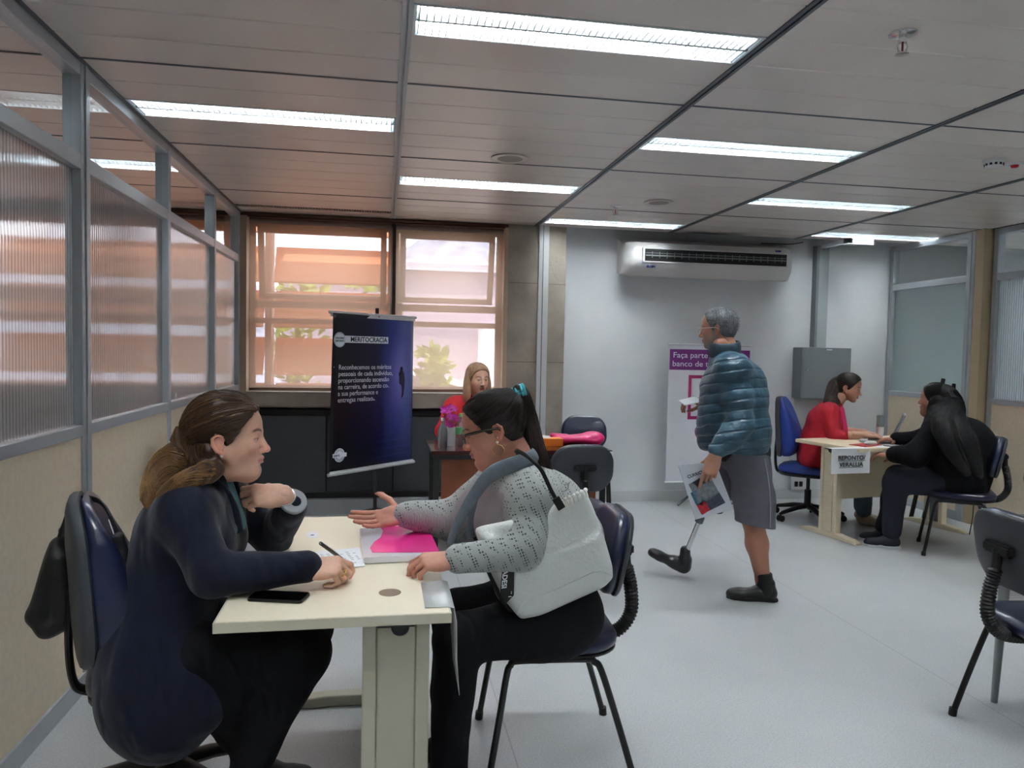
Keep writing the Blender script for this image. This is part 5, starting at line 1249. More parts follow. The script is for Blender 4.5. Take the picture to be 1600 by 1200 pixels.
# ================================================================== PEOPLE
def tup(v): return tuple(float(q) for q in v)
def knit_mat():
    m, nt, b = new_mat('grey openwork knit'); L = nt.links.new
    c = coords(nt, (1, .35, 1)); v = N(nt, 'ShaderNodeTexVoronoi', Scale=118, Randomness=.12); L(coords(nt, (1, .45, 1), rot=(0, .35, .2)), v.inputs['Vector'])
    w_ = N(nt, 'ShaderNodeTexWave', Scale=9.5, Distortion=2.2, Detail=1); w_.wave_type = 'BANDS'; w_.bands_direction = 'X'; w_.wave_profile = 'TRI'; w_.inputs['Detail Scale'].default_value = .6; L(coords(nt, rot=(0, .5, 0)), w_.inputs['Vector'])
    band = ramp(nt, w_.outputs[0], [(.36, (1, 1, 1)), (.46, (0, 0, 0))])
    hole = ramp(nt, v.outputs['Distance'], [(.31, (0, 0, 0)), (.40, (1, 1, 1))])
    mx = N(nt, 'ShaderNodeMix'); mx.data_type = 'RGBA'; mx.blend_type = 'ADD'; mx.inputs[0].default_value = 1; mx.clamp_result = True; L(hole, mx.inputs[6]); L(band, mx.inputs[7])
    m2 = N(nt, 'ShaderNodeMix'); m2.data_type = 'RGBA'; sp = N(nt, 'ShaderNodeSeparateColor'); L(mx.outputs[2], sp.inputs[0]); L(sp.outputs[0], m2.inputs[0]); m2.inputs[6].default_value = lin(62, 68, 72); m2.inputs[7].default_value = lin(158, 162, 160)
    L(m2.outputs[2], b.inputs['Base Color']); b.inputs['Roughness'].default_value = .85; b.inputs['Sheen Weight'].default_value = .3
    wv = N(nt, 'ShaderNodeTexWave', Scale=120); wv.bands_direction = 'Z'; L(coords(nt, rot=(0, .35, 0)), wv.inputs['Vector'])
    ad = N(nt, 'ShaderNodeMath', operation='MULTIPLY_ADD'); L(wv.outputs[0], ad.inputs[0]); ad.inputs[1].default_value = .25; L(sp.outputs[0], ad.inputs[2])
    bp = N(nt, 'ShaderNodeBump', Strength=.7, Distance=.004); L(ad.outputs[0], bp.inputs['Height']); L(bp.outputs[0], b.inputs['Normal']); return m
C_NAVY = mat('navy wool blend', lin(14, 20, 40), .8, noise=.25, nscale=14, bump=.15, bscale=350, spec=.2, sheen=.15, wrinkle=.55)
C_BLACK = mat('black trousers', lin(13, 14, 20), .8, noise=.2, nscale=14, bump=.12, bscale=350, spec=.2, wrinkle=.5)
C_KNIT = knit_mat()
C_RIB = mat('grey ribbed knit', lin(150, 155, 153), .85, bump=.5, bscale=160, stretch=(1, 1, .1), sheen=.2)
C_VEST = mat('grey suede lapel', lin(106, 116, 126), .75, noise=.1, nscale=30, bump=.2, bscale=120)
C_TEE = mat('light grey ribbed top', lin(158, 155, 156), .8, bump=.4, bscale=200, stretch=(1, 1, .1))
SK1 = lin(216, 172, 150); SK2 = lin(192, 136, 116); SK3 = lin(192, 146, 122); SKM = lin(174, 126, 104); SK4 = lin(165, 115, 92); SK5 = lin(222, 176, 152)
H_BROWN = hair_mat('brown hair with golden ends', lin(44, 28, 20), lin(66, 44, 30), lin(150, 112, 70))
H_DARK = hair_mat('dark brown hair', lin(26, 20, 20), lin(44, 34, 32), lin(62, 44, 38), .42)
H_BLACK = hair_mat('black hair', lin(12, 11, 14), lin(22, 20, 24), lin(16, 14, 18), .55)
H_BLOND = hair_mat('dark blond hair', lin(140, 108, 80), lin(176, 142, 112), lin(190, 158, 128))
H_GREY = hair_mat('short grey hair', lin(52, 54, 60), lin(116, 118, 124), lin(130, 132, 138), .6)
H_BRN2 = hair_mat('black brown hair', lin(30, 22, 20), lin(48, 34, 30), lin(70, 52, 44))
M_PEARL = mat('pearl', lin(235, 232, 225), .2, coat=.6)

# ------------------------------------------------------------ woman in the navy blazer
def woman_blazer():
    t = person((-.62, 2.36, 0), 'woman in navy blazer with long brown clipped hair, writing at the desk')
    J = dict(pelvis=(-.655, 2.37, .56), waist=(-.625, 2.37, .72), chest=(-.575, 2.37, .865), neck=(-.520, 2.37, 1.0), headb=(-.47, 2.37, 1.10),
             shR=(-.545, 2.205, .945), shL=(-.515, 2.525, .94), elR=(-.455, 2.115, .80), wrR=(-.212, 2.145, .803), elL=(-.365, 2.60, .78), wrL=(-.300, 2.405, .960),
             hipR=(-.62, 2.27, .53), hipL=(-.62, 2.46, .53), knR=(-.225, 2.25, .515), knL=(-.235, 2.45, .51), anR=(-.39, 2.28, .12), anL=(-.37, 2.45, .12))
    hp = at(358, 682, 2.37); R = rot3(math.radians(-1), math.radians(-1), 0)
    hd, T = head(tup(hp), R, SK1, 1.03, chin=-.008, jowl=.08, full=.15, neck_r=.043, eyes_open=.75, lips=lin(188, 116, 108)[:3], brow=lin(70, 46, 36)[:3], neck_to=(-.062, 0, -.22), nose=1.05)
    wr = V3(*J['wrR']); hr, TR, tipsR = hand(wr, (1, .10, -.02), (.10, .45, -.9), 1, SK1, curls=((30, 45, 30), (52, 62, 40), (64, 70, 45), (70, 70, 45)), thumb=(20, 30), thumb_out=.65, backdir=(-1, -.1, .05), sc_=1.02)
    wl = V3(*J['wrL']); hl, TL, tipsL = hand(wl, (-.98, -.10, .02), (-.1, .85, -.5), -1, SK1, curls=((28, 40, 20), (32, 45, 25), (38, 48, 25), (42, 50, 25)), thumb=(25, 15), thumb_out=.35, backdir=(.45, .35, -.8), back=.06, r_arm=.024)
    big_mesh('body', [skin_body(J, SK1), hd, hr, hl], SKIN, t)
    def jk(f):
        torso(f, J, .022, .102, .100, .125, bust=.9, shr=.058)
        limb(f, J['shR'], J['elR'], wr-V3(.0, .0, -.004), (.060, .050, .036), .010); limb(f, J['shL'], J['elL'], V3(*J['wrL'])-V3(-.012, -.035, .045), (.060, .052, .040), .010)
        f.cone((-.65, 2.27, .52), (-.65, 2.47, .52), .145, .145, .05); f.cone((-.645, 2.27, .40), (-.645, 2.47, .40), .150, .150, .08); f.cone((-.62, 2.30, .33), (-.60, 2.44, .33), .13, .13, .08)
        f.cone((-.50, 2.27, .42), (-.50, 2.46, .42), .10, .10, .08)
        f.cone((-.50, 2.30, .99), (-.455, 2.345, .90), .026, .018, .02)
        f.ell((-.468, 2.375, 1.005), (.048, .045, .06), .015, sub=True)
    cloth('blazer', jk, J, C_NAVY, t, .006, .0035, 3)
    # turned lapel and cuff
    big_mesh('lapel', [lap_strip([(-.575, 2.305, 1.035), (-.520, 2.285, 1.025), (-.478, 2.305, .99), (-.452, 2.325, .93), (-.440, 2.34, .86)], .030, .010)], C_NAVY, t)
    d = nrm(V3(*J['wrL'])-V3(-.012, -.035, .045)-V3(*J['elL'])); a = V3(*J['wrL'])-V3(-.012, -.035, .045)
    f = Field(a-.08, a+.09, .0035); f.cone(a-d*.01, a+d*.048, .0425, .0425, .004); f.plane(d, (a+d*.046)@d, .003); f.plane(-d, -(a+d*.030)@d, .003)
    V, F = f.mesh(1); big_mesh('cuff', [(V, F, 0)], mat('pale grey cuff lining', lin(150, 155, 160), .6), t)
    def tr(f):
        for s in 'RL': f.cone(J['hip'+s], J['kn'+s], .098, .080, .03); f.cone(J['kn'+s], V3(*J['an'+s])+V3(0, 0, .02), .076, .052, .03)
        f.cone((-.62, 2.27, .50), (-.62, 2.47, .50), .12, .12, .04)
        f.cone((-.42, 2.28, .46), (-.42, 2.45, .46), .10, .10, .05); f.cone((-.25, 2.27, .50), (-.25, 2.44, .50), .078, .078, .03)
        f.cone((-.44, 2.34, .36), (-.42, 2.40, .26), .12, .10, .08)
    cloth('trousers', tr, J, C_BLACK, t, .007, .003, 5)
    for s in 'RL':
        f = Field((-.55, 2.15, -.01), (-.1, 2.58, .16), .005); a = V3(*J['an'+s]); shoe(f, (a[0]-.08, a[1], 0), (a[0]+.17, a[1], 0)); V, F = f.mesh(1); big_mesh('shoe', [(V, F, 0)], M['black_plastic'], t)
    # under shirt at the neck
    f = Field((-.54, 2.26, .86), (-.40, 2.48, 1.06), .004); f.cone((-.50, 2.37, .99), (-.47, 2.37, .88), .055, .06, .02); V, F = f.mesh(1); big_mesh('shirt', [(V, F, 0)], mat('teal grey shirt', lin(70, 110, 115), .7), t)
    # hair: cap, back volume, long fall
    def ex(f):
        f.ell((-.075, 0, .01), (.060, .068, .085), .03); f.ell((-.03, 0, .095), (.06, .05, .035), .03)
    cf = cap_field(.024, -.11, .011, extra=ex, hl=(.84, -.54)); cf.warp(lambda X, Y, Z: (.0013*np.sin(210*(Z*.9+.5*X)+9*np.sin(40*Y))).astype(np.float32)); V, F = cf.mesh(0)
    Vw = V*1.03@R.T+np.array(hp); cv = head_strands(T, 700, (-.105, 0, -.005), 1.135, 1, cf, .020, (.84, -.54), -.06)
    fall = [T((-.085, 0, -.005)), T((-.115, -.01, -.06)), tup(at(262, 728, 2.33)), tup(at(243, 762, 2.28)), tup(at(234, 790, 2.24))]
    fall2 = [T((-.06, -.05, -.02)), T((-.055, -.062, -.09)), tup(at(322, 738, 2.24)), tup(at(286, 752, 2.21)), tup(at(250, 775, 2.20))]
    fall3 = [T((-.03, -.068, -.035)), T((-.03, -.066, -.08)), tup(at(338, 735, 2.26)), tup(at(322, 745, 2.235)), tup(at(300, 757, 2.22))]
    g = Field(np.array(hp)-V3(.36, .25, .34), np.array(hp)+V3(.05, .15, .06), .004)
    for ch, rr in ((fall, (.056, .052, .036, .026, .012)), (fall2, (.030, .028, .022, .018, .010)), (fall3, (.020, .018, .014, .010, .006))): g.chain([tup(q) for q in spline(ch, 4)], np.interp(np.linspace(0, 1, len(spline(ch, 4))), np.linspace(0, 1, 5), rr), .02)
    g.warp(lambda X, Y, Z: (.002*np.sin(150*(X*.8+Y*.7-Z*.55))).astype(np.float32)); V2, F2 = g.mesh(1)
    c2 = np.zeros((len(V2), 3)); c2[:, 0] = np.clip((1.06-V2[:, 2])/.12, 0, 1)*.75; c1 = np.zeros((len(Vw), 3))
    cur = lock(fall, (.070, .066, .050, .040, .026), 420, 2, wave=.5)+lock(fall2, (.040, .038, .032, .027, .018), 260, 3, wave=.5)+lock(fall3, (.024, .022, .02, .015, .01), 90, 4)
    S1 = strands_mesh(cv, tips=.15); S2 = strands_mesh(cur, .0012, .0004)
    big_mesh('hair', [(Vw, F, 0, c1), (V2, F2, 0, c2), (S1[0], S1[1], 0, S1[2]), (S2[0], S2[1], 0, S2[2])], H_BROWN, t)
    # claw clip: a fan of fine silver bars
    c = T((-.088, -.055, .022)); m = MB(); ux = T((1, 0, 0))-T((0, 0, 0)); uz = T((0, 0, 1))-T((0, 0, 0)); uy = T((0, -1, 0))-T((0, 0, 0))
    for i in range(9):
        a = .35+i*.30; e = c+ux*(.030*math.sin(a))+uz*(.034*math.cos(a)-.006)+uy*.006; m.tube([c-uz*.008, (c+e)/2+uy*.008, e], .0011, 6)
    arc = [c+ux*(.030*math.sin(.35+i*.15))+uz*(.034*math.cos(.35+i*.15)-.006)+uy*.006 for i in range(17)]; m.tube(arc, .0014, 6)
    m.build('hair_clip', M['silver'], t, smooth=3); 
    for q in ((-.118, -.045, .02), (-.118, -.045, .002), (-.112, -.05, -.014)): ball(t, 'clip_bead', tup(T(q)), .006, M['silver'], 8)
    ball(t, 'earring', tup(T((-.001, -.088, -.046))), .0045, M_PEARL, 10); ball(t, 'earring', tup(T((.004, -.086, -.056))), .0035, M['gold'], 8)
    # watch and ring
    d = nrm(V3(*J['wrL'])-V3(*J['elL'])); ring(t, 'wristwatch', tup(wl-d*.004), d, .031, .0045, M['silver'])
    ring(t, 'ring', tup(TR((.105, -.012, .012))), TR((1, 0, .8))-TR((0, 0, 0)), .0105, .0014, M['gold']); ring(t, 'ring', tup(TL((.10, -.010, .012))), TL((1, 0, .7))-TL((0, 0, 0)), .0105, .0014, M['gold'])
    return TR, tipsR
def lap_strip(pts, w_, th, nrm_dir=(0, -1, 0), taper=None):
    """a rolled strip of cloth following points"""
    P_ = np.array(spline(pts, 8)); T = np.gradient(P_, axis=0); T /= np.linalg.norm(T, axis=1)[:, None]; n = np.array(nrm_dir, float); s = np.cross(T, n); s /= np.linalg.norm(s, axis=1)[:, None]; nn = np.cross(s, T)
    ws = np.interp(np.linspace(0, 1, len(P_)), np.linspace(0, 1, len(w_)), w_) if hasattr(w_, '__len__') else np.full(len(P_), w_)
    k = 12; V = []
    for i in range(k):
        a = 2*PI*i/k; V.append(P_+s*(np.cos(a)*ws)[:, None]+nn*np.sin(a)*th)
    V = np.concatenate(V); L_ = len(P_); i = np.arange(L_-1); F = np.concatenate([np.stack([q*L_+i, ((q+1) % k)*L_+i, ((q+1) % k)*L_+i+1, q*L_+i+1], 1) for q in range(k)])
    return V, F, 0
TR, tips = woman_blazer()
# pen in her hand
p1 = at(506, 850, 2.20); p0 = at(545, 868, 2.175); d = (p1-p0).normalized(); p0 = onz(549, 884, TZ+.002)
t = thing('pen', tup(p0), 'black ballpoint pen held over the white sheet by the woman in the blazer', 'pen')
hold = Vector(tup((np.array(tips[0])+np.array(tips[4]))/2)); p1 = Vector(tup(at(501, 849, 2.13)))
MB().tube([p0+(p1-p0)*.08, p0+(p1-p0)*.5, p1], [.004, .0052, .0052], 12).build('barrel', M['black_plastic'], t, smooth=1)
MB().tube([p0, p0+(p1-p0)*.08], [.0008, .004], 10).build('tip', M['silver'], t, smooth=1)
q = (p1-p0).normalized(); MB().tube([p1+Vector((0, -.006, 0)), p1-q*.04+Vector((0, -.007, 0))], .0014, 6).build('clip', M['silver'], t)
MB().tube([p1-q*.001, p1+q*.008], [.003, .0025], 8).build('button', M['silver'], t)

# ------------------------------------------------------------ woman in the grey cardigan
def woman_cardigan():
    t = person((.58, 2.47, 0), 'woman with glasses, dark ponytail and grey knit cardigan, seated with a white bag')
    J = dict(pelvis=(.615, 2.49, .56), waist=(.575, 2.49, .72), chest=(.50, 2.49, .865), neck=(.455, 2.49, 1.015), headb=(.385, 2.49, 1.09),
             shL=(.475, 2.315, .945), shR=(.425, 2.655, .945), elL=(.415, 2.225, .815), wrL=(.215, 2.215, .797), elR=(.27, 2.73, .795), wrR=(.075, 2.70, .822),
             hipL=(.57, 2.37, .53), hipR=(.57, 2.58, .53), knL=(.245, 2.31, .515), knR=(.26, 2.53, .515), anL=(.222, 2.30, .12), anR=(.235, 2.53, .12))
    hp = at(770, 668, 2.49); R = rot3(math.radians(173), math.radians(-19), 0)
    hd, T = head(tup(hp), R, SK2, 1.02, full=.9, jowl=.8, chin=-.004, eyes_open=.2, lips=lin(168, 76, 72)[:3], brow=lin(50, 34, 28)[:3], neck_to=(-.085, 0, -.20), neck_r=.054, nose=.92, smile=.6)
    wl = V3(*J['wrL']); hl, TL, _ = hand(wl, (-.98, .05, -.10), (.0, .35, -.93), -1, SK2, curls=((28, 40, 25), (32, 45, 28), (36, 48, 28), (40, 50, 28)), thumb=(10, 15), thumb_out=.45, backdir=(1, .05, 0))
    wr = V3(*J['wrR']); hr, TR_, _ = hand(wr, (-.985, -.06, -.10), (-.05, -.72, .69), 1, SK2, curls=((-2, 8, 6), (6, 12, 8), (10, 15, 10), (12, 20, 12)), spread=.16, thumb=(-5, -5), thumb_out=1.0, backdir=(1, .1, -.08))
    big_mesh('body', [skin_body(J, SK2), hd, hl, hr], SKIN, t)
    def cg(f):
        torso(f, J, .020, .115, .118, .135, bust=1.25, belly=.10, shr=.060)
        limb(f, J['shR'], J['elR'], V3(*J['wrR'])+V3(.012, 0, 0), (.070, .056, .037), .010)
        f.cone((.60, 2.40, .60), (.60, 2.58, .60), .14, .14, .05); f.cone((.50, 2.36, .62), (.50, 2.60, .62), .115, .115, .05)
        f.plane((.45, 0, -1), -.3625, .02)
    def cg2(f):
        limb(f, V3(*J['shL'])+V3(.004, 0, -.01), V3(*J['elL'])+V3(.015, 0, 0), wl+V3(.014, 0, 0), (.070, .053, .037), .006); f.cone(V3(*J['shL'])+V3(0, .0, 0), V3(*J['neck'])+V3(.03, -.06, -.03), .072, .050, .03)
    def cg3(f):
        limb(f, V3(*J['shR']), V3(*J['elR']), V3(*J['wrR'])+V3(.05, 0, 0), (.076, .061, .042), .010); f.cone(J['shR'], V3(*J['neck'])+V3(.03, .06, -.03), .07, .05, .03)
        f.cone((.61, 2.40, .80), (.60, 2.58, .80), .125, .125, .04); f.cone((.56, 2.42, .90), (.55, 2.56, .90), .115, .115, .05)
    # openwork everywhere except the plain top on the chest
    cloth('cardigan', lambda f: (cg(f), cg2(f), cg3(f)), J, [C_KNIT, C_TEE], t, .005, .003, 9, which=lambda P: ((P[:, 0]+.30*(P[:, 2]-.9) < .425) & (np.abs(P[:, 1]-2.49) < .165) & (P[:, 2] < .97)).astype(int))
    big_mesh('cuff', [lap_strip([tup(V3(*J['wrR'])+V3(x, 0, -x*.14)) for x in (.000, .02, .045, .06)], [.040, .040, .042, .045], .040, (0, -1, 0))], C_RIB, t)
    # suede lapels running round the neck and down the front
    big_mesh('lapel', [lap_strip([tup(T((-.105, -.02, -.105))), tup(T((-.095, .060, -.125))), tup(at(772, 738, 2.36)), tup(at(742, 772, 2.36)), tup(at(718, 812, 2.34)), tup(at(702, 850, 2.33))], [.016, .025, .026, .021, .016, .011], .006, (.3, -1, .1)),
                       lap_strip([tup(T((-.105, -.02, -.105))), tup(T((-.09, -.060, -.13))), (.39, 2.60, .96), (.33, 2.60, .88), (.31, 2.60, .76)], [.022, .028, .026, .022, .018], .008, (0, 1, .3))], C_VEST, t)
    def tr(f):
        for s in 'RL': f.cone(J['hip'+s], J['kn'+s], .108, .080, .03); f.cone(J['kn'+s], V3(*J['an'+s])+V3(0, 0, .12), .078, .060, .03); f.cone(V3(*J['an'+s])+V3(0, 0, .12), V3(*J['an'+s])+V3(0, 0, -.05), .060, .060, .02)
        f.cone((.60, 2.38, .56), (.60, 2.60, .56), .135, .135, .05); f.cone((.50, 2.36, .535), (.50, 2.60, .535), .115, .115, .05)
        f.plane((0, 0, -1), -.06, .004)
    cloth('trousers', tr, J, C_BLACK, t, .0065, .003, 12)
    for s in 'RL':
        a = V3(*J['an'+s]); f = Field((a[0]-.22, a[1]-.07, -.01), (a[0]+.12, a[1]+.07, .17), .005); shoe(f, (a[0]+.07, a[1], 0), (a[0]-.17, a[1], 0)); V, F = f.mesh(1); big_mesh('shoe', [(V, F, 0)], M['black_plastic'], t)
    # hair pulled tight into a ponytail
    tie = (-.098, 0, .080)
    cf = cap_field(.026, -.075, .006, extra=lambda f: (f.ell((-.075, 0, .055), (.045, .05, .045), .03), f.cone((-.08, 0, .07), tie, .03, .016, .02)), hl=(.87, -.495)); cf.warp(lambda X, Y, Z: (.0008*np.sin(260*Z+120*np.abs(Y))).astype(np.float32)); V, F = cf.mesh(1); Vw = V*1.02@R.T+np.array(hp)
    cv = head_strands(T, 700, tie, 1.095, 5, cf, .026)
    tail = [T((-.085, 0, .078)), T((-.125, 0, .085)), tup(at(826, 655, 2.50)), tup(at(836, 700, 2.47)), tup(at(853, 745, 2.45)), tup(at(868, 800, 2.45))]
    g = Field(V3(.36, 2.35, .80), V3(.70, 2.62, 1.32), .004); sp_ = spline(tail, 4); g.chain([tup(q) for q in sp_], np.interp(np.linspace(0, 1, len(sp_)), np.linspace(0, 1, 6), (.014, .020, .028, .030, .026, .010)), .01)
    g.warp(lambda X, Y, Z: (.0016*np.sin(230*(X+.6*Y)+20*Z)).astype(np.float32)); V2, F2 = g.mesh(1)
    cur = lock(tail, (.015, .022, .031, .034, .030, .014), 260, 6, wave=.2); S1 = strands_mesh(cv, .0010, tips=.2); S2 = strands_mesh(cur, .0012, .0005)
    z1 = np.zeros((len(Vw), 3)); z2 = np.zeros((len(V2), 3)); z2[:, 0] = np.clip((1.15-V2[:, 2])/.3, 0, 1)
    big_mesh('hair', [(Vw, F, 0, z1), (V2, F2, 0, z2), (S1[0], S1[1], 0, S1[2]), (S2[0], S2[1], 0, S2[2])], H_DARK, t)
    c = T((-.118, 0, .084)); ax = T((-1, 0, .12))-T((0, 0, 0)); m = MB()
    for k in range(5): m.tube([c+ax*(-.016+.0085*k)+(T((0, math.cos(a), math.sin(a)))-T((0, 0, 0)))*(.0185+.001*(k % 2)) for a in np.linspace(0, 2*PI, 24)], .0062, 8, up=ax)
    m.build('hair_tie', mat('turquoise hair tie', lin(70, 170, 180), .8), t, smooth=3)
    # glasses
    m = MB(); 
    for s in (-1, 1):
        lens = [(.103-.006*abs(a)/.0, 0, 0) for a in ()]; pts = []
        for a in np.linspace(0, 2*PI, 25):
            yy = .0265*math.copysign(abs(math.cos(a))**.6, math.cos(a)); zz = .0185*math.copysign(abs(math.sin(a))**.6, math.sin(a)); pts.append(T((.106-.25*abs(yy+.033)**1.2, s*(.035+yy), -.002+zz+(.003 if yy > 0 else 0))))
        m.tube(pts, .0022, 6, cap=False)
        m.tube([T((.098, s*.061, .008)), T((.085, s*.073, .011)), T((.03, s*.080, .008)), T((-.012, s*.084, .002)), T((-.028, s*.086, -.012))], [.0042, .0040, .0030, .0026, .0018], 8, up=T((0, 0, 1))-T((0, 0, 0)), flat=1.4)
    m.tube([T((.106, -.009, .004)), T((.109, 0, .006)), T((.106, .009, .004))], .0022, 6)
    g = m.build('eyeglasses', mat('glossy black acetate', lin(10, 10, 12), .15, coat=.6), t, smooth=3)
    for s in (-1, 1):
        mm = MB().quad(*[T((.104-.006*abs(y_), s*y_, z_)) for y_, z_ in ((.011, -.018), (.058, -.016), (.058, .016), (.011, .016))]); mm.build('lens', clear_glass('spectacle lens', (.97, .97, .97, 1)), g, fixn=False)
    e = T((.004, .090, -.066)); ring(t, 'hoop_earring', tup(e), T((.35, 1, 0))-T((0, 0, 0)), .0195, .0013, M['gold']); ball(t, 'earring', tup(T((.0, .088, -.040))), .005, M_PEARL, 10); ball(t, 'earring', tup(T((-.006, .090, -.026))), .0035, M_PEARL, 8)
    # bracelet links and rings
    for k in range(3): ring(t, 'bracelet', tup(wl+V3(-.006+.006*k, 0, 0)), (-1, .02, .05*(k-1)), .031, .0034, M['gold'], 22)
    for q in ((.112, -.006, .016), (.108, .012, .012)): ring(t, 'ring', tup(TL(q)), TL((1, 0, .6))-TL((0, 0, 0)), .0100, .0016, M['gold'])
    return J
J2 = woman_cardigan()
# white tote bag hanging at her side
def tote():
    t = thing('tote_bag', tup(at(860, 890, 2.27)), 'large white leather tote bag with a row of pearls, at the cardigan woman side', 'bag')
    m_bag = mat('white pebbled leather', lin(225, 228, 226), .42, bump=.25, bscale=110, noise=.05, nscale=6)
    def pt(x, y, Y): return at(x, y, Y)
    ol = [(740, 824), (800, 812), (846, 797), (868, 786), (914, 765), (926, 790), (944, 838), (957, 884), (958, 903), (945, 917), (905, 935), (845, 962), (813, 968), (790, 940), (766, 893), (752, 858)]
    ol = [(a[0]+(b_[0]-a[0])*q/3, a[1]+(b_[1]-a[1])*q/3) for a, b_ in zip(ol, ol[1:]+ol[:1]) for q in range(3)]
    n = len(ol); cx = sum(p[0] for p in ol)/n; cy = sum(p[1] for p in ol)/n; vs = []
    # layers bulge from the seam outline to the near and far faces
    lay = [(.30, 2.208), (.62, 2.206), (.86, 2.212), (.96, 2.226), (1.0, 2.248), (1.0, 2.268), (.97, 2.288), (.88, 2.300), (.4, 2.304)]
    for s, Y in lay:
        for x, y in ol:
            top = 1 if y < 830 and x > 735 else 0
            vs.append(pt(cx+(x-cx)*s, cy+(y-cy)*s, Y if not top else 2.256+(Y-2.256)*.55))
    fs = [(i*n+k, i*n+(k+1) % n, (i+1)*n+(k+1) % n, (i+1)*n+k) for i in range(len(lay)-1) for k in range(n)] + [tuple(range(n)), tuple(range((len(lay)-1)*n, len(lay)*n))]
    b = MB().add(vs, fs).build('bag_body', m_bag, t, smooth=3); sb = b.modifiers.new('s', 'SUBSURF'); sb.levels = sb.render_levels = 1
    seam = [(808, 960), (812, 950), (826, 938), (860, 925), (905, 905), (935, 892), (956, 899)]
    MB().tube(spline([pt(x, y, 2.205+(.02 if i in (0, 6) else 0)) for i, (x, y) in enumerate(seam)], 5), .0022, 8).build('bottom_piping', m_bag, t, smooth=3)
    for i in range(7): 
        x, y = 877+i*6.3, 783-i*2.9; c = pt(x, y, 2.232); ball(t, 'pearl', tup(c), .0072, M_PEARL, 10)
        MB().tube([c, pt(x+3, y+11, 2.229)], .0042, 8).build('pearl_drop', M_PEARL, t, smooth=1)
    m = MB(); m.tube([pt(878, 764, 2.235), pt(884, 757, 2.235), pt(890, 753, 2.235), pt(888, 764, 2.233), pt(880, 769, 2.233), pt(878, 764, 2.235)], .0024, 8); m.tube([pt(880, 760, 2.235), pt(889, 757, 2.235)], .002, 6); m.build('clasp', M['silver'], t, smooth=1)
    st = spline([pt(876, 792, 2.222), pt(862, 768, 2.225), pt(846, 735, 2.225), pt(828, 716, 2.245), pt(812, 706, 2.30), pt(806, 704, 2.36), pt(815, 715, 2.44), pt(850, 755, 2.40), pt(880, 790, 2.29)], 8)
    MB().tube(st, .0065, 10, flat=.4, up=(0, -1, 0)).build('strap', M['black_plastic'], t, smooth=1)
    MB().tube([pt(868, 778, 2.218), pt(878, 795, 2.212)], .013, 10, flat=.4, up=(0, -1, 0)).build('strap_tab', M['black_plastic'], t, smooth=1)
    MB().tube(spline([pt(741, 838, 2.285), pt(752, 866, 2.29), pt(766, 900, 2.292), pt(786, 940, 2.29), pt(808, 962, 2.28)], 6), .006, 8).build('edge_binding', M['black_plastic'], t, smooth=1)
    # black ribbon tag with woven letters
    q = [(786, 872), (804, 866), (803, 930), (790, 944), (781, 928)]; o = [pt(x, y, 2.196) for x, y in q]; MB().prism(o, (0, .0015, 0)).build('ribbon_tag', M['black_plastic'], t)
    A, B = pt(799.5, 873, 2.1945), pt(795.5, 922, 2.1945); X = (B-A); side = Vector((1, 0, .1)).normalized()
    text_mesh('ONADESI', .022, m_wprint, t, pt(787.5, 873.5, 2.1945), X, -side*-1, 'lettering', width=X.length*.93, bold=.0004)
    text_mesh('"1', .014, m_wprint, t, pt(795, 924, 2.1945), X, side, 'lettering', width=.017)
tote()

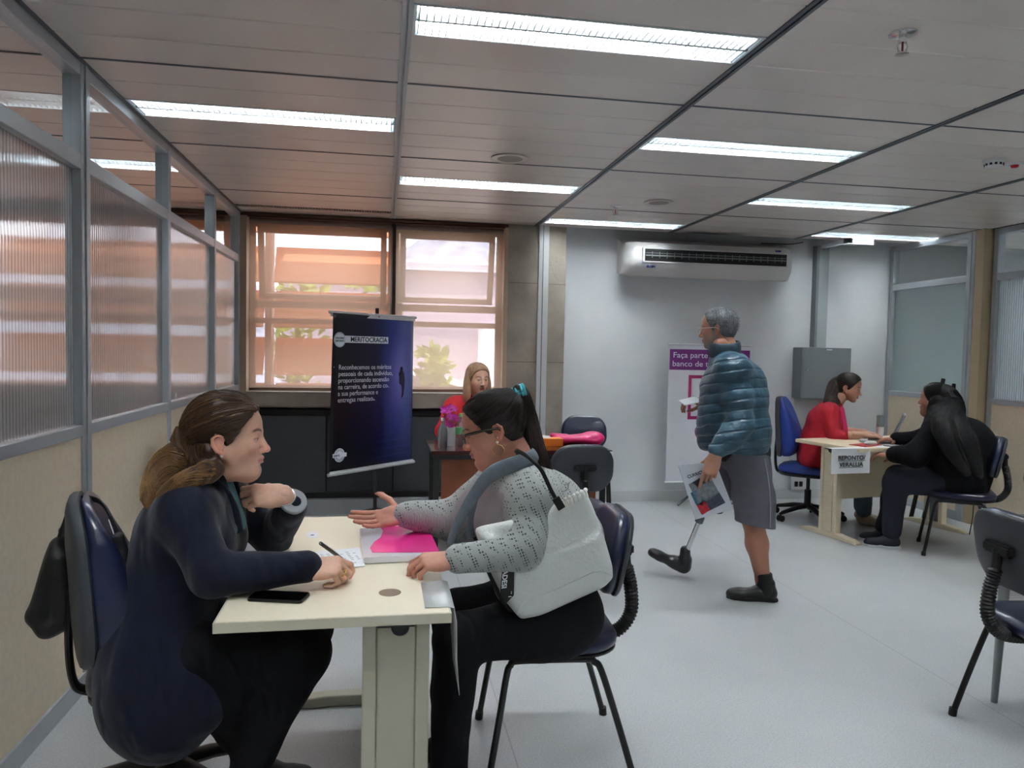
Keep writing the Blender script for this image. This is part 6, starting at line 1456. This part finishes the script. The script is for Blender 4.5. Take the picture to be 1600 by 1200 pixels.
# ------------------------------------------------------------ walking man
def man():
    t = person((2.02, 4.12, 0), 'grey-haired man in teal padded jacket and grey shorts walking, one leg a prosthesis')
    J = dict(pelvis=(2.07, 4.12, .88), waist=(2.05, 4.12, 1.02), chest=(2.035, 4.12, 1.20), neck=(1.975, 4.12, 1.40), headb=(1.94, 4.10, 1.48),
             shL=(1.945, 3.945, 1.33), shR=(2.12, 4.28, 1.33), elL=(1.955, 3.86, 1.05), wrL=(1.80, 3.83, .865), elR=(2.08, 4.37, 1.08), wrR=(1.97, 4.36, 1.13),
             hipL=(2.08, 4.02, .86), hipR=(2.10, 4.20, .86), knL=(2.125, 3.99, .47), anL=(2.19, 3.975, .12))
    hp = at(1122, 513, 4.15); R = rot3(math.radians(141), math.radians(-6), 0)
    hd, T = head(tup(hp), R, SKM, 1.0, male=True, full=.3, hs=.0026, beard=lin(128, 122, 120)[:3], lips=lin(140, 85, 78)[:3], brow=lin(60, 55, 52)[:3], neck_to=(-.07, 0, -.2), eyes_open=.5)
    wl = V3(*J['wrL']); hl, TL, _ = hand(wl, (-.30, -.05, -.95), (.45, .88, -.15), -1, SKM, curls=((8, 14, 8), (35, 55, 30), (45, 60, 35), (50, 60, 35)), thumb=(15, 15), thumb_out=.5, backdir=(.55, .1, .8), sc_=1.08, hs=.0024)
    wr = V3(*J['wrR']); hr, TR_, _ = hand(wr, (-.9, .1, .1), (0, .2, -1), 1, SKM, curls=((40, 45, 25),), thumb=(20, 20), thumb_out=.5, sc_=1.05, hs=.0026)
    f = Field((1.9, 3.85, 0), (2.4, 4.2, 1.0), .006); f.cone(J['hipL'], J['knL'], .085, .062, .03); f.cone(J['knL'], (2.15, 3.985, .33), .060, .062, .03); f.cone((2.15, 3.985, .33), J['anL'], .062, .040, .03); f.cone(J['anL'], (2.20, 3.97, .05), .042, .045, .02); Vl, Fl = f.mesh(1)
    big_mesh('body', [skin_body(J, SKM, 1.1, legs=False), hd, hl, hr, (Vl, Fl, 0, np.tile(np.array(SKM[:3])*[.95, .85, .8], (len(Vl), 1)))], SKIN, t)
    m_j, nt, b = new_mat('teal quilted nylon'); b.inputs['Roughness'].default_value = .38
    n = N(nt, 'ShaderNodeTexNoise', Scale=12, Detail=4); nt.links.new(coords(nt), n.inputs['Vector']); nt.links.new(ramp(nt, n.outputs[0], [(.3, lin(40, 70, 88)), (.7, lin(56, 92, 110))]), b.inputs['Base Color'])
    wv = N(nt, 'ShaderNodeTexWave', Scale=5.6, Distortion=1.6, Detail=1); wv.bands_direction = 'Z'; wv.inputs['Detail Scale'].default_value = 1.2; nt.links.new(coords(nt, rot=(.15, .12, 0)), wv.inputs['Vector'])
    b0 = N(nt, 'ShaderNodeBump', Strength=.8, Distance=.012); nt.links.new(ramp(nt, wv.outputs[0], [(.0, (0, 0, 0)), (.22, (.8, .8, .8)), (1, (1, 1, 1))]), b0.inputs['Height'])
    bp = N(nt, 'ShaderNodeBump', Strength=.35, Distance=.012); nt.links.new(b0.outputs[0], bp.inputs['Normal']); n2 = N(nt, 'ShaderNodeTexNoise', Scale=34, Detail=4); nt.links.new(coords(nt), n2.inputs['Vector']); nt.links.new(n2.outputs[0], bp.inputs['Height']); nt.links.new(bp.outputs[0], b.inputs['Normal'])
    def quilt(per, amp):
        def fn(X, Y, Z):
            z = Z+.10*(X-2.03)+.006*np.sin(X*30+Y*20); return (amp*(np.abs(np.sin(PI*z/per))**.5*-1+.8)).astype(np.float32)
        return fn
    def jk(f):
        torso(f, J, .028, .135, .145, .150, belly=.11, shr=.062, k=.09)
        f.cone((2.07, 4.04, .93), (2.07, 4.2, .93), .155, .155, .05); f.ell((2.10, 4.14, 1.20), (.13, .16, .18), .06)
        f.cone(J['neck'], V3(*J['neck'])+V3(-.018, -.005, .075), .078, .068, .02); f.cone((1.958, 4.105, 1.49), (1.945, 4.10, 1.60), .060, .07, .004, sub=True)
        f.plane((0, 0, -1), -.855, .012)
    def sl(f):
        f.chain([J['shL'], (1.955, 3.90, 1.19), J['elL'], (1.89, 3.845, .96), wl+V3(.02, .01, .035)], (.060, .066, .064, .060, .048), .05)
        f.chain([J['shR'], (2.08, 4.33, 1.19), J['elR'], (2.0, 4.36, 1.12)], (.078, .074, .066, .05), .02)
    f = bodyfield(J, .0065); jk(f); sl(f); f.warp(quilt(.07, .004)); f.warp(folds(.005, .9, 5)); V, F = f.mesh(1); big_mesh('jacket', [(V, F, 0)], m_j, t)
    big_mesh('collar', [lap_strip([tup(V3(1.972, 4.115, 1.455)+V3(math.cos(a)*.082, math.sin(a)*.082, -.014*math.cos(a+2.2))) for a in np.linspace(-3.5, 2.15, 14)], .012, .045, (0, 0, 1))], mat('dark teal collar', lin(36, 56, 70), .5), t)
    f = Field((1.85, 3.85, .76), (2.35, 4.4, .95), .006); f.cone((2.085, 4.05, .86), (2.09, 4.19, .86), .148, .148, .03); f.plane((0, 0, -1), -.80, .01); f.plane((0, 0, 1), .93, .01); V, F = f.mesh(1); big_mesh('sweatshirt_hem', [(V, F, 0)], mat('dark sweatshirt', lin(34, 34, 38), .9), t)
    m_sh = mat('grey shorts cloth', lin(98, 98, 106), .8, noise=.12, nscale=12, bump=.15, bscale=200, wrinkle=.5)
    def shf(f):
        f.cone((2.085, 4.05, .84), (2.095, 4.19, .84), .135, .135, .05); f.chain([J['hipL'], (2.12, 3.995, .62), (2.135, 3.99, .44)], (.125, .120, .115), .02)
        f.chain([J['hipR'], (2.04, 4.25, .64), (1.985, 4.31, .50)], (.12, .112, .105), .02); f.plane((-.12, 0, -1), -.435-.12*2.13, .004)
    f = Field((1.8, 3.8, .38), (2.35, 4.5, .98), .006); shf(f); f.warp(folds(.006, .8, 21)); V, F = f.mesh(1); big_mesh('shorts', [(V, F, 0)], m_sh, t)
    MB().tube(spline([(2.135, 3.905, .84), (2.150, 3.872, .70), (2.160, 3.866, .56), (2.165, 3.870, .45)], 6), .0035, 6).build('side_seam', mat('pale seam', lin(150, 150, 158), .7), t)
    f = Field((2.1, 3.88, 0), (2.3, 4.08, .2), .005); f.cone((2.190, 3.974, .16), (2.205, 3.966, .06), .049, .052, .02); f.plane((0, 0, 1), .165, .004); V, F = f.mesh(1); big_mesh('sock', [(V, F, 0)], M['black_plastic'], t)
    f = Field((1.9, 3.8, -.01), (2.35, 4.2, .17), .0045); shoe(f, (2.265, 3.945, 0), (1.985, 4.035, 0), .048); V, F = f.mesh(1); s_ = big_mesh('shoe', [(V, F, 0)], mat('black shoe leather', lin(18, 18, 20), .3, coat=.3), t)
    MB().prism([tup(V3(2.265, 3.945, 0)+nrm((-.28, .09, 0))*a_+nrm((-.09, -.28, 0))*b_) for a_, b_ in ((-.005, -.02), (.02, -.038), (.10, -.036), (.19, -.046), (.25, -.036), (.288, 0), (.25, .036), (.19, .046), (.10, .036), (.02, .038), (-.005, .02))], (0, 0, .02)).build('sole', M['black_plastic'], s_, bevel=.004)
    # prosthetic leg: socket under the shorts, metal pylon, foot in a shoe on its heel
    kp, ap = V3(1.965, 4.33, .44), V3(1.895, 4.415, .15)
    MB().tube([tup(V3(2.02, 4.28, .58)), tup(kp)], [.06, .035], 14).build('prosthetic_socket', M['black_plastic'], t, smooth=1)
    p_ = MB().tube([tup(kp), tup(ap)], .0155, 14).build('prosthetic_pylon', M['silver'], t, smooth=1)
    MB().tube([tup(kp*.9+ap*.1), tup(kp*.78+ap*.22)], .026, 14).build('pylon_clamp', M['alu_dark'], p_, smooth=1); MB().tube([tup(ap), tup(ap+V3(0, 0, .03))], .022, 14).build('pylon_adapter', M['alu_dark'], p_, smooth=1)
    heel, toe = V3(1.915, 4.455, .002), V3(1.672, 4.53, .135); f = Field((1.58, 4.3, -.01), (2.02, 4.62, .3), .0045); up = nrm(np.cross(toe-heel, np.cross((0, 0, 1), toe-heel)))
    shoe(f, heel, toe, .047, up=tup(up)); f.cone(heel+(toe-heel)*.12+up*.06, tup(ap+V3(0, 0, .03)), .040, .032, .02); V, F = f.mesh(1); big_mesh('shoe', [(V, F, 0)], bpy.data.materials['black shoe leather'], t)
    # hair
    cf = cap_field(.020, -.078, .008, hl=(.90, -.43)); r_ = np.random.RandomState(3); cf.warp(lambda X, Y, Z: (.0016*np.sin(300*X+80*Z)*np.sin(260*Y+60*X)).astype(np.float32)); V, F = cf.mesh(0); Vw = V@R.T+np.array(hp)
    cur = []
    rr = np.random.RandomState(8)
    while len(cur) < 900:
        d = nrm(rr.normal(size=3)); p = CR_C+d*CR_R*1.06
        if .90*p[0]-.43*p[2] > .018 or p[2] < -.055 or (abs(p[1]) > .064 and p[0] > -.03 and p[2] < .02): continue
        g_ = V3(-.5, 0, -.6)+d*.9+rr.normal(size=3)*.25; cur.append(np.array([T(p), T(p+g_*.007), T(p+g_*.013+V3(0, 0, -.001))]))
    S = strands_mesh(cur, .0009, .0004); big_mesh('hair', [(Vw, F, 0, np.zeros((len(Vw), 3))), (S[0], S[1], 0, S[2]*.8)], H_GREY, t)
    m = MB()
    for s in (-1, 1):
        m.tube([T((.104-.2*abs(.033-.024*math.cos(a)-.033)**1.2, s*(.034+.023*math.cos(a)), -.003+.016*math.sin(a))) for a in np.linspace(0, 2*PI, 20)], .0015, 6)
        m.tube([T((.098, s*.058, .004)), T((.08, s*.072, .006)), T((-.01, s*.084, .002)), T((-.028, s*.086, -.014))], .0018, 6)
    m.tube([T((.104, -.011, .002)), T((.106, .011, .002))], .0016, 6); m.build('eyeglasses', mat('pale spectacle frame', lin(200, 198, 190), .3), t, smooth=3)
    # what he carries
    t2 = thing('plastic_folder', tup(at(1100, 770, 3.79)), 'clear folder marked CURRICULUM with printed collage, hanging from the walking man hand', 'folder')
    Yp = 3.862; C4 = [at(1061, 729, Yp), at(1118, 722, Yp), at(1146, 795, Yp), at(1087, 812, Yp)]
    C4[0] = at(1060, 727, Yp); MB().prism(C4, (0, .006, 0)).build('sleeve', mat('glossy sleeve with paper', lin(205, 208, 218), .2, coat=.6), t2)
    def cp(u, v, o): return C4[0]*(1-u)*(1-v)+C4[1]*u*(1-v)+C4[2]*u*v+C4[3]*(1-u)*v+Vector((0, -o, 0))
    X_ = (C4[1]-C4[0]); Z_ = (C4[0]-C4[3]).normalized(); X2 = cp(.78, .16, 0)-cp(.12, .255, 0)
    text_mesh('CURRICULUM', .026, mat('navy print', lin(40, 44, 70), .5), t2, cp(.13, .255, .002), X2, Z_, 'lettering', width=X2.length*1.05, bold=.0006)
    def patch(pts, c, nm): MB().prism([cp(u, v, .0012) for u, v in pts], (0, .0008, 0)).build(nm, mat(nm.replace('_', ' '), c, .4, noise=.3, nscale=60), t2)
    patch([(.10, .36), (.70, .20), (.80, .62), (.20, .78)], lin(128, 136, 142), 'printed_photo'); patch([(.22, .335), (.70, .215), (.73, .34), (.30, .43)], lin(50, 50, 70), 'printed_dark_band')
    patch([(.08, .52), (.30, .46), (.38, .72), (.12, .74)], lin(50, 115, 150), 'printed_blue_patch'); patch([(.13, .74), (.80, .60), (.86, .84), (.18, .94)], lin(70, 78, 96), 'printed_grey_patch'); patch([(.13, .76), (.38, .70), (.42, .90), (.20, .95)], lin(205, 50, 60), 'printed_red_patch')
    for ch in t2.children: pass
    pt = [at(1060, 627, 4.28), at(1085, 621, 4.33), at(1100, 628, 4.30), at(1070, 634, 4.24)]; t3 = MB().prism(pt, (0, 0, .006)).build('paper_sheets', M['paper'], origin=tup(pt[0]))
    tag(t3, 'white papers the walking man holds edge on before his chest', 'paper')
man()

# ------------------------------------------------------------ woman in red at the maple desk
def simple_hair(name, T, hp, R, s_, t, m, tie, tail, rad, n=220, seed=0, front=.026, off=.008, hl=(.87, -.495), ear=True, low=-.075, nt_=160, field=None, hs=.0032, flat=None):
    cf = cap_field(front, low, off, hl=hl, ear=ear, hs=hs); V, F = cf.mesh(1); Vw = V*s_@R.T+np.array(hp); parts_ = [(Vw, F, 0, np.zeros((len(Vw), 3)))]
    S1 = strands_mesh(head_strands(T, n, tie, 1.105, seed, cf, front, hl, low), .0012, tips=.2); parts_.append((S1[0], S1[1], 0, S1[2]))
    PP = [np.array(spline(tl, 4)) for tl in tail]; al = np.concatenate(PP); mr = max(max(q) for q in rad); g = Field(al.min(0)-mr-.03, al.max(0)+mr+.03, .0055)
    for P_, rd_ in zip(PP, rad): g.chain([tup(q) for q in P_], np.interp(np.linspace(0, 1, len(P_)), np.linspace(0, 1, len(rd_)), rd_), .014)
    V2, F2 = g.mesh(1); c2 = np.zeros((len(V2), 3)); c2[:, 0] = .4; parts_.append((V2, F2, 0, c2))
    for k, (tl, rd_) in enumerate(zip(tail, rad)):
        S2 = strands_mesh(lock(tl, [q*1.12 for q in rd_], nt_, seed+k, wave=.25), .0014, .0006); parts_.append((S2[0], S2[1], 0, S2[2]))
    big_mesh('hair', parts_, m, t)
def woman_red():
    t = person((3.68, 5.86, 0), 'dark-haired woman in a red blazer typing on a laptop at the maple desk')
    J = dict(pelvis=(3.70, 5.90, .56), waist=(3.71, 5.89, .71), chest=(3.745, 5.87, .86), neck=(3.815, 5.84, .995), headb=(3.86, 5.82, 1.07),
             shR=(3.70, 5.73, .945), shL=(3.86, 6.00, .945), elR=(3.72, 5.66, .76), wrR=(3.90, 5.52, .785), elL=(3.93, 5.98, .77), wrL=(4.02, 5.70, .785),
             hipR=(3.70, 5.82, .53), hipL=(3.75, 6.0, .53), knR=(4.05, 5.70, .50), knL=(4.10, 5.86, .50), anR=(4.03, 5.68, .12), anL=(4.12, 5.84, .12))
    hp = at(1326, 605, 5.83); R = rot3(math.radians(-42), math.radians(-14), 0)
    hd, T = head(tup(hp), R, SK3, 1.0, hs=.003, eyes_open=.2, lips=lin(165, 75, 75)[:3], neck_to=(-.06, 0, -.2))
    hr, _, _ = hand(V3(*J['wrR']), (.85, -.45, -.12), (.05, -.1, -1), 1, SK3, curls=((15, 25, 15),), thumb=(15, 10), backdir=(-.8, .5, .05), hs=.003, r_arm=.030, back=.13)
    hl, _, _ = hand(V3(*J['wrL']), (.5, -.85, -.1), (0, 0, -1), -1, SK3, curls=((15, 25, 15),), thumb=(15, 10), backdir=(-.3, .9, 0), hs=.003, back=.12)
    big_mesh('body', [skin_body(J, SK3, wr=.03), hd, hr, hl], SKIN, t)
    m_red = mat('red blazer cloth', lin(178, 22, 44), .75, noise=.12, nscale=14, bump=.1, bscale=300, wrinkle=.5)
    def jk(f):
        torso(f, J, .020, .105, .10, .13, bust=1.0)
        for s in 'LR': f.cone(J['sh'+s], J['el'+s], .066, .058, .025); f.cone(J['el'+s], V3(*J['el'+s])*.72+V3(*J['wr'+s])*.28, .058, .052, .02)
        f.cone((3.69, 5.84, .52), (3.74, 5.98, .52), .14, .14, .05)
    cloth('blazer', jk, J, m_red, t, .007, .003, 31)
    f = Field((3.72, 5.60, .66), (4.0, 5.95, 1.02), .005); f.cone((3.82, 5.82, .95), (3.85, 5.80, .72), .075, .085, .03); V, F = f.mesh(1); big_mesh('blouse', [(V, F, 0)], mat('magenta blouse', lin(190, 25, 90), .6), t)
    def tr(f):
        for s in 'RL': f.cone(J['hip'+s], J['kn'+s], .09, .07, .03); f.cone(J['kn'+s], V3(*J['an'+s]), .068, .062, .03)
        f.cone(J['hipR'], J['hipL'], .13, .13, .03); f.plane((0, 0, -1), -.07, .004)
    cloth('jeans', tr, J, mat('blue denim', lin(70, 88, 105), .8, noise=.15, nscale=20, bump=.2, bscale=300), t, .008, .003, 32)
    for s in 'RL':
        a = V3(*J['an'+s]); f = Field((a[0]-.15, a[1]-.25, -.01), (a[0]+.25, a[1]+.1, .17), .005); shoe(f, (a[0]-.03, a[1]+.05, 0), (a[0]+.10, a[1]-.17, 0), .046); V, F = f.mesh(1); big_mesh('shoe', [(V, F, 0)], mat('beige sneaker', lin(165, 150, 130), .6, noise=.3, nscale=40), t)
    tail = [T((-.075, 0, .04)), T((-.11, -.01, -.02)), tup(at(1296, 630, 5.80)), tup(at(1291, 648, 5.80)), tup(at(1284, 655, 5.82))]
    tail2 = [T((-.07, -.03, -.02)), T((-.075, -.04, -.08)), tup(at(1306, 634, 5.78)), tup(at(1300, 645, 5.76))]
    simple_hair('hair', T, hp, R, 1, t, H_BRN2, (-.09, 0, .045), [tail, tail2], [(.04, .05, .045, .035, .015), (.035, .035, .03, .012)], seed=40)
woman_red()
# ------------------------------------------------------------ woman in black at the maple desk
def woman_black():
    t = person((4.12, 4.86, 0), 'woman with very long black hair and black jacket, back to the camera')
    J = dict(pelvis=(4.20, 4.82, .56), waist=(4.17, 4.85, .71), chest=(4.12, 4.88, .85), neck=(4.08, 4.93, .975), headb=(4.06, 4.95, 1.05),
             shL=(3.965, 4.77, .905), shR=(4.23, 5.03, .91), elL=(3.80, 4.80, .72), wrL=(3.76, 5.0, .70), elR=(4.12, 5.16, .78), wrR=(3.97, 5.22, .79),
             hipL=(4.12, 4.77, .53), hipR=(4.25, 4.93, .53), knL=(3.80, 4.99, .50), knR=(3.93, 5.15, .50), anL=(3.76, 4.97, .12), anR=(3.84, 5.14, .12))
    hp = at(1461, 624, 4.95); R = rot3(math.radians(120), math.radians(2), 0)
    hd, T = head(tup(hp), R, SK4, 1.02, hs=.003, full=.8, jowl=.6, neck_to=(-.05, 0, -.2))
    hl, _, _ = hand(V3(*J['wrL']), (-.5, .85, -.1), (0, 0, -1), -1, SK4, curls=((20, 25, 15),), hs=.003); hr, _, _ = hand(V3(*J['wrR']), (-.8, .5, -.1), (0, 0, -1), 1, SK4, curls=((20, 25, 15),), hs=.003)
    big_mesh('body', [skin_body(J, SK4), hd, hl, hr], SKIN, t)
    m_b = mat('black jacket cloth', lin(12, 13, 18), .85, noise=.2, nscale=14, bump=.12, bscale=300, spec=.2, wrinkle=.6)
    def jk(f):
        torso(f, J, .030, .145, .145, .16, belly=.10, shr=.075)
        limb(f, J['shL'], J['elL'], V3(*J['wrL'])+V3(.01, -.02, 0), (.088, .078, .055), .008); limb(f, J['shR'], J['elR'], J['wrR'], (.085, .072, .05), .008)
        f.cone((4.17, 4.77, .54), (4.27, 4.89, .54), .17, .17, .06); f.ell((4.26, 4.78, .74), (.15, .15, .24), .06)
    cloth('jacket', jk, J, m_b, t, .008, .005, 41)
    def tr(f):
        for s in 'RL': f.cone(J['hip'+s], J['kn'+s], .12, .092, .03); f.cone(J['kn'+s], V3(*J['an'+s])+V3(0, 0, .0), .088, .066, .03)
        f.cone(J['hipR'], J['hipL'], .15, .15, .03); f.plane((0, 0, -1), -.055, .004)
    cloth('trousers', tr, J, mat('dark denim', lin(24, 30, 44), .8, noise=.15, nscale=20, bump=.2, bscale=300), t, .007, .006, 42)
    for s in 'LR':
        a = V3(*J['an'+s]); h_ = V3(a[0]+.05, a[1]-.04, 0); to = V3(a[0]-.17, a[1]+.09, 0); f = Field((a[0]-.26, a[1]-.14, -.01), (a[0]+.16, a[1]+.19, .17), .0045); shoe(f, h_, to, .047); f.plane((0, 0, -1), -.018, .003); V, F = f.mesh(1); s_ = big_mesh('sneaker', [(V, F, 0)], mat('navy sneaker knit', lin(30, 34, 48), .7), t)
        d = nrm(to-h_); q = np.array((-d[1], d[0], 0)); ol = [h_+q*.036, h_+d*.13+q*.044, to-d*.03+q*.036, to+d*.002, to-d*.03-q*.036, h_+d*.13-q*.044, h_-q*.036, h_-d*.008]
        MB().prism([tup(p) for p in ol], (0, 0, .024)).build('white_sole', M['white_metal'], s_, bevel=.006)
    tails = [([T((-.06, 0, .05)), T((-.10, 0, -.03)), tup(at(1484, 660, 4.74)), tup(at(1503, 690, 4.64)), tup(at(1518, 715, 4.60)), tup(at(1530, 745, 4.60))], (.07, .085, .095, .09, .06, .025)),
             ([T((-.04, .05, 0)), T((-.05, .06, -.08)), tup(at(1474, 668, 4.68)), tup(at(1488, 700, 4.60)), tup(at(1510, 738, 4.58))], (.05, .065, .07, .06, .03)),
             ([T((-.04, -.05, 0)), T((-.07, -.05, -.08)), tup(at(1500, 665, 4.80)), tup(at(1520, 700, 4.70)), tup(at(1534, 736, 4.66))], (.05, .065, .065, .055, .02))]
    simple_hair('hair', T, hp, R, 1.02, t, H_BLACK, (-.09, 0, .05), [q[0] for q in tails], [q[1] for q in tails], seed=50, nt_=220, n=320)
woman_black()
# ------------------------------------------------------------ woman in red behind the dark desk
def woman_far():
    t = person((.74, 5.86, 0), 'blond woman in a red jacket facing the camera from behind the dark wooden desk')
    J = dict(pelvis=(.74, 5.95, .56), waist=(.74, 5.92, .72), chest=(.735, 5.88, .88), neck=(.725, 5.85, 1.03), headb=(.72, 5.83, 1.10),
             shL=(.905, 5.85, .97), shR=(.55, 5.86, .965), elL=(.98, 5.70, .80), wrL=(.85, 5.48, .77), elR=(.455, 5.68, .80), wrR=(.60, 5.46, .77),
             hipL=(.84, 5.92, .53), hipR=(.64, 5.92, .53), knL=(.86, 5.55, .50), knR=(.62, 5.55, .50), anL=(.88, 5.60, .1), anR=(.60, 5.60, .1))
    hp = at(746, 592, 5.80); R = rot3(math.radians(-70), math.radians(-3), 0)
    hd, T = head(tup(hp), R, SK5, 1.0, hs=.0028, eyes_open=.8, lips=lin(180, 80, 80)[:3], brow=lin(110, 80, 60)[:3], smile=.8)
    hr, _, _ = hand(V3(*J['wrR']), (.8, -.5, -.1), (0, 0, -1), 1, SK5, curls=((15, 25, 15),), hs=.0035); hl, _, _ = hand(V3(*J['wrL']), (-.8, -.5, -.1), (0, 0, -1), -1, SK5, curls=((15, 25, 15),), hs=.0035)
    big_mesh('body', [skin_body(J, SK5, h=.008), hd, hr, hl], SKIN, t)
    def jk(f):
        torso(f, J, .020, .105, .10, .13, bust=1.0)
        for s in 'LR': limb(f, J['sh'+s], J['el'+s], J['wr'+s], (.064, .054, .038), .008)
    cloth('jacket', jk, J, mat('bright red jacket cloth', lin(205, 28, 40), .7, noise=.1, nscale=14, bump=.1, wrinkle=.5), t, .008, .003, 61)
    f = Field((.62, 5.68, .85), (.85, 5.95, 1.10), .005); f.cone((.725, 5.83, 1.045), (.73, 5.78, .90), .056, .07, .02); V, F = f.mesh(1); big_mesh('blouse', [(V, F, 0)], mat('white patterned blouse', lin(225, 215, 215), .7, noise=.35, nscale=45), t)
    def tr(f):
        for s in 'RL': f.cone(J['hip'+s], J['kn'+s], .09, .07, .03); f.cone(J['kn'+s], V3(*J['an'+s])+V3(0, 0, -.04), .066, .055, .03)
        f.cone(J['hipR'], J['hipL'], .13, .13, .03)
    cloth('trousers', tr, J, C_BLACK, t, .01, 0, 62)
    def sd(s): return [T((-.01, s*.072, .05)), T((.0, s*.086, -.02)), T((.002, s*.088, -.09)), T((.0, s*.088, -.14)), T((-.01, s*.086, -.185))]
    simple_hair('hair', T, hp, R, 1, t, H_BLOND, (-.02, .02, .1), [sd(1), sd(-1), [T((-.07, 0, .04)), T((-.095, 0, -.04)), T((-.095, 0, -.12)), T((-.09, 0, -.17))]], [(.022, .026, .028, .026, .012)]*2+[(.05, .06, .055, .02)], seed=70, off=.012, ear=False, front=.034)
woman_far()
# office chair for her and the things around
t = copy_tree(VC); put(t, .74, 5.98, -PI/2, 'navy visitor chair of the blond woman behind the dark desk')
# pink bag on the dark desk
t = thing('pink_bag', (1.42, 5.36, .7405), 'glossy magenta bag lying folded on the dark wooden desk', 'bag')
f = Field((1.18, 5.22, .73), (1.66, 5.52, .86), .005); f.cone((1.27, 5.36, .775), (1.56, 5.36, .772), .032, .036, .02, sq=((0, 1, 0), 2.2)); f.cone((1.24, 5.38, .80), (1.34, 5.37, .80), .022, .016, .02); f.ell((1.55, 5.37, .78), (.075, .07, .042), .02); f.plane((0, 0, -1), -.742, .004); f.warp(folds(.009, 1.4, 77)); V, F = f.mesh(1)
big_mesh('bag_cloth', [(V, F, 0)], mat('magenta fabric', lin(215, 30, 110), .4, bump=.2, bscale=60), t)
# black handbag slung over the back of the office chair
def handbag():
    t = thing('handbag', tup(at(95, 900, 2.42)), 'black slouchy handbag hanging by its strap from the navy office chair back', 'bag')
    m_h = mat('soft black leather', lin(14, 14, 18), .5, bump=.2, bscale=90)
    f = Field((-1.20, 2.20, .45), (-.72, 2.62, 1.0), .005)
    Y_ = 2.40; A = lambda x, y, dy=0: tup(at(x, y, Y_+dy))
    f.cone(A(92, 850), A(70, 950), .022, .040, .03, sq=((0, 1, 0), 1.9)); f.cone(A(105, 870), A(108, 960), .030, .035, .03, sq=((0, 1, 0), 1.7)); f.cone(A(62, 958), A(82, 975), .020, .028, .03, sq=((0, 1, 0), 1.9)); f.cone(A(80, 978), A(112, 962), .024, .022, .03, sq=((0, 1, 0), 1.8))
    f.warp(folds(.006, 1, 90)); V, F = f.mesh(1); big_mesh('bag_body', [(V, F, 0)], m_h, t)
    MB().tube(spline([A(93, 845), A(101, 822), A(112, 795), A(128, 780, -.02), A(150, 781, -.05), A(166, 795, -.09), A(182, 830, -.12), A(192, 868, -.13)], 8), .010, 10, flat=.5, up=(0, -1, 0)).build('strap', m_h, t, smooth=1)
    for a, b in ((98, 830), (106, 826)): ring(t, 'buckle_ring', A(a, b), (.3, 1, 0), .014, .002, M['silver'], 20)
    f = Field((-.86, 2.10, .45), (-.55, 2.36, 1.0), .005); f.cone(A(185, 840, -.13), A(196, 900, -.13), .016, .030, .03); f.cone(A(196, 900, -.13), A(190, 950, -.13), .030, .02, .03); V, F = f.mesh(1); big_mesh('bag_flap', [(V, F, 0)], m_h, t)
    m = MB(); m.tube([A(170, 812, -.115), A(178, 835, -.135)], .0022, 6); m.tube([A(176, 838, -.135), A(182, 862, -.15)], .0022, 6); m.build('zip', M['silver'], t)
handbag()
